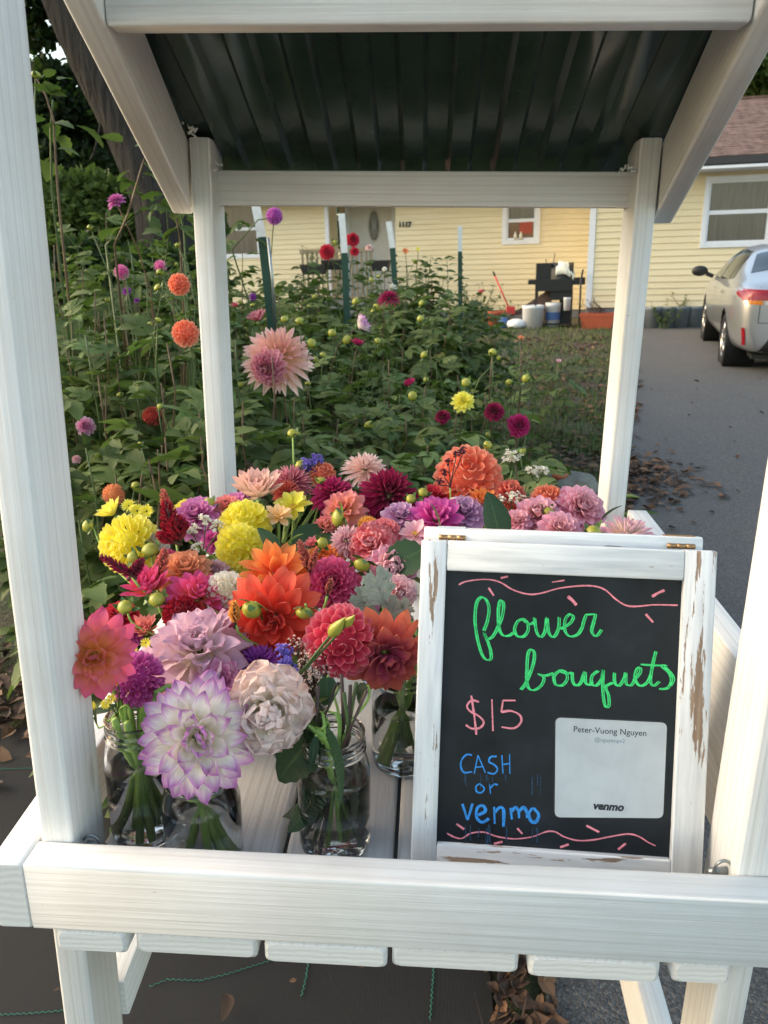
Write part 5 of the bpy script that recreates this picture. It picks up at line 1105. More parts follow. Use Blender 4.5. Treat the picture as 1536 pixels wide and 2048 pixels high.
def local_thing(name, label, cat, px, py, Y, group=None, yaw=HYAW):
    p = at(px, py, Y); p.z = gz(p.x, p.y); o = thing(name, label, cat, p, group); o.rotation_euler = (Matrix.Rotation(-TILT, 3, 'Y') @ Matrix.Rotation(yaw, 3, 'Z')).to_euler(); return o, pxsize(p)
M['plasticblack'] = simple('black_plastic', '#1f2122', .55); M['terra'] = simple('terracotta_plastic', '#b25a3c', .6, 0, .1); M['greypot'] = simple('grey_pot', '#6d757c', .6, 0, .1); M['whiteplastic'] = simple('white_plastic', '#d8dadb', .4, 0, .05)
M['red'] = simple('red_handle', '#c23a3a', .4); M['bluebag'] = simple('blue_plastic', '#48679a', .4); M['clothwhite'] = simple('white_cloth_cover', '#d5d4c4', .9, 0, .1); M['purplepot'] = simple('purple_pot', '#473a70', .5)
def planter(label, px, py, Y, mat, w, d, h, taper=.8, round_=False, cat='planter', name='planter', zoff=0.0):
    o, s = local_thing(name, label, cat, px, py, Y); o.location.z += zoff; b = HB()
    if round_: b.lathe([(.001, 0), (w / 2 * taper, 0), (w / 2 * .97, h * .86), (w / 2, h * .87), (w / 2, h), (w / 2 * .93, h), (w / 2 * .9, h * .82), (.001, h * .8)], 20)
    else:
        vs = [(sx * w / 2 * k, sy * d / 2 * k, z) for k, z in ((taper, 0), (.97, h * .8), (1, h * .81), (1, h), (.93, h), (.9, h * .85)) for sx, sy in ((-1, -1), (1, -1), (1, 1), (-1, 1))]
        b.add(vs, [(i * 4 + j, i * 4 + (j + 1) % 4, (i + 1) * 4 + (j + 1) % 4, (i + 1) * 4 + j) for i in range(5) for j in range(4)] + [(3, 2, 1, 0), (20, 21, 22, 23)], None, 0, False)
    b.part('pot', mat, o); return o

def sprigs(o, n, h, spread, mat, seed, leaf=5, ls=.6, zb=.0, stemmat=None):
    rnd = random.Random(seed); sb = MB(); mb = MB(); base = org(o)
    for k in range(n):
        a = rnd.uniform(0, 6.28); p0 = base + Vector((rnd.uniform(-.3, .3) * spread, rnd.uniform(-.3, .3) * spread * .5, zb)); p1 = p0 + Vector((math.cos(a) * spread * .5, math.sin(a) * spread * .4, h * rnd.uniform(.6, 1))); pts = curve_pts(p0, p1, .35, 6); sb.tube(pts, [.006, .006, .005, .005, .004, .003, .002], 5)
        for j in range(9):
            q = pts[rnd.randrange(2, 7)]; g = LEAFG[leaf]; M3 = look(Vector((rnd.uniform(-1, 1), rnd.uniform(-1, 1), rnd.uniform(-.2, .7)))) * ls * rnd.uniform(.7, 1.2); mb.add([q + M3 @ Vector(v) for v in g[0]], g[1], g[2])
    o_rot = o.rotation_euler.copy()
    for bld, nm, mt_ in ((sb, 'stems', stemmat or M['stem']), (mb, 'foliage', mat)):
        inv = o_rot.to_matrix().transposed(); me = bpy.data.meshes.new(nm); me.from_pydata([inv @ (Vector(v) - base) for v in bld.v], [], bld.f); me.uv_layers.new(name='UVMap').data.foreach_set('uv', [c for f in bld.uv for p in f for c in p]); newobj(nm, me, o, mt_)['kind'] = 'stuff'
planter('long black planter box on the porch railing left end', 628, 500, 16.0, M['plasticblack'], .55, .25, .2, .8, False, 'planter', 'planter_box', 1.07); sprigs(bpy.data.objects['planter_box'], 6, .42, .4, M['leaf2'], 4, 5, .6, .15)
planter('dark planter box beside the door on the porch railing', 668, 490, 16.3, M['plasticblack'], .5, .25, .2, .8, False, 'planter', 'planter_box', 1.15)
planter('black planter hanging under the oval door window', 762, 490, 16.6, M['plasticblack'], .4, .25, .22, .8, False, 'planter', 'planter_box', 1.1)
o = planter('long terracotta trough planter beside the grill with dry plants', 1193, 652, 14.4, M['terra'], .64, .3, .28); sprigs(o, 14, .30, .5, M['stemdark'], 5, 5, .35, .26, M['stemdark'])
for k, (px, w, lab) in enumerate([(1306, .34, 'grey pot nearest the right rear post at the wing wall'), (1331, .36, 'grey pot behind the bright green weed at the wing wall'), (1358, .37, 'grey pot right of the weed with a sparse seedling'), (1386, .34, 'grey pot beside the car by the wing wall')]):
    o = planter(lab, px, 653, 14.25, M['greypot'], w, w, .38, .8, True, 'plant pot', 'grey_pot'); o['group'] = 'grey pots along the wing wall'
    if k == 2: sprigs(o, 4, .34, .35, M['leaf'], 9, 5, .5, .3)
o, s = local_thing('green_weed', 'bright green leafy weed growing in front of the grey pots', 'plant', 1328, 655, 14.0); sprigs(o, 9, .52, .45, M['leaf2'], 12, 6, .75)
o, s = local_thing('wall_shrub', 'small shrub with a pink flower against the yellow wall', 'shrub', 948, 640, 15.6); sprigs(o, 26, .85, .75, M['leaf'], 14, 5, .9); bloom_mesh('bloom', o, HI @ (at(962, 583, 15.5) - o.location) + o.location, .06, (0, -.8, .4), 'deco', PM('coral'), 3, .5, 2)
o, s = local_thing('wall_shrub', 'low rounded green shrub at the foot of the yellow wall beside the red broom', 'shrub', 985, 648, 15.4); sprigs(o, 22, .48, .7, M['leaf2'], 15, 5, .8)
planter('brown pot at the foot of the low wall shrub', 992, 652, 15.2, M['terra'], .34, .34, .3, .8, True, 'plant pot', 'brown_pot')
# gas grill
o, s = local_thing('gas_grill', 'black gas grill with side shelves standing against the yellow wall', 'grill', 1110, 652, 15.0)
gx = lambda px: (px - 1110) * s; gzz = lambda py: (652 - py) * s
def gb(name, px0, px1, y0, y1, py0, py1, mat=M['plasticblack']):
    b = HB(); b.blk(gx(px0), gx(px1), y0, y1, gzz(py1), gzz(py0)); return b.part(name, mat, o)
gb('side_shelf', 1056, 1070, -.28, .28, 562, 570); gb('side_shelf', 1141, 1164, -.28, .28, 559, 572); gb('firebox', 1070, 1141, -.3, .3, 561, 583); gb('chimney_box', 1070, 1099, -.2, .25, 531, 561)
b = HB(); n = 12; vs = [(x, .27 * math.cos(PI * k / n), gzz(561) + .30 * math.sin(PI * k / n)) for x in (gx(1099.3), gx(1141)) for k in range(n + 1)]; b.add(vs, [(k, k + 1, n + 2 + k, n + 1 + k) for k in range(n)] + [tuple(range(n + 1))[::-1], tuple(range(n + 1, 2 * n + 2))]); b.part('lid', M['plasticblack'], o)
for px in (1070, 1138):
    for y in (-.26, .22): gb('leg', px, px + 3.5, y, y + .04, 583, 652)
gb('bottom_shelf', 1070, 1141, -.26, .26, 644, 647); gb('front_panel', 1100, 1141, -.27, -.255, 583, 600)
gb('tank_cabinet', 1117, 1138, -.1, .18, 600, 644)
o2, s = local_thing('grill_cover', 'crumpled off white cloth slung over the lid of the black grill', 'cloth', 1122, 652, 14.95); b = HB(); vs = []; n, mm = 16, 8
for i in range(n + 1):
    for j in range(mm + 1):
        a = PI * (.12 + .80 * j / mm); x = (-14 + 36 * i / n) * s; rr = .29 + .045 * mnoise.noise(Vector((i * .55, j * .7, 3))); dz = .05 * math.sin(PI * i / n) - .10 * (i / n) ** 2
        vs.append((x, rr * math.cos(a) + .02, gzz(561) + rr * math.sin(a) + dz))
b.add(vs, [(i * (mm + 1) + j, i * (mm + 1) + j + 1, (i + 1) * (mm + 1) + j + 1, (i + 1) * (mm + 1) + j) for i in range(n) for j in range(mm)]); q = b.part('cloth', M['clothwhite'], o2); sm = q.modifiers.new('t', 'SOLIDIFY'); sm.thickness = .02
def stick(label, name, cat, pts, r, mat, Y):
    P = [at(px, py, Y + dy) for px, py, dy in pts]; o = thing(name, label, cat, P[-1]); mb = MB(); mb.tube(P, r, 6); mb.build('handle', mat, o); return o, P
o, P = stick('red handled dustpan broom leaning against the yellow wall', 'broom', 'broom', [(990, 552, .45), (1016, 612, .1)], .016, M['red'], 15.0)
mb = MB(); mb.tube([at(986, 543, 15.48), at(990, 552, 15.45)], .02, 6); mb.build('grip', M['plasticblack'], o); mb = MB(); mb.box(at(1021, 620, 15.05), (.16, .12, .14)); mb.build('broom_head', M['red'], o)
stick('thin dark pole leaning in the corner beside the white trim', 'garden_pole', 'pole', [(1166, 540, .3), (1162, 560, .2), (1158, 650, 0)], .02, M['plasticblack'], 14.3)
stick('short wooden tool handle sticking up behind the grill', 'tool_handle', 'tool', [(1109, 506, .1), (1104, 560, .05), (1100, 650, 0)], .016, M['rail'], 15.6)
stick('second tool handle left of the taller one behind the grill', 'tool_handle', 'tool', [(1092, 518, .1), (1091, 560, .05), (1088, 650, 0)], .014, M['rail'], 15.6)
for lab, px, py, w, h, mat, nm, Y in [('white bucket under the grill', 1065, 652, .42, .42, M['whiteplastic'], 'bucket', 14.8), ('white bucket with a blue band under the grill right side', 1105, 651, .30, .46, M['whiteplastic'], 'bucket', 14.9), ('small white jug hanging under the grill shelf', 1131, 628, .14, .24, M['whiteplastic'], 'jug', 14.7)]:
    o = planter(lab, px, 652, Y, mat, w, w, h, .88, True, 'bucket', nm)
    if 'band' in lab: b = HB(); b.lathe([(w / 2 * .952, h * .3), (w / 2 * .985, h * .62)], 20); b.part('blue_band', M['bluebag'], o)
    if nm == 'jug': o.location.z += .32
o, s = local_thing('plastic_bag', 'blue plastic bag on the ground under the red broom', 'bag', 1007, 652, 14.9); b = HB(); b.lathe([(.001, 0), (.10, .01), (.115, .08), (.09, .17), (.04, .22), (.001, .23)], 9); b.part('bag', M['bluebag'], o)
o, s = local_thing('white_sack', 'white sack lying on its side by the grill', 'bag', 1033, 652, 14.8); b = HB(); b.lathe([(.001, 0), (.16, .01), (.2, .06), (.17, .13), (.08, .17), (.001, .18)], 12); b.part('sack', M['whiteplastic'], o)
o, s = local_thing('folded_cover', 'dark folded cover heaped on the white sack', 'cloth', 1052, 652, 15.1); b = HB(); b.add([(-.35, 0, .2), (.45, 0, .3), (.45, .1, .72), (-.1, .1, .36), (-.35, .2, .2), (.45, .25, .3), (.45, .25, .72), (-.1, .25, .36)], [(0, 1, 2, 3), (5, 4, 7, 6), (0, 3, 7, 4), (3, 2, 6, 7), (1, 5, 6, 2), (0, 4, 5, 1)], None, 0, False); b.part('cover', M['stemdark'], o)

# ------------------------------------------------------------------ silver sedan
M['carpaint'] = None
m = NT('silver_car_paint'); n1 = m.noise(m.coord('Object'), 900, 2, .5); m.base(m.ramp(n1, [(.3, hexl('#b2b5b9')), (.7, hexl('#c6c9cc'))])); m.set(Metallic=.75, Roughness=.30); m.b.inputs['Coat Weight'].default_value = .8; m.b.inputs['Coat Roughness'].default_value = .05; M['carpaint'] = m.mat
M['carglass'] = simple('dark_car_glass', '#1c2224', .05, 0, .1, 2, 0, .9); M['tyre'] = simple('tyre_rubber', '#17181a', .8); M['rim'] = simple('alloy_rim', '#a7a9aa', .3, .9); M['redlens'] = simple('red_lamp_lens', '#86101f', .18, 0, .35, 30, 0, .5); M['clearlens'] = simple('clear_lamp_lens', '#c9c3bc', .1, 0, .2, 60, 0, .8); M['amber'] = simple('amber_lens', '#c7772e', .15, 0, .2, 40); M['chrome'] = simple('chrome', '#c8c8c8', .12, 1)
wr_ = atg(1440, 729); wf_ = atg(1396, 684); hd = Vector((math.sin(.235), math.cos(.235), 0)); HDG = math.atan2(hd.x, hd.y)
rtv = Vector((hd.y, -hd.x, 0)); CO = wr_ + rtv * .86 + hd * 1.35; CO.z = gz(CO.x, CO.y)
car = thing('parked_car', 'silver sedan parked on the driveway, seen from behind on its left side', 'car', CO)
sl = (gz(CO.x + hd.x, CO.y + hd.y) - gz(CO.x - hd.x, CO.y - hd.y)) / 2
car.rotation_euler = (Matrix.Rotation(-TILT, 3, 'Y') @ Matrix.Rotation(-HDG, 3, 'Z') @ Matrix.Rotation(math.atan(sl), 3, 'X')).to_euler()
#   y, zbottom, zbelt, ztop, hw_low, hw_belt, hw_top
ST_ = [(-2.33, .34, .86, .93, .55, .58, .40), (-2.28, .27, .92, 1.02, .74, .76, .58), (-2.12, .24, .96, 1.08, .82, .84, .66), (-1.80, .22, .99, 1.11, .86, .88, .68), (-1.45, .21, .99, 1.20, .87, .89, .60), (-.95, .20, .97, 1.38, .87, .89, .58), (-.40, .20, .95, 1.435, .87, .89, .57), (.15, .20, .94, 1.44, .87, .89, .57), (.65, .20, .93, 1.34, .87, .88, .60), (1.12, .20, .92, 1.08, .87, .88, .66), (1.45, .21, .87, .99, .87, .87, .66), (1.85, .22, .80, .91, .85, .85, .62), (2.15, .24, .72, .80, .78, .78, .54), (2.29, .30, .60, .66, .58, .58, .40)]
vs = []; fs = []
for y, zb_, zt, ztop, a, bb, c in ST_:
    half = [(0, zb_), (a * .80, zb_), (a * .98, zb_ + .12), (a * 1.015, (zb_ + zt) / 2), (bb, zt - .10), (bb * .965, zt), ((bb + c) / 2 + .0, zt + (ztop - zt) * .5), (c, ztop - .035), (c * .5, ztop), (0, ztop)]
    vs += [(x, y, z) for x, z in half] + [(-x, y, z) for x, z in half[-2:0:-1]]
nn = 18
for i in range(len(ST_) - 1):
    for j in range(nn): fs.append((i * nn + j, i * nn + (j + 1) % nn, (i + 1) * nn + (j + 1) % nn, (i + 1) * nn + j))
for base_, rev in ((0, False), ((len(ST_) - 1) * nn, True)):
    for k in range(9):
        a, b_, c, d = base_ + k, base_ + k + 1, base_ + (nn - k - 1) % nn, base_ + (nn - k) % nn
        f = [x for x in (d, c, b_, a)]; f = list(dict.fromkeys(f)); fs.append(tuple(f if not rev else f[::-1]))
me0 = bpy.data.meshes.new('c'); me0.from_pydata(vs, [], fs); to = bpy.data.objects.new('c', me0); COL.objects.link(to); ss = to.modifiers.new('s', 'SUBSURF'); ss.levels = 3; ss.render_levels = 3
me = bpy.data.meshes.new_from_object(to.evaluated_get(bpy.context.evaluated_depsgraph_get())); bpy.data.objects.remove(to)
from mathutils.bvhtree import BVHTree
BV = BVHTree.FromPolygons([v.co for v in me.vertices], [tuple(p.vertices) for p in me.polygons])
bm = bmesh.new(); bm.from_mesh(me); bmesh.ops.recalc_face_normals(bm, faces=bm.faces)
kill = [f for f in bm.faces if any((f.calc_center_median().y - wy) ** 2 + (f.calc_center_median().z - .33) ** 2 < .37 ** 2 and abs(f.calc_center_median().x) > .55 for wy in (-1.35, 1.35))]
bmesh.ops.delete(bm, geom=kill, context='FACES'); bm.to_mesh(me); bm.free(); me.name = 'body'; me.materials.clear(); me.polygons.foreach_set('use_smooth', [True] * len(me.polygons)); newobj('body', me, car, M['carpaint'])
def patch(name, poly, mat, axis, off=.006, parent=None, nu=14, nv=10, side=-1):
    """piece of the car's skin inside a quad drawn in side view (y, z) or rear view (x, z)"""
    vs = []; fs = []
    for i in range(nu + 1):
        for j in range(nv + 1):
            u, v = i / nu, j / nv; p = (Vector(poly[0]) * (1 - u) + Vector(poly[1]) * u) * (1 - v) + (Vector(poly[3]) * (1 - u) + Vector(poly[2]) * u) * v
            if axis == 'x': o_, d_ = Vector((side * 3, p.x, p.y)), Vector((-side, 0, 0))
            elif axis == 'r': o_, d_ = Vector((p.x, -5, p.y)), Vector((0, 1, 0))
            else: o_, d_ = Vector((p.x, p.y, 4)), Vector((0, 0, -1))
            h_, nrm, _, _ = BV.ray_cast(o_, d_); h_ = h_ if h_ is not None else o_ + d_ * 2.4; vs.append(h_ - d_ * off)
    fs = [(i * (nv + 1) + j, i * (nv + 1) + j + 1, (i + 1) * (nv + 1) + j + 1, (i + 1) * (nv + 1) + j) for i in range(nu) for j in range(nv)]
    me = bpy.data.meshes.new(name); me.from_pydata(vs, [], fs); me.polygons.foreach_set('use_smooth', [True] * len(fs)); o = newobj(name, me, parent or car, mat); return o
for sd in (-1, 1):
    patch('side_window', [(-.10, 1.00), (.98, .99), (.52, 1.33), (-.10, 1.375)], M['carglass'], 'x', .006, None, 14, 10, sd); patch('side_window', [(-.92, 1.03), (-.16, 1.00), (-.16, 1.375), (-.72, 1.35)], M['carglass'], 'x', .006, None, 14, 10, sd); patch('quarter_window', [(-1.22, 1.06), (-.97, 1.03), (-.78, 1.33), (-.90, 1.28)], M['carglass'], 'x', .006, None, 10, 8, sd)
    patch('sill_trim', [(-.95, .24), (.95, .24), (.95, .30), (-.95, .30)], M['plasticblack'], 'x', .004, None, 10, 3, sd)
    for y in (-.02, -.93): patch('door_gap', [(y, .34), (y + .008, .34), (y - .05, .98), (y - .058, .98)], M['plasticblack'], 'x', .002, None, 1, 8, sd)
    for y in (.02, -.88): patch('door_handle', [(y - .16, .86), (y, .86), (y, .895), (y - .16, .895)], M['chrome'], 'x', .018, None, 5, 2, sd)
    tl = patch('tail_lamp', [(sd * .30, .865), (sd * .80, .86), (sd * .83, .985), (sd * .30, .965)], M['redlens'], 'r', .014, None, 12, 5); patch('reversing_lens', [(sd * .32, .815), (sd * .58, .815), (sd * .58, .860), (sd * .32, .863)], M['clearlens'], 'r', .015, tl, 6, 3); patch('indicator_lens', [(sd * .60, .815), (sd * .74, .825), (sd * .75, .862), (sd * .60, .860)], M['amber'], 'r', .015, tl, 6, 3)
    patch('tail_lamp_side', [(-2.25, .86), (-1.98, .92), (-1.98, .955), (-2.25, .98)], M['redlens'], 'x', .008, tl, 6, 4, sd)
    patch('bumper_reflector', [(sd * .72, .36), (sd * .75, .36), (sd * .78, .56), (sd * .75, .56)], M['redlens'], 'r', .012, None, 2, 6); patch('bumper_vent', [(sd * .60, .30), (sd * .71, .33), (sd * .74, .56), (sd * .70, .56)], M['carpaint'], 'r', .006, None, 3, 6)
    mb = MB(); my = .86
    mi = bpy.data.meshes.new('wing_mirror'); bm = bmesh.new(); bmesh.ops.create_uvsphere(bm, u_segments=18, v_segments=12, radius=1); bmesh.ops.scale(bm, vec=(.115, .06, .075), verts=bm.verts); bmesh.ops.translate(bm, vec=(sd * 1.03, my, 1.06), verts=bm.verts); bm.to_mesh(mi); bm.free(); mi.polygons.foreach_set('use_smooth', [True] * len(mi.polygons)); mo = newobj('wing_mirror', mi, car, M['plasticblack'])
    b = HB(); b.tube([(sd * .84, my + .02, .98), (sd * .93, my, 1.02)], .03, 8); b.part('mirror_arm', M['plasticblack'], mo)
patch('rear_window', [(-.66, -1.56), (.66, -1.56), (.53, -.93), (-.53, -.93)], M['carglass'], 't', .006); patch('windscreen', [(-.56, 1.08), (.56, 1.08), (.48, .62), (-.48, .62)], M['carglass'], 't', .006)
patch('lower_bumper', [(-.62, .24), (.62, .24), (.50, .44), (-.50, .44)], M['plasticblack'], 'r', .010); patch('number_plate', [(-.26, .66), (.26, .66), (.26, .78), (-.26, .78)], M['whiteplastic'], 'r', .016, None, 6, 3); patch('red_light_bar', [(-.30, .90), (.30, .90), (.30, .935), (-.30, .935)], M['redlens'], 'r', .016, None, 10, 2)
for sd in (-1, 1): patch('boot_gap', [(sd * .62, .62), (sd * .628, .62), (sd * .628, 1.0), (sd * .62, 1.0)], M['plasticblack'], 'r', .003, None, 1, 8)
patch('boot_gap', [(-.62, .615), (.62, .615), (.62, .622), (-.62, .622)], M['plasticblack'], 'r', .003, None, 10, 1)
hb = HB(); [hb.lathe([(.36, -.10 * s_), (.345, 0), (.30, .06 * s_)], 24, (0, 0, 0)) for s_ in ()]
for sd in (-1, 1):
    for wy in (-1.35, 1.35):
        w = HB(); R3 = Matrix.Rotation(sd * PI / 2, 3, 'Y'); tmp = MB(); tmp.lathe([(.20, -.10), (.28, -.105), (.325, -.085), (.335, -.05), (.335, .05), (.325, .085), (.28, .105), (.215, .098), (.215, -.02)], 32)
        c_ = Vector((sd * .765, wy, .335)); w.add([c_ + R3 @ Vector(v) for v in tmp.v], tmp.f); wo = w.part('wheel', M['tyre'], car)
        r_ = HB(); tmp = MB(); tmp.lathe([(.216, .095), (.205, .085), (.195, .05), (.001, .045)], 32)
        for k in range(5):
            a = 2 * PI * k / 5
            for e in (-.13, .13): tmp.tube([Vector((.04 * math.cos(a), .04 * math.sin(a), .085)), Vector((.205 * math.cos(a + e), .205 * math.sin(a + e), .082))], [.022, .014], 6)
        tmp.lathe([(.001, .1), (.045, .098), (.05, .08)], 16); r_.add([c_ + R3 @ Vector(v) for v in tmp.v], tmp.f); r_.part('rim', M['rim'], wo)
        a_ = HB(); tmp = MB(); tmp.lathe([(.375, .10), (.375, -.25), (.001, -.25)], 24); a_.add([c_ + R3 @ Vector(v) for v in tmp.v], tmp.f); a_.part('wheel_arch', M['plasticblack'], car)
hblk_ = HB(); hblk_.blk(-.62, .62, -2.1, 2.1, .19, .24); hblk_.part('underbody', M['plasticblack'], car)

# ------------------------------------------------------------------ steel garden posts with white tops
M['postgreen'] = simple('green_painted_steel', '#26463a', .5, .1, .2, 20); M['postwhite'] = simple('white_painted_steel', '#d9dbd9', .5, 0, .1, 30)
for lab, (xt, yt), (xm, ym), (xb, yb), Y, w in [('green steel garden post with white top leaning left, nearest the left rear post', (506, 385), (524, 474), (548, 690), 3.1, .04), ('green steel garden post with white top beside the red dahlias', (683, 427), (689, 506), (697, 720), 4.3, .04), ('green steel garden post with white top in front of the white door', (777, 443), (785, 496), (800, 720), 5.2, .04), ('upright green steel garden post with chipped white top before the yellow wall', (920, 452), (920, 503), (921, 700), 6.6, .038)]:
    a, mid, b_ = at(xt, yt, Y), at(xm, ym, Y), at(xb, yb, Y); d = (mid - b_).normalized(); foot = mid - d * ((mid.z - gz(mid.x, Y)) / d.z)
    o = thing('garden_post', lab, 'garden post', foot, 'steel posts in the dahlia bed')
    def tpost(p, q):
        t = (q - p).normalized(); sx = (X_ - t * t.x).normalized(); sy = t.cross(sx); mb = MB()
        for c, wx, wy in ((Vector((0, 0, 0)), w, .005), (sy * .014, .006, .026)):
            R3 = Matrix((sx, sy, t)).transposed(); mb.box((p + q) / 2 + c, (wx, wy, (q - p).length), R3)
        return mb
    tpost(foot, mid).build('post_shaft', M['postgreen'], o); tpost(mid + d * .0005, a).build('white_top', M['postwhite'], o)
    st = MB(); L = (mid - foot).length; k = L - .05
    while k > L - .75: st.box(foot + d * k + X_ * (w / 2 + .004), (.012, .012, .014)); k -= .055
    st.build('post_stud', M['postgreen'], o, 'stuff')
o = thing('bamboo_stake', 'thin grey stake beside the leaning garden post', 'stake', at(552, 680, 3.0)); mb = MB(); mb.tube([at(536, 475, 3.0), at(545, 560, 3.0), at(553, 690, 3.0)], .007, 7); mb.build('cane', M['steel'], o)
# ------------------------------------------------------------------ the dahlia bed
gr = random.Random(21)
PLANTS = []
def plant(px, top, Y, label=None, blooms=(), buds=(), nst=5, nleaf=80, spread=.26, objs=True, sparse=(), leafset=(0, 1, 2, 3, 4), ls=1.0, name='dahlia_plant', cat='dahlia plant', group='dahlia plants in the garden bed', low=.10, mat=None):
    t = at(px, top, Y); base = Vector((t.x, Y, gz(t.x, Y))); h = t.z - base.z
    o = thing(name, label or 'leafy green dahlia plant without open blooms in the garden bed', cat, base, group); PLANTS.append(o)
    fol = MB(); stf = MB(); k = 0; stems = []
    for s in range(nst):
        a = 2 * PI * s / nst + gr.uniform(-.5, .5); r = spread * gr.uniform(.35, 1.0); tip = base + Vector((r * math.cos(a), r * math.sin(a), h * gr.uniform(.80, 1.0)))
        stems.append(curve_pts(base + Vector((.03 * math.cos(a), .03 * math.sin(a), 0)), tip, .35, 10, Z_ + Vector((.25 * math.cos(a), .25 * math.sin(a), 0)), Z_))
    for q in sparse:                                        # tall bare stalks drawn through photo points
        P = [base] + [at(x, y, Y + d) for x, y, d in q]; stems.append(P)
    for si, P in enumerate(stems):
        mb = MB(); n = len(P); P = stems[si] = [p + Vector((gr.uniform(-1, 1), gr.uniform(-1, 1), 0)) * (.016 if 0 < i < n - 1 else 0) for i, p in enumerate(P)]; mb.tube(P, [.0048 * (1 - .6 * i / n) for i in range(n)], 6); mb.build('stem', M['stembrown'] if si % 2 == 0 else M['stem'], o)
    per = max(1, nleaf // (2 * len(stems)))
    for si, P in enumerate(stems):
        few = si >= nst
        for i in range(per if not few else 4):
            f = low + (1 - low) * (i + gr.random()) / per if not few else gr.uniform(.45, .95); f = min(.985, f); q = f * (len(P) - 1); ii = min(int(q), len(P) - 2); p = P[ii].lerp(P[ii + 1], q - ii); a0 = gr.uniform(0, 6.28)
            for sg in (0, PI):
                a = a0 + sg + gr.uniform(-.4, .4); d = Vector((math.cos(a), math.sin(a), gr.uniform(-.45, .45) + (.4 if f > .85 else 0))); s = ls * 1.22 * gr.uniform(.75, 1.3) * (.62 if f > .88 else 1); w = gr.choice(leafset); mt_ = mat or (M['leaf2'] if gr.random() < (.25 if f > .8 else .08) else M['leaf']); ro = gr.uniform(-.5, .5)
                p2 = p + d.normalized() * .05 * s * gr.uniform(-.4, 1.6)
                if objs: LEAVES.append(leaf_obj(o, p2, d, s * (.6 if few else 1), w, mt_, ro))
                else: g = LEAFG[w]; M3 = look(d, Z_, ro) * s; fol.add([p2 + M3 @ Vector(v) for v in g[0]], g[1], g[2])
    if not objs and fol.f: fol.build('foliage', mat or M['leaf'], o, 'stuff')
    for b in blooms:
        bx, by, dia, kind, pal, face, lab = b[:7]; dY = b[7] if len(b) > 7 else 0; c = at(bx, by, Y + dY); R = dia / 2 * pxsize(c); ax = Vector((face[0], -face[1], face[2])).normalized(); c0 = c - ax * R * .15
        mb = MB(); m3 = look(ax); n = 10
        mb.lathe([(.001, -.16), (.22, -.12), (.3, -.02), (.2, .06), (.001, .08)], 10); cv = MB(); bk = .40 if KIND[kind].get('ball') else 0; cv.add([c0 - ax * R * bk + m3 @ Vector((v[0], v[2], v[1])) * R * (.8 if bk else 1) for v in mb.v], mb.f)
        bo = cv.build('bloom', M['sepal'], o); bo['label'] = lab; BLOOMS.append((c, R * 1.15))
        if bk: ball_core(bo, c0, R, ax, PM(pal))
        if dia >= 80: bloom_objects(bo, c0, R, ax, kind, PM(pal), int(bx + by), 1.0)
        else: bloom_mesh('petals', bo, c0, R, ax, kind, PM(pal), int(bx + by), 1.0 if dia > 30 else .7, 1 if dia > 30 else 2)
        P = curve_pts(base + Z_ * h * .1, c0 - ax * R * (.1 + bk), .35, 9, Z_, ax); mb = MB(); P = [p + Vector((gr.uniform(-1, 1), gr.uniform(-1, 1), 0)) * (.012 if 0 < i < len(P) - 2 else 0) for i, p in enumerate(P)]; mb.tube(P, [.0042 * (1 - .5 * i / 10) for i in range(len(P))], 6); mb.build('stem', M['stembrown'] if gr.random() < .5 else M['stem'], o)
    for bx, by, r in buds:
        c = at(bx, by, Y + gr.uniform(-.06, .06)); ax = Vector((gr.uniform(-.5, .5), gr.uniform(-.7, .2), gr.uniform(.2, 1))).normalized(); bud_parts(o, c, r * pxsize(c), ax)
        P = curve_pts(base + Vector((gr.uniform(-.08, .08), 0, h * .35)), c - ax * r * .7 * pxsize(c), .3, 7, Z_, ax); mb = MB(); mb.tube(P, .0022, 5); mb.build('stalk', M['stem'], o)
    return o
up = (0, .6, .7)
plant(325, 640, 1.55, 'dahlia plant with three salmon ball blooms behind the left rear post', [(357, 568, 50, 'ball', 'ballorange', (.1, .9, .2), 'salmon orange ball bloom, uppermost'), (369, 664, 62, 'ball', 'ballorange', (0, .8, .5), 'salmon orange ball bloom facing up'), (304, 834, 47, 'ball', 'coralred', (.1, .95, .05), 'coral ball bloom low on the plant')], [(316, 640, 8), (300, 648, 6), (315, 575, 9)], 5, 100)
plant(165, 640, 1.5, 'dahlia plant with a pink and white ball bloom beside the left front post', [(170, 852, 44, 'deco', 'pinkwhite', (.2, .8, .3), 'pink bloom with white edges'), (153, 917, 22, 'deco', 'softpink', (.2, .5, .7), 'half open pale pink bloom')], [(240, 790, 8), (196, 910, 6)], 5, 100)
plant(225, 900, 1.12, 'dahlia plant carrying one faded orange ball bloom just behind the yellow dahlia', [(229, 987, 50, 'ball', 'peach', (.5, .5, .5), 'faded orange ball bloom seen from the side')], [(272, 972, 10), (176, 1050, 11)], 4, 40, .15)
plant(270, 570, 2.3, 'dahlia plant with two small pink and white ball blooms left of the salmon ones', [(242, 541, 34, 'ball', 'pinkwhite', (0, .5, .8), 'small pink and white bloom, left'), (318, 531, 30, 'ball', 'pinkwhite', (-.6, .5, .4), 'small pink and white bloom in profile')], [(320, 545, 7), (215, 600, 5)], 5, 80)
plant(255, 610, 2.6, 'dahlia plant with small dull purple blooms deep in the left foliage', [(253, 581, 22, 'deco', 'purple', up, 'small dull purple bloom'), (273, 600, 14, 'deco', 'purple', up, 'tiny purple bloom')], [], 5, 70)
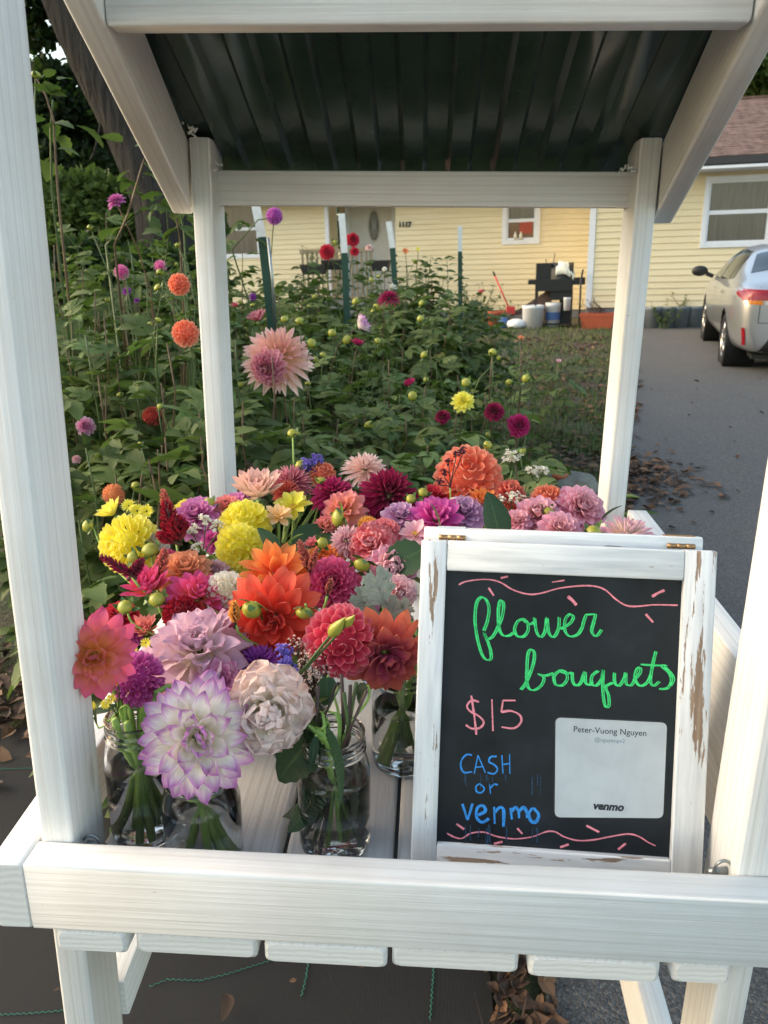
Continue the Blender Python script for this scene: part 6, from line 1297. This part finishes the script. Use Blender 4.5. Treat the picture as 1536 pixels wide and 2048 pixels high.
plant(235, 480, 2.15, 'tall dahlia plant with a single magenta star bloom in front of the tree trunk', [(230, 400, 40, 'water', 'orchid', (-.2, .5, .7), 'magenta star shaped bloom')], [(280, 278, 9), (180, 455, 6)], 4, 60, .3, True, [[(240, 490, 0), (255, 430, 0), (285, 350, 0), (295, 310, 0), (281, 285, 0)], [(215, 490, 0), (270, 425, .1), (345, 375, .1)]], (0, 1, 5, 6, 6))
plant(115, 470, 1.95, 'tallest dahlia plant with one yellow bud above the leaves beside the left front post', [], [(72, 150, 9)], 4, 60, .3, True, [[(118, 430, 0), (108, 330, 0), (100, 240, 0), (85, 190, 0), (74, 158, 0)], [(112, 380, .05), (104, 260, .05), (106, 200, .0)]], (0, 1, 5, 6, 6), 1.1)
plant(345, 500, 2.0, 'tall leafy dahlia stalks under the left rafter in front of the trunk', [], [(355, 490, 5)], 4, 50, .2, True, [[(352, 480, 0), (345, 400, 0), (335, 360, 0)], [(362, 470, 0), (356, 390, .1)]], (5, 6, 6, 0), 1.15)
plant(552, 790, 2.0, 'dahlia plant with two giant peach and pink blooms right of the left rear post', [(556, 712, 156, 'cactus', 'dinnerpeach', (.15, .75, .5), 'giant pale peach pink bloom with pointed petals'), (532, 738, 92, 'formal', 'dinnerpink', (-.25, .9, -.1), 'pink bloom with cream edges overlapping the giant one', -.09), (518, 640, 54, 'half', 'dusty', (-.3, .3, .9), 'pink bloom seen from the side above the giant one')], [(569, 638, 9), (599, 643, 9), (623, 686, 9), (481, 770, 8)], 5, 80)
plant(515, 640, 3.0, 'dahlia plant with a purple ball bloom high beside the leaning garden post', [(549, 431, 38, 'ball', 'mauve', (.2, .8, .2), 'purple ball bloom in front of the rear beam'), (470, 613, 22, 'half', 'coral', (0, .4, .8), 'small coral bloom'), (505, 592, 18, 'ball', 'purple', up, 'small round purple bloom')], [(505, 610, 5)], 5, 80, .3, True, [[(500, 600, 0), (470, 500, 0), (520, 440, 0), (545, 436, 0)]])
plant(690, 580, 4.4, 'dahlia plant with crimson blooms beside the second garden post', [(653, 503, 36, 'deco', 'crimson', (-.1, .9, .2), 'round crimson bloom left of the post'), (706, 478, 32, 'deco', 'crimson', (.2, .8, .3), 'crimson bloom with pale tips right of the post'), (710, 502, 22, 'deco', 'crimson', (.2, .6, .3), 'small crimson bloom under the pale tipped one')], [(711, 603, 8), (670, 485, 5)], 6, 110, .4, False)
plant(775, 660, 3.5, 'dahlia plant with one flat magenta bloom in the middle of the bed', [(778, 594, 52, 'cactus', 'magenta', (0, .15, .98), 'flat magenta bloom seen edge on')], [(754, 615, 8), (745, 622, 5), (743, 560, 6)], 5, 90, .32)
plant(700, 700, 2.7, 'dahlia plant with a white and violet bloom turned sideways', [(718, 652, 52, 'half', 'violettip', (.7, .3, .45), 'white and violet bloom turned sideways'), (714, 690, 34, 'half', 'magenta', (.2, .2, .9), 'half open magenta bloom below it')], [(694, 680, 10), (755, 682, 6), (664, 666, 9), (632, 719, 8), (646, 710, 8)], 5, 90, .3)
plant(960, 840, 2.35, 'dahlia plant with dark magenta blooms at the right end of the bed', [(1040, 850, 54, 'deco', 'magenta', (.2, .75, .3), 'dark magenta bloom furthest right'), (988, 821, 46, 'deco', 'burgundy', (-.1, .6, .5), 'dark magenta bloom left of the furthest one'), (884, 832, 36, 'deco', 'burgundy', (-.2, .5, .5), 'dark magenta bloom in the leaves')], [(932, 765, 9), (985, 705, 8), (998, 716, 5), (1052, 757, 8), (975, 870, 6)], 6, 110, .32)
plant(915, 850, 2.1, 'dahlia plant with a bright yellow bloom beside the magenta ones', [(926, 801, 48, 'water', 'yellow', (0, .7, .5), 'bright yellow bloom')], [(825, 792, 9), (738, 850, 10)], 5, 80, .28)
plant(820, 800, 2.5, 'dahlia plant with one small purple magenta bloom low in the middle', [(820, 770, 32, 'half', 'magenta', (-.2, .3, .8), 'small purple magenta bloom')], [(848, 710, 8), (841, 637, 7), (680, 882, 7)], 5, 90, .3)
plant(745, 560, 4.7, 'dahlia plant with small cream blooms before the porch', [(738, 494, 18, 'deco', 'palepink', up, 'small cream bloom'), (769, 537, 12, 'deco', 'white', up, 'tiny cream bloom'), (784, 578, 26, 'half', 'white', (.3, .4, .7), 'white bloom behind the flat magenta one')], [(757, 553, 5)], 6, 100, .4, False)
plant(1030, 820, 2.8, 'sparse dahlia plant with peach buds at the edge of the lawn', [(1041, 678, 18, 'half', 'peach', up, 'small peach bloom'), (1117, 724, 14, 'half', 'softpink', up, 'pink bud opening')], [(1018, 765, 7)], 4, 36, .24, True, [[(1038, 760, 0), (1041, 690, 0)], [(1110, 800, 0), (1116, 730, 0)], [(985, 800, 0), (984, 710, 0)]])
for px, top, Y in [(110, 560, 1.7), (225, 610, 1.6), (385, 660, 1.5), (290, 760, 1.35), (225, 800, 1.3), (360, 790, 1.35), (300, 940, 1.25), (300, 880, 1.15),
                   (110, 500, 2.4), (185, 470, 2.5), (300, 560, 2.6), (390, 560, 2.2),
                   (500, 830, 1.6), (590, 860, 1.55), (675, 850, 1.6), (765, 850, 1.65), (850, 870, 1.7), (1010, 905, 1.75), (1075, 925, 1.75), (930, 900, 1.6),
                   (620, 760, 2.1), (760, 760, 2.2), (870, 780, 2.3), (480, 700, 2.3), (650, 690, 2.9), (880, 700, 3.0), (960, 750, 3.0)]:
    plant(px, top, Y, None, (), [(px + gr.uniform(-40, 40), top + gr.uniform(5, 60), gr.uniform(5, 8))] if gr.random() < .25 else (), 5, 160, .27)
for px, top, Y in [(140, 430, 3.2), (240, 500, 3.2), (335, 480, 3.3), (395, 520, 3.4), (480, 640, 3.8), (575, 610, 3.8), (640, 600, 4.0), (830, 600, 4.0), (900, 650, 4.2), (520, 580, 4.8), (590, 560, 5.0), (650, 560, 5.4), (810, 540, 5.2), (865, 580, 5.4), (930, 640, 5.2), (450, 570, 5.0), (700, 540, 5.8), (560, 575, 6.2)]:
    plant(px, top - 22, Y, 'leafy green dahlia plant without open blooms in the garden bed', (), [(px + gr.uniform(-40, 40), top + gr.uniform(5, 70), gr.uniform(4, 7)) for _ in range(1)], 6, 340, .42, False)
plant(866, 470, 5.4, 'tall slender plant with willow like leaves in front of the yellow wall', (), [(838, 553, 7), (888, 555, 6), (830, 523, 5)], 4, 260, .12, False, (), (5,), .8, 'slender_plant', 'plant', None, .2, M['leaf'])
plant(822, 490, 5.2, 'leafy plant with tiny orange daisies left of the slender willow leaved one', [(811, 502, 14, 'daisy', 'orange', (0, .9, .3), 'tiny orange daisy'), (836, 498, 10, 'daisy', 'yellow', (0, .9, .3), 'tiny yellow daisy')], (), 4, 130, .2, False, (), (5, 6), .9, 'daisy_plant', 'plant', None, .2, M['leaf2'])
bc = [((c - CAM).dot(FW), (c - CAM).dot(RT), (c - CAM).dot(UP), r) for c, r in BLOOMS]
bc = np.array([(z, x / z, y / z, r / z) for z, x, y, r in bc])
for o in LEAVES:                                        # thin out leaves that hang in front of a bloom
    p = o.matrix_basis.translation + org(o.parent) + o.matrix_basis.to_3x3() @ Vector((0, .06, 0)) - CAM; z = p.dot(FW); x, y = p.dot(RT) / z, p.dot(UP) / z
    if np.any((bc[:, 0] > z - .01) & ((bc[:, 1] - x) ** 2 + (bc[:, 2] - y) ** 2 < (bc[:, 3] + .035 / z) ** 2)): bpy.data.objects.remove(o)
ORD = 'first second third fourth fifth sixth seventh eighth ninth tenth eleventh twelfth thirteenth fourteenth fifteenth sixteenth seventeenth eighteenth nineteenth twentieth'.split()
rows = {}
for o in PLANTS:
    if 'without open blooms' in o['label']:
        y = o.location.y; rows.setdefault('nearest row behind the stand' if y < 1.5 else 'second row behind the stand' if y < 2.25 else 'third row of the bed' if y < 3.1 else 'fourth row of the bed' if y < 4.5 else 'rearmost row before the house', []).append(o)
for r, os_ in rows.items():
    for k, o in enumerate(sorted(os_, key=lambda q: (q.location.x - .427) / (q.location.y + .66))): o['label'] = '%s bloomless leafy dahlia plant from the left in the %s' % (ORD[k], r)
# ------------------------------------------------------------------ trees and hedges
def leafcloud(name, blobs, n, size, mat, parent, seed, kind=None, lo=.55, gap=0.0):
    """n bent leaf quads spread through ellipsoid clumps (centre, radii)"""
    rs = np.random.RandomState(seed); vol = np.array([r[0] * r[1] * r[2] for c, r in blobs]) ** .75; cnt = rs.multinomial(n, vol / vol.sum()); P = []
    for (c, r), k in zip(blobs, cnt):
        d = rs.normal(size=(k, 3)); d /= np.linalg.norm(d, axis=1)[:, None]; rad = lo + (1.08 - lo) * rs.rand(k) ** .6; P.append(np.array(c) + d * rad[:, None] * np.array(r))
    P = np.concatenate(P); n = len(P); a = rs.normal(size=(n, 3)); a[:, 2] -= .3; a /= np.linalg.norm(a, axis=1)[:, None]; b = rs.normal(size=(n, 3)); b -= a * (a * b).sum(1)[:, None]; b /= np.linalg.norm(b, axis=1)[:, None]
    s = size * (.6 + .8 * rs.rand(n))[:, None]; c = np.cross(a, b)
    V = np.stack([P, P + a * s * .5 + b * s * .32 + c * s * .08, P + a * s, P + a * s * .5 - b * s * .32 + c * s * .08], 1).reshape(-1, 3) - np.array(org(parent))
    me = bpy.data.meshes.new(name); idx = np.arange(n) * 4
    F_ = np.concatenate([np.stack([idx, idx + 1, idx + 2], 1), np.stack([idx, idx + 2, idx + 3], 1)]); me.from_pydata(V.tolist(), [], F_.tolist())
    uv = me.uv_layers.new(name='UVMap'); base_uv = np.array([(.5, 0), (1, .5), (.5, 1), (0, .5)]); uv.data.foreach_set('uv', base_uv[(F_ % 4).reshape(-1)].reshape(-1)); me.update()
    o = newobj(name, me, parent, mat)
    if kind: o['kind'] = kind
    return o
m = NT('rough_bark'); v = m.coord('Object', (1, 1, .22)); n1 = m.noise(v, 16, 6, .7); vo = m.n('ShaderNodeTexVoronoi', i_Scale=14, feature='DISTANCE_TO_EDGE'); m.l(v, vo.inputs['Vector'])
m.base(m.ramp(n1, [(.3, hexl('#1a1816')), (.7, hexl('#38342f'))])); m.set(Roughness=.95); m.bump(m.math('ADD', vo.outputs['Distance'], n1), 1.0, .05); M['bark'] = m.mat
def treeleaf(name, c0, c1):
    M[name] = leafmat(name, c0, c1, .3, .5); return M[name]
treeleaf('crown_dark', '#1f2c1a', '#33441f'); treeleaf('crown_mid', '#2b3c1f', '#4a5c2b'); treeleaf('crown_light', '#3c4f26', '#5f7036')
def tree(label, pts, rad, blobs, n, size, mat, seed, branches=(), name='tree', kind=None, trunkmat=None):
    base = Vector(pts[0]); base.z = gz(base.x, base.y) - .05; o = thing(name, label, 'tree', base); P = smooth([tuple(base)] + [tuple(p) for p in pts[1:]], 6); R = [float(np.interp(i / (len(P) - 1), np.linspace(0, 1, len(rad)), rad)) for i in range(len(P))]
    mb = MB(); mb.tube(P, R, 18); t = mb.build('trunk', trunkmat or M['bark'], o)
    for bp, br in branches:
        b = MB(); Q = smooth([tuple(p) for p in bp], 5); b.tube(Q, [br * (1 - .8 * i / len(Q)) for i in range(len(Q))], 8); b.build('branch', M['bark'], t)
    leafcloud('crown', blobs, n, size, mat, o, seed); return o
A = lambda x, y, Y: at(x, y, Y)
tr = random.Random(31)
def blobs_px(spec):
    out = []
    for px, py, Y, rpx in spec:
        c = at(px, py, Y); r = rpx * pxsize(c); out.append((tuple(c), (r, r * .9, r * .75)))
    return out
tree('large old tree with a thick leaning bark trunk at the upper left', [A(345, 640, 5.8), A(336, 480, 5.8), A(306, 370, 5.8), A(254, 245, 5.8), A(188, 110, 5.8), A(138, 0, 5.8), A(95, -120, 5.8), A(45, -260, 5.8)], [.30, .24, .21, .20, .20, .19, .15, .10],
     blobs_px([(300, -120, 7.4, 140), (-90, 40, 6.8, 110), (430, 40, 7.8, 110), (360, 130, 7.6, 60), (20, -300, 6, 200), (230, -290, 7, 220), (520, -200, 7.6, 220), (700, -240, 7.5, 200), (-250, -50, 6.2, 200)]), 15000, .085, M['crown_dark'], 1,
     [([A(272, 250, 5.9), A(330, 180, 6.4), A(400, 90, 6.9), A(470, -20, 7.3)], .06), ([A(215, 130, 5.8), A(205, 230, 5.7), A(190, 300, 5.7), A(180, 320, 5.7)], .02)])
tree('dense green tree behind the old trunk at the far left', [A(120, 620, 8.6), A(120, 400, 8.6), A(130, 260, 8.6)], [.14, .12, .05],
     blobs_px([(90, 330, 8.4, 75), (150, 290, 8.8, 70), (210, 235, 8.6, 62), (120, 215, 8.4, 48), (240, 170, 9, 55), (330, 250, 9.2, 75), (290, 330, 9, 60), (180, 350, 8.5, 70), (390, 330, 9.3, 60), (60, 260, 8.3, 50), (95, 140, 8.4, 26), (170, 130, 8.8, 30), (66, 80, 8.4, 30), (100, 60, 8.6, 34), (60, 10, 8.4, 36), (105, 0, 8.5, 36), (60, -50, 8.4, 40), (150, 60, 8.9, 30), (80, 200, 8.4, 40), (130, 170, 8.6, 40), (70, 150, 8.5, 30), (350, 150, 9.4, 80)]), 15500, .10, M['crown_dark'], 2, [([A(205, 330, 8.6), A(195, 280, 8.6), A(205, 220, 8.6), A(200, 170, 8.6)], .05)])
for k, (lab, spec, mt_) in enumerate([('rounded light green shrub beyond the dahlia bed at far left', [(120, 430, 6.0, 75), (180, 400, 6.2, 70), (230, 440, 6.1, 55), (90, 380, 6.0, 55)], 'crown_light'), ('dark green shrub under the old tree behind the pink star dahlia', [(290, 440, 6.2, 70), (260, 400, 6.4, 50), (340, 470, 6.1, 60), (390, 450, 6.3, 60)], 'crown_mid'), ('dark shrub behind the salmon ball dahlias', [(200, 540, 5.4, 85), (300, 560, 5.2, 90), (110, 540, 5.2, 80), (390, 560, 5.3, 70)], 'crown_dark')]):
    bl = blobs_px(spec); c = Vector(bl[0][0]); base = Vector((c.x, c.y, gz(c.x, c.y))); o = thing('garden_shrub', lab, 'shrub', base); mb = MB()
    for b, r in bl: mb.tube([base, base.lerp(Vector(b), .5) + Vector((.03, 0, .1)), Vector(b)], [.02, .015, .006], 6)
    mb.build('branches', M['bark'], o, 'stuff'); leafcloud('foliage', bl, 8000, .075, M[mt_], o, 40 + k, 'stuff', .2)
for k, (lab, px, py, Y, rp) in enumerate([('tree rising behind the right end of the brown roof', 1545, 120, 26, 70), ('tree top behind the house right of the roof ridge', 1640, 60, 27, 90), ('tall tree behind the house hidden mostly by the stand roof', 900, 60, 30, 150)]):
    c = at(px, py, Y); r = rp * pxsize(c); tree(lab, [Vector((c.x, c.y, 0)), Vector((c.x + .2, c.y, c.z * .6)), c], [.25, .2, .06], [(tuple(c + Vector((tr.uniform(-.8, .8) * r, tr.uniform(-.4, .4) * r, tr.uniform(-.6, .5) * r))), (r * .6, r * .55, r * .5)) for _ in range(7)], 6000, .24, M['crown_light' if k == 0 else 'crown_mid'], 60 + k)
to = thing('treeline', 'dark wood of distant trees closing the view behind the yards', 'woods', (0, 45, 0)); rs = random.Random(9)
bl = [((x + rs.uniform(-2, 2), 44 + rs.uniform(-4, 4), rs.uniform(2, 7.5)), (3.4, 2.5, 3.0)) for x in range(-60, 62, 4) for _ in range(3)]; leafcloud('wood', bl, 30000, .55, M['crown_mid'], to, 77, 'stuff', .3); to['kind'] = 'stuff'

# ------------------------------------------------------------------ lawn, leaf litter, small things on the ground
def scatter(name, n, region, size, mat, seed, blade=False, zo=.008, kind='stuff', dens=None):
    rs = random.Random(seed); V = []; F_ = []; U = []
    k = 0; tries = 0
    while k < n and tries < n * 20:
        tries += 1; x, y = region(rs)
        if dens and mnoise.noise(Vector((x * 1.6, y * 1.6, seed))) + rs.uniform(-.35, .35) < dens: continue
        z = gz(x, y) + zo; a = rs.uniform(0, 6.28); s = size * rs.uniform(.6, 1.35); q = len(V)
        if blade:
            w = .0035 * (1 + y * .08); dx, dy = math.cos(a) * w, math.sin(a) * w; lx, ly = rs.uniform(-.5, .5) * s, rs.uniform(-.5, .5) * s; V += [(x - dx, y - dy, z - .01), (x + dx, y + dy, z - .01), (x + lx, y + ly, z + s)]; F_.append((q, q + 1, q + 2)); U += [.5, 0, .5, 0, .5, 1]
        else:
            E3 = Euler((rs.uniform(-.5, .5), rs.uniform(-.5, .5), a)).to_matrix(); c = rs.uniform(.1, .5)
            for u, v, h in ((0, -.5, 0), (.32, -.1, c), (.22, .3, c * .8), (0, .55, 0), (-.24, .25, c), (-.32, -.12, c * .7), (0, 0, -.02)): p = E3 @ Vector((u * s, v * s, h * s * .5)); V.append((x + p.x, y + p.y, z + max(0, p.z + .15 * s)))
            F_ += [(q + i, q + (i + 1) % 6, q + 6) for i in range(6)]; U += [c_ for i in range(6) for c_ in (.2, 0, .8, 0, .5, 1)]
        k += 1
    me = bpy.data.meshes.new(name); me.from_pydata(V, [], F_); me.uv_layers.new(name='UVMap').data.foreach_set('uv', U); me.polygons.foreach_set('use_smooth', [False] * len(F_)); o = newobj(name, me, None, mat); o['kind'] = kind; return o
m = NT('dry_leaf'); oi = m.n('ShaderNodeNewGeometry'); m.base(m.ramp(oi.outputs['Random Per Island'], [(.0, hexl('#33251c')), (.35, hexl('#4b382b')), (.7, hexl('#664b38')), (1, hexl('#7d5f44'))])); m.set(Roughness=.8); M['dryleaf'] = m.mat
m = NT('grass_blade'); oi = m.n('ShaderNodeNewGeometry'); m.base(m.ramp(oi.outputs['Random Per Island'], [(.0, hexl('#334420')), (.6, hexl('#50642e')), (1, hexl('#6c7440'))])); m.set(Roughness=.7); M['grass'] = m.mat
def reg(y0, y1, inset=0.0, left=-1.0, right=None):
    def f(rs):
        y = y0 + (y1 - y0) * rs.random() ** 1.25; xr = ex(y) - inset; return rs.uniform(left(y) if callable(left) else left, xr + (right or 0)), y
    return f
lf = lambda y: float(np.interp(y, [2, 5, 7, 15], [.5, .9, .2, -4]))
grass = scatter('grass', 26000, reg(4.2, 14.8, .05, lf), .045, M['grass'], 3, True, dens=-.2)
lit = scatter('leaf_litter', 4800, reg(2.2, 13, -.05, lambda y: lf(y) - .4), .06, M['dryleaf'], 4, dens=-.12)
scatter('leaf_litter', 300, lambda rs: (ex(4.6) + rs.gauss(.08, .18), rs.gauss(4.5, .35)), .06, M['dryleaf'], 5, zo=.012)
scatter('leaf_litter', 520, lambda rs: (rs.uniform(.60, .73), rs.uniform(.1, 2.4)), .045, M['dryleaf'], 6, zo=.014)
scatter('leaf_litter', 650, lambda rs: (rs.uniform(-2.2, -.5), rs.gauss(1.65, .22)), .06, M['dryleaf'], 7, zo=.02)
scatter('leaf_litter', 90, lambda rs: (rs.uniform(-1.6, .5), rs.uniform(-.4, 1.5)), .014, M['dryleaf'], 8, zo=.02)
scatter('leaf_litter', 60, lambda rs: (ex(5) + rs.uniform(.1, 4), rs.uniform(1.2, 9)), .05, M['dryleaf'], 9, zo=.012)
scatter('twig_litter', 160, lambda rs: (rs.uniform(.58, .75), rs.uniform(.1, 2)), .09, M['stemdark'], 10, True, zo=.02)
p = atz(455, 1995, .02); o = thing('fallen_leaf', 'single curled brown leaf lying on the black landscape fabric', 'leaf', p); leaf_obj(o, p + Z_ * .01, Vector((.25, -1, .15)), .055, 0, M['dryleaf'], .5, 'leaf_blade', geo_mesh('leaf', leaflet(1, .26, .6, .9, .0, 8)))
def potat(label, px, py, name, mat, w, h, rim=True):
    g = atg(px, py); o = thing(name, label, 'plant pot', g); b = HB(); b.lathe([(.001, 0), (w * .4, 0), (w * .5, h * .8), (w * .53, h * .81), (w * .53, h), (w * .47, h), (w * .45, h * .8), (.001, h * .78)], 22); b.part('pot', mat, o); return o
potat('small purple plant pot on the soil behind the white florets', 1068, 990, 'plant_pot', M['purplepot'], .19, .15); potat('small terracotta plant pot beside the purple one', 1112, 985, 'plant_pot', M['terra'], .15, .14)
g = atg(1150, 985); st = bpy.data.meshes.new('stone'); bm = bmesh.new(); bmesh.ops.create_icosphere(bm, subdivisions=3, radius=1)
for v in bm.verts: v.co *= 1 + .22 * mnoise.noise(v.co * 1.3); v.co = Vector((v.co.x * .17, v.co.y * .13, v.co.z * .10))
bm.to_mesh(st); bm.free(); so = newobj('field_stone', st, None, simple('grey_stone', '#77756c', .95, 0, .25, 14, .8)); so.location = g + Z_ * .04; tag(so, 'rough grey field stone on the soil at the edge of the driveway', 'stone')
